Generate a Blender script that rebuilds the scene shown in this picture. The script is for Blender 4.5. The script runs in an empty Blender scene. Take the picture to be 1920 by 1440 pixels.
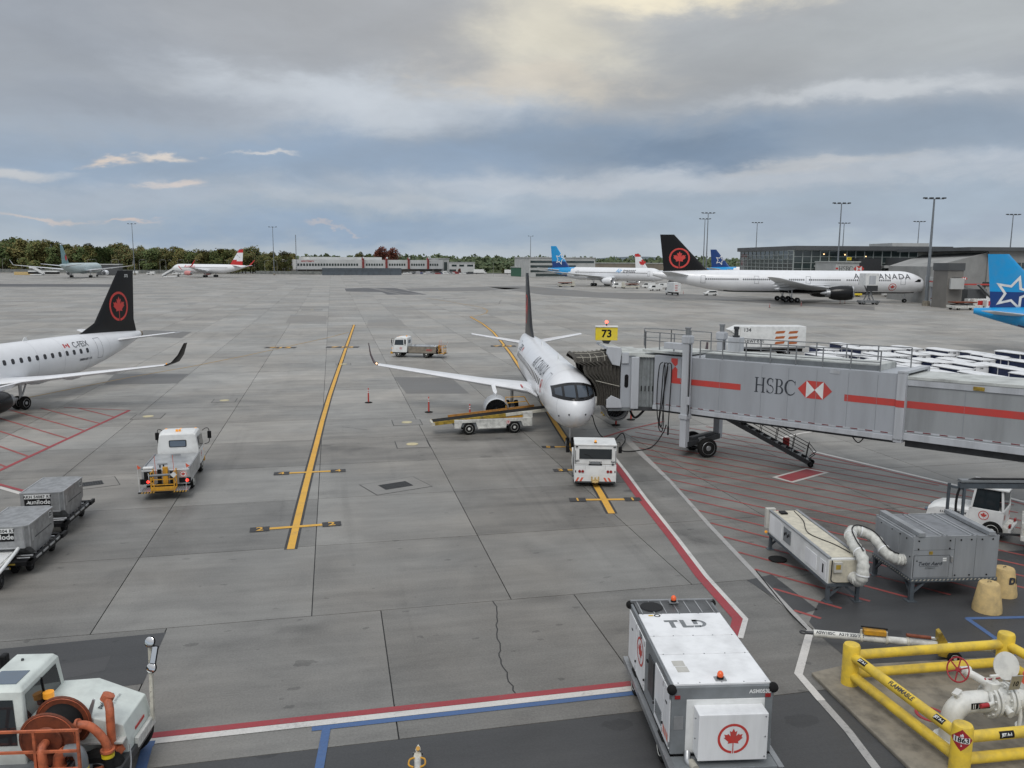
import bpy, bmesh, math, random
from mathutils import Vector, Matrix
random.seed(7)
R = math.radians
scene = bpy.context.scene
COL = scene.collection

# ------------------------------------------------------------------ camera, sky, sun, exposure
F, HZ, H, RO = 1540.0, 487.5, 11.1, 0.006          # focal length in photo pixels, horizon row, eye height, roll
TH = math.atan((720 - HZ) / F)
cam_d = bpy.data.cameras.new('camera')
cam = bpy.data.objects.new('camera', cam_d); COL.objects.link(cam)
cam_d.sensor_width = 36.0; cam_d.lens = 36.0 * F / 1920.0
cam_d.clip_start = 0.1; cam_d.clip_end = 9000
cam.matrix_world = Matrix.Translation((0, 0, H)) @ Matrix.Rotation(math.pi / 2 - TH, 4, 'X') @ Matrix.Rotation(RO, 4, 'Z')
scene.camera = cam

SUN_EL, SUN_AZ = R(52), R(195)                       # azimuth from +Y towards +X
world = bpy.data.worlds.new('World'); scene.world = world; world.use_nodes = True
world.cycles.sampling_method = 'MANUAL'; world.cycles.sample_map_resolution = 256
def sky_nodes():
    nt = world.node_tree; N = nt.nodes; N.clear(); L = nt.links.new
    def m(op, a, b=None, c=None):
        n = N.new('ShaderNodeMath'); n.operation = op
        for i, v in enumerate((a, b, c)):
            if v is None: continue
            if isinstance(v, (int, float)): n.inputs[i].default_value = v
            else: L(v, n.inputs[i])
        return n.outputs[0]
    def lin(c): return tuple(((v / 255 + .055) / 1.055) ** 2.4 for v in c)
    tc = N.new('ShaderNodeTexCoord'); sp = N.new('ShaderNodeSeparateXYZ'); L(tc.outputs['Generated'], sp.inputs[0])
    x, y, z = sp.outputs; zc = m('MAXIMUM', z, 0.0); den = m('ADD', zc, 0.10)
    cb = N.new('ShaderNodeCombineXYZ'); L(m('DIVIDE', x, den), cb.inputs[0]); L(m('DIVIDE', y, den), cb.inputs[1]); cb.inputs[2].default_value = 3.3
    def noise(vec, scale, detail, rough, dist=0.0, off=(0, 0, 0), sc3=(1, 1, 1), colour=False):
        mp = N.new('ShaderNodeMapping'); L(vec, mp.inputs[0]); mp.inputs[1].default_value = off; mp.inputs[3].default_value = sc3
        n = N.new('ShaderNodeTexNoise'); n.inputs['Scale'].default_value = scale; n.inputs['Detail'].default_value = detail
        n.inputs['Roughness'].default_value = rough; n.inputs['Distortion'].default_value = dist
        L(mp.outputs[0], n.inputs['Vector']); return n.outputs[1 if colour else 0]
    G = tc.outputs['Generated']
    big = noise(cb.outputs[0], 0.8, 5, 0.5, 0.3, (1.7, 4.2, 0)); billow = noise(G, 6.0, 6, .58, .35, (2.3, .7, .9), (1, 1, 2.8)); fine = noise(G, 17.0, 6, .6, .5, (0, 3, 1), (1, 1, 3.0))
    wx = noise(G, 5.0, 6, .6, .2, (7, 2, 1), (1, 1, 2.4)); wz = noise(G, 5.0, 6, .6, .2, (1, 9, 4), (1, 1, 2.4))
    az = m('ADD', m('ARCTAN2', x, y), m('MULTIPLY', m('SUBTRACT', wx, .5), .20)); el = m('ADD', zc, m('MULTIPLY', m('SUBTRACT', wz, .5), .085))
    rp = N.new('ShaderNodeValToRGB'); L(m('MAXIMUM', el, 0.0), rp.inputs[0]); cr = rp.color_ramp; cr.interpolation = 'B_SPLINE'
    stops = [(0.0, (188, 196, 203)), (.05, (164, 180, 196)), (.10, (166, 178, 193)), (.16, (168, 177, 188)), (.24, (176, 178, 181)), (.34, (187, 189, 192)), (.55, (212, 217, 223)), (1.0, (229, 235, 243))]
    while len(cr.elements) < len(stops): cr.elements.new(0.5)
    for e_, (p_, c) in zip(cr.elements, stops): e_.position = p_; e_.color = (*lin(c), 1)
    def mix(fac, a, b):
        n = N.new('ShaderNodeMix'); n.data_type = 'RGBA'
        for i, v in ((0, fac), (6, a), (7, b)):
            if isinstance(v, tuple): n.inputs[i].default_value = (*v, 1)
            else: L(v, n.inputs[i])
        return n.outputs[2]
    def sstep(v, lo, hi):
        n = N.new('ShaderNodeMapRange'); n.interpolation_type = 'SMOOTHSTEP'; L(v, n.inputs[0]); n.inputs[1].default_value = lo; n.inputs[2].default_value = hi
        return n.outputs[0]
    col = rp.outputs[0]
    # the cloud masses of this evening: bearing and height, spread, tone, weight, raggedness
    _c, _s = math.cos(TH), math.sin(TH)
    def cloud(u, v, ru, rv, tone, k, rag=.5):
        nonlocal col
        a_ = math.atan2((u - 960) / F, _c - (v - 720) / F * _s); z_ = (HZ - v) / F * 1.0; z_ = math.sin(math.atan((HZ - v) / 1557.0))
        da = m('DIVIDE', m('SUBTRACT', az, a_), ru / 1557.0 * 1.15); de = m('DIVIDE', m('SUBTRACT', el, z_), rv / 1557.0 * 1.15)
        g = m('EXPONENT', m('MULTIPLY', m('ADD', m('MULTIPLY', da, da), m('MULTIPLY', de, de)), -1.0))
        n_ = billow if rv > 30 else fine
        g = sstep(m('ADD', g, m('MULTIPLY', m('MULTIPLY', m('SUBTRACT', n_, .5), 1.7 * rag), m('MINIMUM', m('MULTIPLY', g, 2.2), 1.0))), .06, 1.0)
        col = mix(m('MULTIPLY', g, k), col, lin(tone))
    for a in ((230, 110, 360, 110, (154, 161, 171), .85), (560, 70, 280, 100, (168, 171, 175), .7), (1650, 110, 430, 85, (178, 183, 186), .85), (1320, 165, 260, 60, (166, 169, 172), .7), (840, 110, 120, 60, (168, 168, 168), .5),
              (620, 215, 320, 42, (207, 214, 222), .75), (280, 235, 260, 30, (150, 158, 170), .6), (1150, 275, 430, 48, (132, 151, 173), .8), (1340, 298, 170, 30, (118, 137, 160), .75), (1800, 285, 240, 42, (142, 157, 174), .85), (760, 300, 260, 40, (144, 164, 188), .65),
              (330, 325, 380, 42, (144, 164, 187), .7), (1350, 352, 620, 22, (192, 198, 206), .7), (160, 380, 320, 22, (176, 186, 199), .6), (700, 385, 240, 14, (190, 196, 203), .55), (680, 432, 460, 26, (140, 163, 190), .7), (1250, 435, 420, 26, (160, 175, 190), .6), (1750, 430, 300, 20, (160, 172, 189), .6),
              (1035, 85, 150, 80, (228, 222, 204), .8), (990, 172, 190, 26, (214, 206, 192), .7), (1290, 14, 220, 24, (250, 240, 214), .85), (1620, 2, 200, 16, (238, 226, 200), .8), (1660, 214, 260, 15, (216, 220, 224), .6), (1560, 330, 160, 10, (200, 200, 200), .5),
              (300, 312, 34, 6, (240, 226, 210), .7, .9), (216, 318, 24, 6, (234, 216, 198), .7, .9), (465, 309, 56, 4, (218, 214, 210), .65, .9), (312, 363, 34, 6, (226, 212, 202), .65, .9), (80, 413, 52, 3.5, (216, 202, 194), .6, .9), (215, 418, 36, 3, (220, 202, 192), .7, .9), (585, 432, 40, 2.2, (200, 190, 188), .5, .9), (40, 340, 90, 9, (205, 205, 205), .7)):
        cloud(*a)
    gain = m('ADD', 0.71, m('ADD', m('MULTIPLY', billow, .38), m('MULTIPLY', m('ADD', fine, big), .10)))
    vm = N.new('ShaderNodeVectorMath'); vm.operation = 'SCALE'; L(col, vm.inputs[0]); L(gain, vm.inputs['Scale'])
    nis = N.new('ShaderNodeTexSky'); nis.sky_type = 'NISHITA'; nis.sun_disc = False
    nis.sun_elevation = SUN_EL; nis.sun_rotation = SUN_AZ; nis.air_density = 1.2; nis.dust_density = 1.5
    b1 = N.new('ShaderNodeBackground'); L(nis.outputs[0], b1.inputs[0]); b1.inputs[1].default_value = 0.06
    b2 = N.new('ShaderNodeBackground'); L(vm.outputs[0], b2.inputs[0]); b2.inputs[1].default_value = 1.0
    ms = N.new('ShaderNodeMixShader'); ms.inputs[0].default_value = 0.96; L(b1.outputs[0], ms.inputs[1]); L(b2.outputs[0], ms.inputs[2])
    out = N.new('ShaderNodeOutputWorld'); L(ms.outputs[0], out.inputs[0])
sky_nodes()
sun_d = bpy.data.lights.new('sun', 'SUN'); sun_d.energy = 1.4; sun_d.angle = R(30); sun_d.color = (1.0, .97, .93)
sun = bpy.data.objects.new('sun', sun_d); COL.objects.link(sun)
sun.rotation_euler = Vector((math.sin(SUN_AZ) * math.cos(SUN_EL), math.cos(SUN_AZ) * math.cos(SUN_EL), math.sin(SUN_EL))).to_track_quat('Z', 'Y').to_euler()
vs = scene.view_settings; vs.view_transform = 'Standard'; vs.look = 'None'; vs.exposure = 0.0; vs.gamma = 1.0; vs.use_curve_mapping = False
scene.cycles.max_bounces = 6; scene.cycles.diffuse_bounces = 3; scene.cycles.glossy_bounces = 3; scene.cycles.transmission_bounces = 4
scene.cycles.use_denoising = True; scene.cycles.use_adaptive_sampling = True; scene.cycles.adaptive_threshold = .02

# ------------------------------------------------------------------ survey: photo pixel -> point of the place
_c, _s = math.cos(TH), math.sin(TH)
def at(u, v, z=0.0):
    du, dv = u - 960, v - 720
    a, b = (du + RO * dv) / F, (dv - RO * du) / F
    t = (z - H) / (-_s - b * _c)
    return Vector((a * t, (_c - b * _s) * t, z))
def aty(u, v, y):
    du, dv = u - 960, v - 720
    a, b = (du + RO * dv) / F, (dv - RO * du) / F
    t = y / (_c - b * _s)
    return Vector((a * t, y, H + (-_s - b * _c) * t))

# ------------------------------------------------------------------ materials
def S(r, g, b):
    f = lambda v: (v / 255 / 12.92) if v <= 10 else ((v / 255 + .055) / 1.055) ** 2.4
    return (f(r), f(g), f(b))
M = {}
def paint(name, col, rough=.5, metal=0.0, dirt=.12, scale=2.5, bump=0.0, coat=0.0, emit=None, alpha=None, spec=.5, streak=False, chips=0.0):
    """plain coloured surface with a little grime: noise between the colour and a darker, greyer one"""
    if name in M: return M[name]
    mt = bpy.data.materials.new(name); mt.use_nodes = True; nt = mt.node_tree; N = nt.nodes; L = nt.links.new
    b = N['Principled BSDF']; b.inputs['Roughness'].default_value = rough; b.inputs['Metallic'].default_value = metal
    b.inputs['Specular IOR Level'].default_value = spec; b.inputs['Coat Weight'].default_value = coat; b.inputs['Coat Roughness'].default_value = .15
    if emit: b.inputs['Emission Color'].default_value = (*emit[0], 1); b.inputs['Emission Strength'].default_value = emit[1]
    if alpha is not None: b.inputs['Alpha'].default_value = alpha
    b.inputs['Base Color'].default_value = (*col, 1)
    if dirt > 0:
        tc = N.new('ShaderNodeTexCoord'); n = N.new('ShaderNodeTexNoise'); n.inputs['Scale'].default_value = scale; n.inputs['Detail'].default_value = 8; n.inputs['Roughness'].default_value = .62
        if streak:
            mp = N.new('ShaderNodeMapping'); mp.inputs[3].default_value = (1, 1, .12); L(tc.outputs['Object'], mp.inputs[0]); L(mp.outputs[0], n.inputs['Vector'])
        else: L(tc.outputs['Object'], n.inputs['Vector'])
        mr = N.new('ShaderNodeMapRange'); mr.inputs[1].default_value = .42; mr.inputs[2].default_value = .78; L(n.outputs[0], mr.inputs[0])
        mx = N.new('ShaderNodeMix'); mx.data_type = 'RGBA'
        g = sum(col) / 3; k = 1 - min(.9, dirt * 2.6)
        mx.inputs[6].default_value = (*col, 1); mx.inputs[7].default_value = (*[(c * .8 + g * .2) * k for c in col], 1)
        L(mr.outputs[0], mx.inputs[0]); L(mx.outputs[2], b.inputs['Base Color'])
        if chips:
            n2 = N.new('ShaderNodeTexNoise'); n2.inputs['Scale'].default_value = scale * 3.2; n2.inputs['Detail'].default_value = 9; n2.inputs['Roughness'].default_value = .7; L(tc.outputs['Object'], n2.inputs['Vector'])
            r2 = N.new('ShaderNodeMapRange'); r2.inputs[1].default_value = .735 - chips * .12; r2.inputs[2].default_value = .755 - chips * .12; L(n2.outputs[0], r2.inputs[0])
            m3 = N.new('ShaderNodeMix'); m3.data_type = 'RGBA'; L(r2.outputs[0], m3.inputs[0]); L(mx.outputs[2], m3.inputs[6]); m3.inputs[7].default_value = (.09, .065, .045, 1); L(m3.outputs[2], b.inputs['Base Color'])
        m2 = N.new('ShaderNodeMath'); m2.operation = 'MULTIPLY_ADD'; L(n.outputs[0], m2.inputs[0]); m2.inputs[1].default_value = .22; m2.inputs[2].default_value = max(.04, rough - .11); L(m2.outputs[0], b.inputs['Roughness'])
        if bump:
            bp = N.new('ShaderNodeBump'); bp.inputs['Strength'].default_value = bump; bp.inputs['Distance'].default_value = .02; L(n.outputs[0], bp.inputs['Height']); L(bp.outputs[0], b.inputs['Normal'])
    M[name] = mt; return mt

paint('aircraft_white', (.80, .81, .83), .32, dirt=.035, scale=.6, coat=.3)
paint('wing_grey', (.62, .64, .66), .38, dirt=.06, scale=.8)
paint('white', (.74, .75, .74), .42, dirt=.10, scale=1.6)
paint('white_worn', (.66, .66, .62), .5, dirt=.24, scale=3.0, chips=.7)
paint('cream_worn', (.58, .56, .48), .55, dirt=.25, scale=3.0, chips=.8)
paint('black', (.008, .008, .009), .5, dirt=.0, spec=.25)
paint('black_gloss', (.007, .007, .008), .24, dirt=.0, spec=.4)
paint('rubber', (.011, .011, .011), .85, dirt=.1, scale=6, spec=.25)
paint('red', (.52, .035, .03), .5, dirt=.08)
paint('leaf_red', (.55, .05, .04), .5, dirt=.05)
paint('fin_red', (.62, .05, .04), .5, dirt=.05)
paint('orange_red', (.75, .12, .05), .5, dirt=.08)
paint('post_red', (.50, .045, .03), .5, dirt=.12, scale=6)
paint('yellow', (.72, .45, .02), .5, dirt=.10, scale=3)
paint('bollard_yellow', (.77, .54, .05), .45, dirt=.17, scale=2.6, bump=.15, chips=.35)
paint('sign_yellow', (.78, .60, .02), .45, dirt=.04)
paint('lift_yellow', (.64, .32, .02), .5, dirt=.18, scale=5, chips=.4)
paint('olive_yellow', (.40, .27, .03), .6, dirt=.3, scale=4, chips=.8)
paint('grey_metal', (.36, .37, .38), .42, .7, dirt=.15, scale=2)
paint('alu', (.56, .57, .58), .38, .75, dirt=.14, scale=2)
paint('steel_dark', (.055, .058, .062), .5, .3, dirt=.15, scale=3)
paint('chrome', (.85, .85, .85), .08, 1.0, dirt=0)
paint('lip_metal', (.72, .72, .72), .22, .9, dirt=.05)
paint('glass_dark', (.02, .026, .03), .06, dirt=0, spec=.8)
paint('glass_blue', (.10, .14, .19), .07, dirt=.04, spec=.9)
paint('bridge_grey', (.365, .385, .415), .45, dirt=.10, scale=.7, streak=True)
paint('bridge_grey_old', (.31, .325, .335), .5, dirt=.16, scale=.7, streak=True)
paint('bridge_light', (.48, .50, .53), .45, dirt=.14, scale=1.2, streak=True)
paint('bridge_roof', (.52, .54, .52), .6, dirt=.2, scale=1.2)
paint('stripe_red', (.52, .055, .045), .5, dirt=.07, scale=1)
paint('dash_red', (.16, .02, .022), .6, dirt=0)
paint('rail_grey', (.24, .25, .26), .5, .3, dirt=.15, scale=5)
paint('canopy_fabric', (.085, .078, .066), .9, dirt=.2, scale=6)
paint('canopy_strap', (.42, .40, .34), .8, dirt=.1)
paint('curtain', (.24, .26, .265), .6, dirt=.15, scale=3)
paint('pca_grey', (.30, .315, .33), .48, .1, dirt=.13, scale=1.4, streak=True)
paint('pca_top', (.20, .21, .225), .6, dirt=.15, scale=3)
paint('stand_blue', (.075, .09, .105), .55, dirt=.15, scale=4)
paint('duct', (.60, .60, .56), .55, dirt=.18, scale=5, bump=.3)
paint('frame_grey', (.19, .205, .215), .5, dirt=.12, scale=2)
paint('reel_orange', (.50, .105, .035), .5, dirt=.22, scale=4)
paint('reel_rust', (.20, .05, .02), .65, dirt=.3, scale=4)
paint('reel_pipe', (.56, .15, .065), .55, dirt=.28, scale=5, chips=.6)
paint('truck_green_white', (.66, .71, .67), .42, dirt=.12, scale=1.6)
paint('cart_navy', (.018, .030, .085), .5, dirt=.1, scale=2)
paint('lamp_amber', (.80, .33, .03), .3, dirt=0, emit=((1, .42, .05), .25))
paint('lamp_red', (.8, .03, .02), .3, dirt=0, emit=((1, .05, .03), 1.6))
paint('lamp_red_off', (.28, .02, .02), .25, dirt=0)
paint('lamp_warm', (.9, .6, .3), .3, dirt=0, emit=((1, .62, .3), 3.0))
paint('red_glow', (.9, .06, .04), .3, dirt=0, emit=((1, .1, .06), 4.0))
paint('leaf_orange', (.42, .12, .035), .5, dirt=0)
paint('transat_blue', (.0, .30, .66), .35, dirt=.04, scale=.5, coat=.2)
paint('transat_dark', (.004, .045, .20), .35, dirt=.04, scale=.5, coat=.2)
paint('austrian_red', (.55, .02, .02), .4, dirt=.04)
paint('old_green', (.50, .60, .61), .4, dirt=.05)
paint('old_tail', (.20, .36, .38), .4, dirt=.05)
paint('bollard_sand', (.60, .44, .20), .85, dirt=.15, scale=4, bump=.5)
paint('pad_concrete', (.255, .228, .182), .85, dirt=.22, scale=2.2, bump=.4)
paint('valve_white', (.70, .70, .66), .42, dirt=.14, scale=3, chips=.25)
paint('tan_apu', (.30, .25, .19), .6, dirt=.2)
paint('lettering_dark', (.035, .04, .05), .5, dirt=0)
paint('hose_black', (.008, .008, .009), .65, dirt=0)
paint('hi_vis', (.35, .6, .05), .7, dirt=.1)
paint('skin_line', (.50, .51, .53), .5, dirt=0)
paint('screen_glass', (.045, .06, .08), .06, dirt=0, spec=.7)
paint('tank_tan', (.27, .235, .19), .55, .2, dirt=.2, scale=2)
paint('guard_brown', (.42, .20, .045), .6, dirt=.2, scale=4)
paint('gpu_white', (.82, .83, .84), .4, dirt=.10, scale=1.6, streak=True)
paint('lamp_orange', (.8, .13, .04), .25, dirt=0, emit=((1, .18, .05), .08))
paint('hazard_red', (.36, .02, .03), .45, dirt=.05)
paint('pca_plate', (.50, .49, .45), .6, dirt=.1)
paint('cream_roof', (.60, .56, .45), .6, dirt=.14, scale=4)
paint('spotted_white', (.60, .59, .55), .5, dirt=.34, scale=9)

# ------------------------------------------------------------------ mesh helpers
def rotz(a): return Matrix.Rotation(a, 4, 'Z')
class MB:
    """collects geometry for ONE mesh object"""
    def __init__(s): s.v = []; s.f = []; s.m = []; s.cur = 0
    def mat(s, i): s.cur = i; return s
    def add(s, vs, fs, M4=None):
        o = len(s.v)
        s.v += [tuple(M4 @ Vector(p)) if M4 is not None else tuple(p) for p in vs]
        s.f += [tuple(o + i for i in f) for f in fs]; s.m += [s.cur] * len(fs)
        return s
    def box(s, x0, x1, y0, y1, z0, z1, M4=None):
        return s.add([(x0, y0, z0), (x1, y0, z0), (x1, y1, z0), (x0, y1, z0), (x0, y0, z1), (x1, y0, z1), (x1, y1, z1), (x0, y1, z1)],
                     [(0, 3, 2, 1), (4, 5, 6, 7), (0, 1, 5, 4), (1, 2, 6, 5), (2, 3, 7, 6), (3, 0, 4, 7)], M4)
    def cbox(s, c, d, M4=None):
        return s.box(c[0] - d[0] / 2, c[0] + d[0] / 2, c[1] - d[1] / 2, c[1] + d[1] / 2, c[2] - d[2] / 2, c[2] + d[2] / 2, M4)
    def prism(s, poly, a0, a1, axis='x', M4=None):
        """extrude a 2D outline along an axis; outline coordinates are the two other axes in order"""
        n = len(poly); mk = {'x': lambda p, a: (a, p[0], p[1]), 'y': lambda p, a: (p[0], a, p[1]), 'z': lambda p, a: (p[0], p[1], a)}[axis]
        vs = [mk(p, a0) for p in poly] + [mk(p, a1) for p in poly]
        fs = [tuple(range(n - 1, -1, -1)), tuple(range(n, 2 * n))] + [(i, (i + 1) % n, n + (i + 1) % n, n + i) for i in range(n)]
        return s.add(vs, fs, M4)
    def loft(s, rings, cap0=True, cap1=True, matfn=None):
        o = len(s.v); n = len(rings[0])
        for r in rings: s.v += [tuple(p) for p in r]
        for j in range(len(rings) - 1):
            for i in range(n):
                f = (o + j * n + i, o + j * n + (i + 1) % n, o + (j + 1) * n + (i + 1) % n, o + (j + 1) * n + i)
                s.f.append(f)
                if matfn:
                    c = [sum(s.v[k][q] for k in f) / 4 for q in range(3)]; s.m.append(matfn(*c))
                else: s.m.append(s.cur)
        if cap0: s.f.append(tuple(o + i for i in range(n - 1, -1, -1))); s.m.append(s.cur)
        if cap1: s.f.append(tuple(o + (len(rings) - 1) * n + i for i in range(n))); s.m.append(s.cur)
        return s
    def cyl(s, p0, p1, r0, r1=None, n=12, caps=True):
        r1 = r0 if r1 is None else r1
        p0, p1 = Vector(p0), Vector(p1); d = (p1 - p0).normalized()
        a = d.orthogonal().normalized(); b = d.cross(a)
        ring = lambda p, r: [p + a * (r * math.cos(2 * math.pi * i / n)) + b * (r * math.sin(2 * math.pi * i / n)) for i in range(n)]
        return s.loft([ring(p0, r0), ring(p1, r1)], caps, caps)
    def bar(s, p0, p1, w, h, up=(0, 0, 1)):
        p0, p1 = Vector(p0), Vector(p1); d = (p1 - p0).normalized(); u = Vector(up)
        sd = d.cross(u)
        if sd.length < 1e-4: sd = d.orthogonal()
        sd.normalize(); u = sd.cross(d)
        ring = lambda p: [p + sd * (w / 2 * i) + u * (h / 2 * j) for i, j in ((-1, -1), (1, -1), (1, 1), (-1, 1))]
        return s.loft([ring(p0), ring(p1)])
    def tube(s, pts, r, n=8, caps=True):
        pts = [Vector(p) for p in pts]; rings = []
        d0 = (pts[1] - pts[0]).normalized(); a = d0.orthogonal().normalized()
        for i, p in enumerate(pts):
            d = ((pts[min(i + 1, len(pts) - 1)] - p).normalized() + (p - pts[max(i - 1, 0)]).normalized())
            d = d.normalized() if d.length > 1e-6 else d0
            a = (a - d * a.dot(d)).normalized(); b = d.cross(a)
            rr = r[i] if isinstance(r, (list, tuple)) else r
            rings.append([p + a * (rr * math.cos(2 * math.pi * k / n)) + b * (rr * math.sin(2 * math.pi * k / n)) for k in range(n)])
        return s.loft(rings, caps, caps)
    def lathe(s, prof, o, axis, n=24, caps=True, matfn=None):
        """prof = [(distance along the axis, radius)]"""
        o = Vector(o); d = Vector(axis).normalized(); a = d.orthogonal().normalized(); b = d.cross(a)
        return s.loft([[o + d * t + a * (r * math.cos(2 * math.pi * i / n)) + b * (r * math.sin(2 * math.pi * i / n)) for i in range(n)] for t, r in prof], caps, caps, matfn)
    def ball(s, c, r, n=12, k=7, sz=1.0):
        return s.lathe([(-r * sz * math.cos(math.pi * j / k), max(1e-3, r * math.sin(math.pi * j / k))) for j in range(k + 1)], c, (0, 0, 1), n)
    def mesh(s, name, mats, smooth=None):
        me = bpy.data.meshes.new(name); me.from_pydata(s.v, [], s.f); me.update()
        mats = mats if isinstance(mats, (list, tuple)) else [mats]
        for m_ in mats: me.materials.append(M[m_] if isinstance(m_, str) else m_)
        if len(mats) > 1: me.polygons.foreach_set('material_index', s.m)
        if smooth is not None:
            me.shade_smooth(); me.set_sharp_from_angle(angle=R(smooth))
        return me
    def build(s, name, mats, parent=None, smooth=None, bevel=0.0, label=None, seg=2):
        bm = bmesh.new(); bm.from_mesh(s.mesh('tmp', mats)); bmesh.ops.recalc_face_normals(bm, faces=bm.faces)
        me = bpy.data.meshes.new(name); bm.to_mesh(me); bm.free()
        for m_ in (mats if isinstance(mats, (list, tuple)) else [mats]): me.materials.append(M[m_] if isinstance(m_, str) else m_)
        if smooth is not None: me.shade_smooth(); me.set_sharp_from_angle(angle=R(smooth))
        return link(name, me, parent, bevel=bevel, label=label, seg=seg)
def link(name, me, parent=None, M4=None, bevel=0.0, label=None, seg=2):
    o = bpy.data.objects.new(name, me); COL.objects.link(o)
    if parent is not None: o.parent = parent
    if M4 is not None: o.matrix_basis = M4
    if bevel:
        md = o.modifiers.new('bevel', 'BEVEL'); md.width = bevel; md.segments = seg; md.limit_method = 'ANGLE'; md.angle_limit = R(40); md.harden_normals = False
    if label: o['label'] = label
    return o
def thing(name, label, cat, loc=(0, 0, 0), rz=0.0, group=None, tilt=None):
    o = bpy.data.objects.new(name, None); COL.objects.link(o); o.empty_display_size = .2
    o.location = loc; o.rotation_euler = (tilt[0] if tilt else 0, tilt[1] if tilt else 0, rz)
    return tag(o, label, cat, group)
def tag(o, label=None, cat=None, group=None, kind=None):
    if label: o['label'] = label
    if cat: o['category'] = cat
    if group: o['group'] = group
    if kind: o['kind'] = kind
    return o
ORD = 'first second third fourth fifth sixth seventh eighth ninth tenth eleventh twelfth thirteenth fourteenth fifteenth sixteenth seventeenth eighteenth nineteenth'.split()
def nth(i):
    tens = ['twent', 'thirt', 'fort', 'fift']
    if i < 19: return ORD[i]
    t, u_ = divmod(i + 1, 10); return tens[t - 2] + ('ieth' if u_ == 0 else 'y-' + ORD[u_ - 1])
def copy_tree(o, label=None, loc=None, rz=None):
    """a copy of a thing with copies of its parts and sub-parts, sharing mesh data"""
    ch = {}
    for x in bpy.data.objects:
        if x.parent: ch.setdefault(x.parent, []).append(x)
    def rec(src, par):
        c = src.copy(); COL.objects.link(c)
        if par is not None: c.parent = par; c.matrix_parent_inverse = src.matrix_parent_inverse.copy()
        for k in ch.get(src, []): rec(k, c)
        return c
    c = rec(o, None)
    if label: c['label'] = label
    if loc is not None: c.location = loc
    if rz is not None: c.rotation_euler[2] = rz
    return c
def sheet(name, polys, z, mat_, parent=None, label=None):
    """flat ground sheet: list of polygons of (x, y)"""
    b = MB()
    for p in polys: b.add([(q[0], q[1], z) for q in p], [tuple(range(len(p)))])
    bm = bmesh.new(); bm.from_mesh(b.mesh('tmp', mat_))
    for f in bm.faces:
        f.normal_update()
        if f.normal.z < 0: f.normal_flip()
    bmesh.ops.triangulate(bm, faces=[f for f in bm.faces if len(f.verts) > 4])
    me = bpy.data.meshes.new(name); bm.to_mesh(me); bm.free(); me.materials.append(M[mat_] if isinstance(mat_, str) else mat_)
    return link(name, me, parent, label=label)
def ribbon(pts, w):
    """outline quads of a painted stripe of width w along ground points"""
    P = [Vector((p[0], p[1])) for p in pts]; out = []; Lf = []; Rt = []
    for i, p in enumerate(P):
        d = (P[min(i + 1, len(P) - 1)] - P[max(i - 1, 0)]).normalized(); n = Vector((-d.y, d.x)) * (w / 2)
        if 0 < i < len(P) - 1:
            d1 = (p - P[i - 1]).normalized(); n = n / max(.4, abs(Vector((-d1.y, d1.x)).dot(n.normalized())))
        Lf.append(p + n); Rt.append(p - n)
    return [[Lf[i], Lf[i + 1], Rt[i + 1], Rt[i]] for i in range(len(P) - 1)]

# ------------------------------------------------------------------ lettering and emblems (flat outlines: list of points + faces)
def text2d(body, size=1.0, bold=0.0, shear=0.0, align='CENTER', spacing=1.0):
    cu = bpy.data.curves.new('t', 'FONT'); cu.body = body; cu.size = size; cu.align_x = align; cu.align_y = 'CENTER'
    cu.offset = bold; cu.shear = shear; cu.space_character = spacing; cu.resolution_u = 3
    ob = bpy.data.objects.new('t', cu); me = ob.to_mesh()
    vs = [(v.co.x, v.co.y) for v in me.vertices]; fs = [tuple(p.vertices) for p in me.polygons]
    ob.to_mesh_clear(); bpy.data.objects.remove(ob); bpy.data.curves.remove(cu)
    return vs, fs
LEAF = [(0, 1), (.16, .68), (.34, .78), (.25, .28), (.50, .52), (.56, .40), (.84, .46), (.74, .18), (.86, .10), (.44, -.26), (.50, -.44), (.045, -.38), (.045, -.80)]
LEAF = LEAF + [(-x, y) for x, y in reversed(LEAF[1:])]
def leaf2d(r=1.0, dx=0, dy=0):
    bm = bmesh.new(); bm.faces.new([bm.verts.new((x * r + dx, y * r + dy, 0)) for x, y in LEAF]); bmesh.ops.triangulate(bm, faces=bm.faces[:])
    bm.verts.index_update(); out = [(v.co.x, v.co.y) for v in bm.verts], [tuple(v.index for v in f.verts) for f in bm.faces]; bm.free(); return out
def ring2d(r0, r1, n=32, gap=0.0, sx=1.0):
    vs = []; fs = []; a0 = -math.pi / 2 + gap; a1 = 1.5 * math.pi - gap
    for i in range(n + 1):
        a = a0 + (a1 - a0) * i / n; vs += [(r0 * math.cos(a) * sx, r0 * math.sin(a)), (r1 * math.cos(a) * sx, r1 * math.sin(a))]
    return vs, [(2 * i, 2 * i + 1, 2 * i + 3, 2 * i + 2) for i in range(n)]
def roundel2d(r=1.0):
    return join2d(ring2d(.84 * r, r, 36, .09), leaf2d(.70 * r, 0, -.03 * r), ([(-.03 * r, -.55 * r), (.03 * r, -.55 * r), (.03 * r, -1.0 * r), (-.03 * r, -1.0 * r)], [(0, 1, 2, 3)]))
def join2d(*parts):
    V, Fc = [], []
    for v, f in parts:
        o = len(V); V += list(v); Fc += [tuple(o + i for i in q) for q in f]
    return V, Fc
def move2d(p, dx=0, dy=0, sx=1.0, sy=1.0, rot=0.0):
    c, s_ = math.cos(rot), math.sin(rot)
    return [(x * sx * c - y * sy * s_ + dx, x * sx * s_ + y * sy * c + dy) for x, y in p[0]], p[1]
def poly2d(pts): return list(pts), [tuple(range(len(pts)))]
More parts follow.
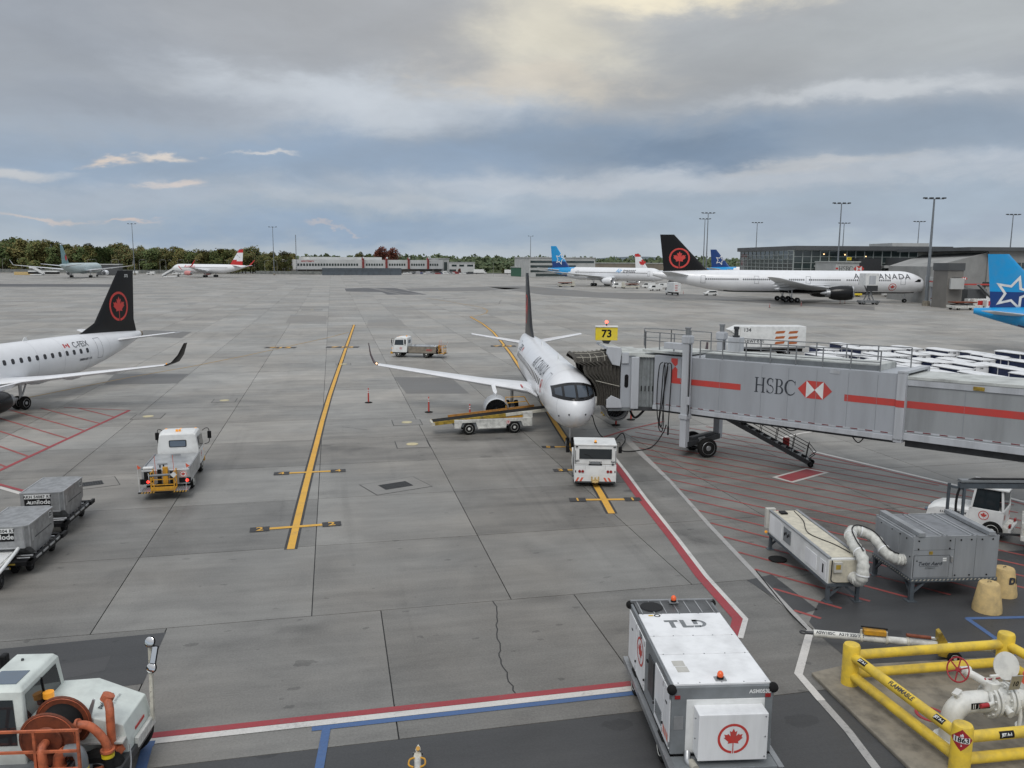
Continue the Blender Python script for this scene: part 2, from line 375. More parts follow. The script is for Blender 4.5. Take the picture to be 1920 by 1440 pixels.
def star2d(r, inner=.45, hole=None, rot=0.0):
    o = [(rr * math.sin(rot + math.pi * k / 5), rr * math.cos(rot + math.pi * k / 5)) for k in range(10) for rr in [r if k % 2 == 0 else r * inner]]
    if hole is None:
        return [(0, 0)] + o, [(0, 1 + i, 1 + (i + 1) % 10) for i in range(10)]
    i_ = [(x * hole, y * hole) for x, y in o]
    return o + i_, [(i, (i + 1) % 10, 10 + (i + 1) % 10, 10 + i) for i in range(10)]
def words2d(p):
    """split flat lettering into its words"""
    vs, fs = p; hh = max(v[1] for v in vs) - min(v[1] for v in vs)
    it = sorted(((min(vs[i][0] for i in f), max(vs[i][0] for i in f), f) for f in fs), key=lambda q: q[0]); out = []; end = None
    for a, b, f in it:
        if end is None or a - end > .34 * hh: out.append([]); end = b
        out[-1].append(f); end = max(end, b)
    res = []
    for g in out:
        ids = sorted({i for f in g for i in f}); mp = {i: k for k, i in enumerate(ids)}; res.append(([vs[i] for i in ids], [tuple(mp[i] for i in f) for f in g]))
    return res
def decal(name, p2d, fn, mat_, parent, cut=None, label=None):
    if name == 'lettering':
        w = words2d(p2d)
        for q in w[1:]: decal('lettering_word', q, fn, mat_, parent, cut, label)
        p2d = w[0]
    """a flat mark laid on a surface: fn maps (x, y) of the outline to a point; cut = grid step for bending it round a curved skin"""
    vs, fs = p2d
    bm = bmesh.new(); bv = [bm.verts.new((x, y, 0)) for x, y in vs]
    for f in fs:
        try: bm.faces.new([bv[i] for i in f])
        except ValueError: pass
    if cut:
        for ax in (0, 1):
            lo = min(p[ax] for p in vs); hi = max(p[ax] for p in vs); k = math.floor(lo / cut) + 1
            while k * cut < hi:
                co = Vector((0, 0, 0)); co[ax] = k * cut; no = Vector((0, 0, 0)); no[ax] = 1
                bmesh.ops.bisect_plane(bm, geom=bm.verts[:] + bm.edges[:] + bm.faces[:], plane_co=co, plane_no=no); k += 1
    for v in bm.verts: v.co = Vector(fn(v.co.x, v.co.y))
    me = bpy.data.meshes.new(name); bm.to_mesh(me); bm.free()
    me.materials.append(M[mat_] if isinstance(mat_, str) else mat_)
    return link(name, me, parent, label=label)
def on_plane(o, ex, ey, off=.006):
    o, ex, ey = Vector(o), Vector(ex).normalized(), Vector(ey).normalized(); n = ex.cross(ey).normalized()
    return lambda x, y: o + ex * x + ey * y + n * off
def panel(name, o, ex, ey, w, h, mat_, parent, thick=.01, label=None):
    """a thin plate of size w x h centred at o, standing proud by thick"""
    o, ex, ey = Vector(o), Vector(ex).normalized(), Vector(ey).normalized(); n = ex.cross(ey).normalized()
    M4 = Matrix((( ex.x, ey.x, n.x, o.x), (ex.y, ey.y, n.y, o.y), (ex.z, ey.z, n.z, o.z), (0, 0, 0, 1)))
    return MB().box(-w / 2, w / 2, -h / 2, h / 2, -.01, thick, M4).build(name, mat_, parent, label=label)
def wheel(parent, c, r, w, axis=(1, 0, 0), hub='alu', name='wheel', n=24, hubr=.55):
    """tyre with a rim as its sub-part; axis = the axle"""
    c = Vector(c); a = Vector(axis).normalized()
    t = MB().lathe([(-w / 2, r * .60), (-w / 2, r * .86), (-w * .36, r * .97), (-w * .15, r), (w * .15, r), (w * .36, r * .97), (w / 2, r * .86), (w / 2, r * .60)], c, a, n).build(name, 'rubber', parent, smooth=35)
    MB().lathe([(-w * .52, .02), (-w * .54, r * hubr * .35), (-w * .46, r * hubr * .5), (-w * .42, r * hubr), (-w * .55, r * (hubr + .04)), (-w * .5, r * (hubr + .07)),
                (w * .5, r * (hubr + .07)), (w * .55, r * (hubr + .04)), (w * .42, r * hubr), (w * .46, r * hubr * .5), (w * .54, r * hubr * .35), (w * .52, .02)], c, a, n).build('rim', hub, t, smooth=35)
    return t

# ------------------------------------------------------------------ the apron
AZ = R(-12.31)                                     # direction of the slab rows
EV = Vector((math.sin(AZ), math.cos(AZ))); NV = Vector((math.cos(AZ), -math.sin(AZ)))
def ne(n, e): q = NV * n + EV * e; return (q.x, q.y)

def ground_mat(name, col, var=.10, stain=.5, grain=.5, rough=.52, spots=True, slab=True, wear=0.0):
    mt = bpy.data.materials.new(name); mt.use_nodes = True; nt = mt.node_tree; N = nt.nodes; L = nt.links.new
    b = N['Principled BSDF']
    def m(op, a, b_=None, c=None):
        n = N.new('ShaderNodeMath'); n.operation = op
        for i, v in enumerate((a, b_, c)):
            if v is None: continue
            if isinstance(v, (int, float)): n.inputs[i].default_value = v
            else: L(v, n.inputs[i])
        return n.outputs[0]
    def rng(v, a, b_, c=0.0, d=1.0):
        n = N.new('ShaderNodeMapRange'); n.interpolation_type = 'SMOOTHSTEP'; L(v, n.inputs[0])
        for i, q in enumerate((a, b_, c, d)): n.inputs[i + 1].default_value = q
        return n.outputs[0]
    g = N.new('ShaderNodeNewGeometry'); mp = N.new('ShaderNodeMapping'); mp.vector_type = 'TEXTURE'; mp.inputs[2].default_value = (0, 0, -AZ)
    L(g.outputs['Position'], mp.inputs[0]); P = mp.outputs[0]
    def noise(scale, det=6, ro=.55, st=(1, 1, 1), off=(0, 0, 0), dist=0.0):
        q = N.new('ShaderNodeMapping'); q.inputs[3].default_value = st; q.inputs[1].default_value = off; L(P, q.inputs[0])
        n = N.new('ShaderNodeTexNoise'); n.inputs['Scale'].default_value = scale; n.inputs['Detail'].default_value = det; n.inputs['Roughness'].default_value = ro; n.inputs['Distortion'].default_value = dist
        L(q.outputs[0], n.inputs['Vector']); return n.outputs[0]
    big = noise(.045, 3, .6, off=(3, 1, 0)); med = noise(.38, 6, .62, off=(7, 5, 0), dist=.6); broom = noise(.9, 5, .68, (.22, 1.6, 1), (2, 9, 0)); gr = noise(17, 3, .75); cross = noise(.5, 4, .6, (.10, 1.0, 1), (11, 3, 0))
    f = m('ADD', 1.0, m('MULTIPLY', m('SUBTRACT', big, .5), .55 * stain))
    f = m('ADD', f, m('MULTIPLY', m('SUBTRACT', med, .5), .85 * stain))
    f = m('ADD', f, m('MULTIPLY', m('SUBTRACT', broom, .5), .62 * grain))
    f = m('ADD', f, m('MULTIPLY', m('SUBTRACT', cross, .5), .40 * grain))
    f = m('ADD', f, m('MULTIPLY', m('SUBTRACT', gr, .5), .80 * grain))
    if slab:
        oi = N.new('ShaderNodeObjectInfo'); r_ = m('FRACT', m('ADD', oi.outputs['Random'], g.outputs['Random Per Island']))
        f = m('ADD', f, m('MULTIPLY', m('SUBTRACT', r_, .5), var * 2))
    if slab:                                       # slabs lighten with distance: grazing sheen put into the colour
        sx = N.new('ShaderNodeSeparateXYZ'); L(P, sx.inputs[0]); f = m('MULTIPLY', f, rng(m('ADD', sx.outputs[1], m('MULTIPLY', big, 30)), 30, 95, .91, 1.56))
    # dark rubber and oil blotches
    bl = m('MULTIPLY', rng(noise(.16, 7, .66, off=(21, 13, 0), dist=.8), .60, .80), .45 * stain)
    f = m('SUBTRACT', f, bl)
    if spots:
        for sc, th, amt in ((.62, .07, .34), (2.1, .085, .30)) + (((.55, .15, .28), (1.3, .16, .26)) if name == 'asphalt' else ()):
            vo = N.new('ShaderNodeTexVoronoi'); vo.inputs['Scale'].default_value = sc; q = N.new('ShaderNodeMapping'); q.inputs[3].default_value = (.55, 1.0, 1); L(P, q.inputs[0])
            wob = N.new('ShaderNodeVectorMath'); wob.operation = 'ADD'; L(q.outputs[0], wob.inputs[0])
            cn = N.new('ShaderNodeTexNoise'); cn.inputs['Scale'].default_value = 3.0; L(P, cn.inputs['Vector']); sc_ = N.new('ShaderNodeVectorMath'); sc_.operation = 'SCALE'; sc_.inputs['Scale'].default_value = .25; L(cn.outputs['Color'], sc_.inputs[0]); L(sc_.outputs[0], wob.inputs[1])
            L(wob.outputs[0], vo.inputs['Vector']); sepc = N.new('ShaderNodeSeparateColor'); L(vo.outputs['Color'], sepc.inputs[0])
            rad = m('MULTIPLY', sepc.outputs[0], th * 2.2)
            on = m('MULTIPLY', m('LESS_THAN', vo.outputs['Distance'], rad), m('GREATER_THAN', sepc.outputs[1], .62))
            f = m('SUBTRACT', f, m('MULTIPLY', on, amt))
    if slab:                                       # rubber tracks along the stands and soft dark blotches at set spots, many under equipment
        tr = noise(.5, 4, .6, (1.5, .05, 1), (4, 1, 0)); f = m('SUBTRACT', f, m('MULTIPLY', rng(tr, .56, .72), .16))
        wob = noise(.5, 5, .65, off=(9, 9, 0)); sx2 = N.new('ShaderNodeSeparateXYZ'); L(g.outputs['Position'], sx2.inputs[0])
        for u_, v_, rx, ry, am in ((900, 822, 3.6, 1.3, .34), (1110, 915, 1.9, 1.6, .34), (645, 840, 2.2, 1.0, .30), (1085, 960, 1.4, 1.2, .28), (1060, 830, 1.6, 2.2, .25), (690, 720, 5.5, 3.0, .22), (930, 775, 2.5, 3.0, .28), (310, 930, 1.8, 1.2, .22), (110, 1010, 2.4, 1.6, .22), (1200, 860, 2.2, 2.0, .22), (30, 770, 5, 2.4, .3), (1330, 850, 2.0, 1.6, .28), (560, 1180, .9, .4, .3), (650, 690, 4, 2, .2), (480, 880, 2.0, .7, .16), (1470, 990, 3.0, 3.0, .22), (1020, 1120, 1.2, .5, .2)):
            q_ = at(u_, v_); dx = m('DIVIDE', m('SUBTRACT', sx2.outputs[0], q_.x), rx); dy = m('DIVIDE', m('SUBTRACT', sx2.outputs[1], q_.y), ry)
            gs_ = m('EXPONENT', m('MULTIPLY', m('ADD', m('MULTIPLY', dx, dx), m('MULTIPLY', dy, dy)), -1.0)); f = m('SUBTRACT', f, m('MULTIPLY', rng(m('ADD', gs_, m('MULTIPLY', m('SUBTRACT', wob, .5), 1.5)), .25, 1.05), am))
    f = m('MAXIMUM', f, .25)
    vm = N.new('ShaderNodeVectorMath'); vm.operation = 'SCALE'; L(f, vm.inputs['Scale'])
    hue = N.new('ShaderNodeMix'); hue.data_type = 'RGBA'; L(rng(noise(.09, 4, .5, off=(31, 2, 0)), .38, .62), hue.inputs[0])
    hue.inputs[6].default_value = (*col, 1); hue.inputs[7].default_value = (col[0] * 1.03, col[1] * .99, col[2] * .95, 1)
    L(hue.outputs[2], vm.inputs[0]); out_c = vm.outputs[0]
    if wear:
        wm_ = N.new('ShaderNodeMix'); wm_.data_type = 'RGBA'; wn = m('ADD', m('MULTIPLY', noise(1.6, 9, .72, off=(5, 5, 0)), .6), m('MULTIPLY', noise(14, 6, .7), .4))
        L(m('MULTIPLY', rng(wn, .50, .66), wear), wm_.inputs[0]); L(out_c, wm_.inputs[6]); wm_.inputs[7].default_value = (.14, .138, .134, 1); out_c = wm_.outputs[2]
    L(out_c, b.inputs['Base Color'])
    L(m('ADD', rough - .12, m('MULTIPLY', med, .24)), b.inputs['Roughness']); b.inputs['Specular IOR Level'].default_value = .46
    bp = N.new('ShaderNodeBump'); bp.inputs['Strength'].default_value = .35; bp.inputs['Distance'].default_value = .012; L(m('ADD', gr, m('MULTIPLY', broom, .5)), bp.inputs['Height']); L(bp.outputs[0], b.inputs['Normal'])
    M[name] = mt; return mt
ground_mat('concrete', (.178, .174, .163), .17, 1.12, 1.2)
ground_mat('concrete_pale', (.215, .21, .198), .05, .6, .6, slab=False)
ground_mat('concrete_dark', (.142, .140, .135), .05, .7, .6, slab=False)
ground_mat('asphalt', (.052, .053, .055), .0, .9, .9, slab=False)
ground_mat('asphalt_patch', (.062, .062, .064), .0, .5, .6, slab=False, spots=False)
ground_mat('joint', (.018, .018, .018), 0, .2, .2, slab=False, spots=False)
ground_mat('grass_mat', (.06, .075, .03), 0, .8, .8, slab=False, spots=False, rough=.95)
def marking(name, col): ground_mat(name, col, 0, .30, .55, rough=.66, spots=False, slab=False, wear=.75 if 'worn' in name else .42)
marking('mark_yellow', (.66, .37, .055)); marking('mark_black', (.035, .035, .037)); marking('mark_white', (.56, .55, .53)); marking('mark_red', (.30, .045, .055)); marking('mark_blue', (.065, .125, .27))
marking('mark_red_worn', (.30, .065, .06)); marking('mark_orange_worn', (.36, .25, .12)); marking('mark_white_worn', (.36, .355, .345))

tag(sheet('grass_ground', [[(-6000, -200), (6000, -200), (6000, 8000), (-6000, 8000)]], -.30, 'grass_mat'), kind='structure')
apron = tag(sheet('apron', [[(-420, 2), (430, 2), (430, 700), (-420, 700)]], -.035, 'joint'), kind='structure')
SN, SE, N0, E0, GAP = 6.42, 6.53, -0.90, 25.2, .034
NEAR_E = 17.9
def cell(k, j):
    if j < 0: return (N0 + 2.15 + SN * k, N0 + 2.15 + SN * (k + 1), NEAR_E, E0)
    return (N0 + SN * k, N0 + SN * (k + 1), E0 + SE * j, E0 + SE * (j + 1))
cells = []
for j in range(-1, 100):
    for k in range(-80, 80):
        n0, n1, e0, e1 = cell(k, j); cx, cy = ne((n0 + n1) / 2, (e0 + e1) / 2)
        if cy < 3 or cy > 668 or abs(cx) > 60 + cy * .78: continue
        inview = abs(cx) < cy * .66 + 3.5
        cells.append((0 if inview else 1, cy, n0, n1, e0, e1))
cells.sort()
rest = MB()
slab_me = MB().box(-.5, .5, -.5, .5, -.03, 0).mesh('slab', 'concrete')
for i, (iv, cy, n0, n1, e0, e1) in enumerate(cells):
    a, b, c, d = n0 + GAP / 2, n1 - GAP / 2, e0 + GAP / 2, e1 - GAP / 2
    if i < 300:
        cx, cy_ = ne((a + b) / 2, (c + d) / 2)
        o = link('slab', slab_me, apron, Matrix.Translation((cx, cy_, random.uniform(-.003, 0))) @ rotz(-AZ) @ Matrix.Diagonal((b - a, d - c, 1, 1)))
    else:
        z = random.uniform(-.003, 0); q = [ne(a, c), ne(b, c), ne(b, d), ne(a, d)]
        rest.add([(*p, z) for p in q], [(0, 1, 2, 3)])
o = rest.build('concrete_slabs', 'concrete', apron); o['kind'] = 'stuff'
def ground_part(name, polys, z, mat_, label=None): return sheet(name, polys, z, mat_, apron, label)
px = lambda *ps: [at(*p).xy for p in ps]
# service road and tarmac areas
ground_part('service_road', [[ne(-60, NEAR_E - .01), ne(60, NEAR_E - .01), ne(60, -6), ne(-60, -6)]], -.004, 'asphalt')
ground_part('tarmac_patch', [px((-90, 1226), (311, 1186), (268, 1282), (-120, 1330))], .004, 'asphalt')
ground_part('tarmac_patch', [px((60, 1255), (208, 1230), (196, 1258), (40, 1290))], .007, 'asphalt_patch')
ground_part('tarmac_patch', [px((1400, 1088), (1447, 1077), (1533, 1143), (1500, 1152))], .004, 'asphalt')
ground_part('tarmac_patch', [px((1535, 1130), (1640, 1040), (2000, 1030), (2000, 1330), (1700, 1330), (1578, 1226), (1541, 1195), (1517, 1166))], .004, 'asphalt')
ground_part('tarmac_patch', [px((646, 541), (676, 540), (740, 540), (801, 552.5), (727, 552.5), (715, 547.5), (649, 546.5))], .004, 'asphalt_patch')
ground_part('tarmac_patch', [px((690, 540), (700, 540), (760, 552.3), (748, 552.3))], .007, 'concrete_dark')
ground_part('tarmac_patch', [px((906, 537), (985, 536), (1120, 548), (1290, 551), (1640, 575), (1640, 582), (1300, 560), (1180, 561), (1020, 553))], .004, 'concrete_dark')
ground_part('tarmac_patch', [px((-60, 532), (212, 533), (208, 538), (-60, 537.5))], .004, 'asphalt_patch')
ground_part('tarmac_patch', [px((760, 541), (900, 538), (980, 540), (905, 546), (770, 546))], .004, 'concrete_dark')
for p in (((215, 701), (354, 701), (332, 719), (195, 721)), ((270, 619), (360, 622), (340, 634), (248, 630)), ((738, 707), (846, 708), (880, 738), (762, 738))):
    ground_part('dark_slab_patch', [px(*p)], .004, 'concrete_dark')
for p in (((545, 590), (612, 592), (612, 607), (535, 606)), ((690, 600), (752, 600), (760, 612), (688, 612))):
    ground_part('pale_slab_patch', [px(*p)], .004, 'concrete_pale')
# slab cracks
def crack(pts, w=.035):
    P = px(*pts); Q = []
    for a, b in zip(P, P[1:]):
        for t in (0, .25, .5, .75): Q.append(a.lerp(b, t) + Vector((random.uniform(-.05, .05), random.uniform(-.03, .03))))
    Q.append(P[-1]); ground_part('crack', ribbon(Q, w), .004, 'joint')
crack([(926, 1126), (932, 1150), (930, 1180), (938, 1215), (938, 1236), (952, 1270), (966, 1302), (974, 1327)])
crack([(640, 800), (690, 806)], .03); crack([(905, 575), (935, 570), (940, 562)], .12)

def stripe(pts, w, mat_, z=.010, name='painted_line', ground=False): return ground_part(name, ribbon(pts if ground else px(*pts), w), z, mat_)
# lead-in lines with black borders
lead2 = [(545, 1030), (552, 1000), (562, 957), (573, 912), (583, 872), (592, 838), (604, 790), (618, 742), (633, 698), (646, 660), (656, 632), (664, 609)]
stripe(lead2, .50, 'mark_black', .008); stripe(lead2, .29, 'mark_yellow', .012)
lead1 = [(1147, 963), (1125, 923), (1098, 880), (1062, 826), (1040, 792), (1015, 750), (990, 712), (958, 664), (938, 638), (924, 622), (905, 607), (882, 594)]
stripe(lead1, .52, 'mark_black', .008); stripe(lead1, .30, 'mark_yellow', .012)
stripe([(882, 594), (900, 591), (912, 587), (914, 582), (905, 577), (880, 572), (845, 566), (800, 559)], .35, 'mark_orange_worn', .009)
stripe([(654, 623), (620, 632), (575, 642), (520, 654), (460, 667), (360, 687), (240, 708), (130, 730), (60, 744), (-30, 763)], .26, 'mark_orange_worn', .009)
stripe([(-80, 651.5), (220, 656), (480, 655.5), (857, 653.5), (1265, 645), (1500, 640)], .28, 'mark_white_worn', .010)
stripe([(905, 537), (960, 547), (1080, 561.5), (1235, 577), (1335, 590.5), (1440, 609), (1640, 648)], .45, 'mark_white_worn', .010)
stripe([(700, 540), (745, 547), (790, 552)], .5, 'mark_white_worn', .012)
def stop_bar(a, b, txt, box=.78, hgt=.58, w=.26, show=(1, 1)):
    A, B = at(*a).xy, at(*b).xy; d = (B - A).normalized(); n = Vector((-d.y, d.x))
    ground_part('stop_bar', ribbon([A, B], w), .016, 'mark_yellow')
    for P_, s_ in ((A, 0), (B, 1)):
        if not show[s_]: continue
        c = P_
        ground_part('stop_plate', ribbon([c - d * box / 2, c + d * box / 2], hgt), .020, 'mark_black')
        v, f = text2d(txt, .62, .012)
        decal('stop_number', (v, f), lambda x, y, c=c, d=d, n=n: (*(c + d * x + n * y), .024), 'mark_yellow', apron)
stop_bar((487, 993), (622, 983), '2'); stop_bar((528, 888), (634, 883), '4'); stop_bar((1083, 937.5), (1186, 936.5), '1'); stop_bar((1051, 882), (1120, 880), '3', show=(1, 0)); stop_bar((1028, 838.5), (1068, 838), '5', show=(1, 0))
for u0, u1, v_ in ((497, 555, 652), (612, 673, 651), (920, 967, 649)):
    A, B = at(u0, v_).xy, at(u1, v_).xy; d = (B - A).normalized(); n = Vector((-d.y, d.x)); Lg = (B - A).length
    ground_part('stop_plate', ribbon([A, B], 1.5), .016, 'mark_black')
    for k, ch in ((.24, '7'), (.50, '1'), (.74, '3')):
        c = A.lerp(B, k); decal('stop_number', text2d(ch, 1.7, .06), lambda x, y, c=c, d=d, n=n: (*(c + d * x + n * y), .020), 'mark_yellow', apron)
# red / white / blue edge of the service road
EDGE = [ne(-40, 19.22), ne(7.7, 19.22)]
stripe(EDGE, .24, 'mark_red', .010, ground=True); stripe([ne(-40, 18.97), ne(8.0, 18.97)], .24, 'mark_white', .010, ground=True)
stripe([ne(-.75, 18.74), ne(8.0, 18.74)], .19, 'mark_blue', .010, ground=True)
stripe([at(613, 1361).xy, at(597, 1450).xy], .20, 'mark_blue', .014, ground=True); stripe([(278, 1393), (262, 1450)], .24, 'mark_blue'); stripe([(255, 1398), (290, 1394)], .22, 'mark_blue', .011)
# stand edge: red and white
stripe([(1140, 855), (1165, 886), (1200, 934), (1262, 1012), (1312, 1080), (1383, 1160), (1376, 1196)], .34, 'mark_red', .010)
stripe([(1146, 850), (1173, 884), (1210, 934), (1272, 1012), (1324, 1080), (1398, 1161), (1388, 1197)], .17, 'mark_white', .014)
stripe([(1108, 822.5), (1173, 822.5), (1259, 905), (1330, 985), (1420, 1080), (1519, 1184)], .20, 'mark_white_worn', .011)
stripe([(1519, 1184), (1497, 1264), (1540, 1314)], .22, 'mark_white', .012); stripe([(1540, 1314), (1590, 1370), (1650, 1450)], .2, 'mark_white_worn', .009)
stripe([(1522, 846), (1640, 874), (1771, 905), (1877, 930), (2000, 962)], .26, 'mark_white', .011); stripe([(1522, 849.5), (1640, 878), (1771, 909), (1877, 934.5), (2000, 967)], .16, 'mark_red_worn', .010)
stripe([(1546, 806), (1500, 813), (1465, 821)], .22, 'mark_white', .011)
stripe([(1812, 1160), (2000, 1156)], .17, 'mark_blue', .011); stripe([(1813, 1160), (1866, 1197), (1910, 1230)], .17, 'mark_blue', .012)
ground_part('red_box_mark', [px((1447, 895), (1511, 878), (1556, 886), (1486, 905.5))], .012, 'mark_white')
ground_part('red_box_mark', [px((1457, 895), (1512, 880), (1545, 886.3), (1484, 903))], .016, 'mark_red')
# red hatching: parallel stripes cut to an outline
def hatch(poly, ang, step, w, mat_, z=.009, skip=0.0):
    P = [Vector(p) for p in poly]; d = Vector((math.sin(ang), math.cos(ang))); n = Vector((d.y, -d.x))
    lo = min(p.dot(n) for p in P); hi = max(p.dot(n) for p in P); k = lo + step * .6
    while k < hi:
        ts = []
        for a, b in zip(P, P[1:] + P[:1]):
            fa, fb = a.dot(n) - k, b.dot(n) - k
            if fa * fb < 0: q = a.lerp(b, fa / (fa - fb)); ts.append(q.dot(d))
        ts.sort()
        for t0, t1 in zip(ts[::2], ts[1::2]):
            if t1 - t0 > .6: ground_part('hatch_line', ribbon([n * k + d * t0, n * k + d * t1], w), z, mat_)
        k += step
hatch(px((242, 770), (125, 764), (-200, 772), (-260, 1000)), R(-52), 1.75, .15, 'mark_red_worn')
stripe([(243, 769.5), (120, 826), (0, 882), (-60, 910)], .24, 'mark_red', .011); stripe([(243, 769.5), (120, 764)], .13, 'mark_red_worn', .011)
stripe([(-40, 903), (44, 927)], .25, 'mark_white', .011); stripe([(-40, 898), (46, 921)], .2, 'mark_red', .010)
hatch(px((1180, 822), (1200, 800), (1330, 800), (1520, 850), (1900, 945), (1980, 1100), (1600, 1130), (1515, 1172)), R(-47), 1.22, .13, 'mark_red_worn')
stripe([(1105, 828), (1180, 805), (1245, 790)], .2, 'mark_red_worn', .011)
# pit covers, drains
def pit(u, v, su, frame=True):
    c = at(u, v).xy; d, n = NV, EV
    rect = lambda a, b: [c + d * x + n * y for x, y in ((-a, -b), (a, -b), (a, b), (-a, b))]
    ground_part('pit_cover', [rect(su, su)], .004, 'joint'); ground_part('pit_cover', [rect(su - .05, su - .05)], .008, 'concrete_pale')
    b = MB(); b.lathe([(0, .02), (0, .36), (.02, .36), (.03, .30), (.03, .02)], (c.x, c.y, .008), (0, 0, 1), 20); b.build('pit_lid', 'hydrant_lid', apron, smooth=30)
marking('hydrant_lid', (.52, .47, .30))
for u, v, s_ in ((763, 792, 1.0), (773, 833, 1.0), (278, 781, 1.0), (421, 751, .9), (585, 581, 2.2), (644, 683, .8)): pit(u, v, s_)
def drain(u, v, rx, ry):
    c = at(u, v).xy; q = Matrix.Rotation(R(33), 2)
    def rect(a, b): return [c + (q @ Vector((x, y))) for x, y in ((-a, -b), (a, -b), (a, b), (-a, b))]
    ground_part('drain_surround', [rect(rx + .04, ry + .04)], .004, 'joint'); ground_part('drain_surround', [rect(rx, ry)], .008, 'concrete_pale'); ground_part('drain_well', [rect(rx * .5, ry * .42)], .010, 'joint')
    b = MB()
    for i in range(13):
        x = -rx * .5 + rx * i / 12; p0 = c + q @ Vector((x, -ry * .42)); p1 = c + q @ Vector((x, ry * .42)); b.bar((*p0, .018), (*p1, .018), .03, .012)
    for i in range(5):
        y = -ry * .42 + ry * .84 * i / 4; p0 = c + q @ Vector((-rx * .5, y)); p1 = c + q @ Vector((rx * .5, y)); b.bar((*p0, .016), (*p1, .016), .03, .012)
    b.build('drain_grate', 'steel_dark', apron)
drain(742, 910.5, 1.45, 1.05); drain(165, 908, 1.3, .9)
ground_part('drain_slot', ribbon(px((688, 613.5), (762, 613.2)), .35), .006, 'joint')

# ------------------------------------------------------------------ airliners (local frame: nose at x = 0, tail along +x, z up from the ground)
def naca(t): t = max(0.0, min(1.0, t)); return 5 * (.2969 * math.sqrt(t) - .126 * t - .3516 * t * t + .2843 * t ** 3 - .1036 * t ** 4)
XI = (0, .012, .05, .13, .28, .45, .65, .85, 1.0)
def foil(le, chord, tc, td):
    le, td = Vector(le), Vector(td).normalized(); up = []; dn = []
    for t in XI: up.append(le + Vector((chord * t, 0, 0)) + td * (tc * chord * naca(t) + .004))
    for t in XI[1:-1][::-1]: dn.append(le + Vector((chord * t, 0, 0)) - td * (tc * chord * naca(t) + .004))
    return up + [le + Vector((chord, 0, 0)) - td * .004] + dn
class Fus:
    def __init__(s, P): s.P = P
    def sec(s, x):
        P = s.P; W, Hh, zc, L = P['w'], P['h'], P['zc'], P['L']
        if x < P['nl']:
            t = max(0.0, x / P['nl']); q = max(1e-4, 1 - (1 - t) ** P.get('np', 1.85)) ** P.get('ne', .56)
            return zc - P['drop'] * (1 - t) ** 1.7, max(.02, W * q), max(.02, Hh * q)
        xt = L - P['tl']
        if x > xt:
            t = min(1.0, (x - xt) / P['tl']); top = zc + Hh - P['ttop'] * t ** 2.0; bot = zc - Hh + (2 * Hh - P['ttop'] - P['tend']) * t ** 1.45
            return (top + bot) / 2, W * (1 - (1 - P['tend'] * .5 / W) * t ** 1.7), (top - bot) / 2
        return zc, W, Hh
    def side(s, x, z, sd, off=.012):
        c, w, h = s.sec(x); k = max(0.0, 1 - ((z - c) / h) ** 2); return Vector((x, sd * (w * math.sqrt(k) + off), z))
    def front(s, y, z, off=.012):
        lo, hi = 0.0, s.P['nl'] * 1.3
        for _ in range(40):
            x = (lo + hi) / 2; c, w, h = s.sec(x)
            if (y / w) ** 2 + ((z - c) / h) ** 2 > 1: lo = x
            else: hi = x
        return Vector((hi - off, y * 1.004, z + off * .6))
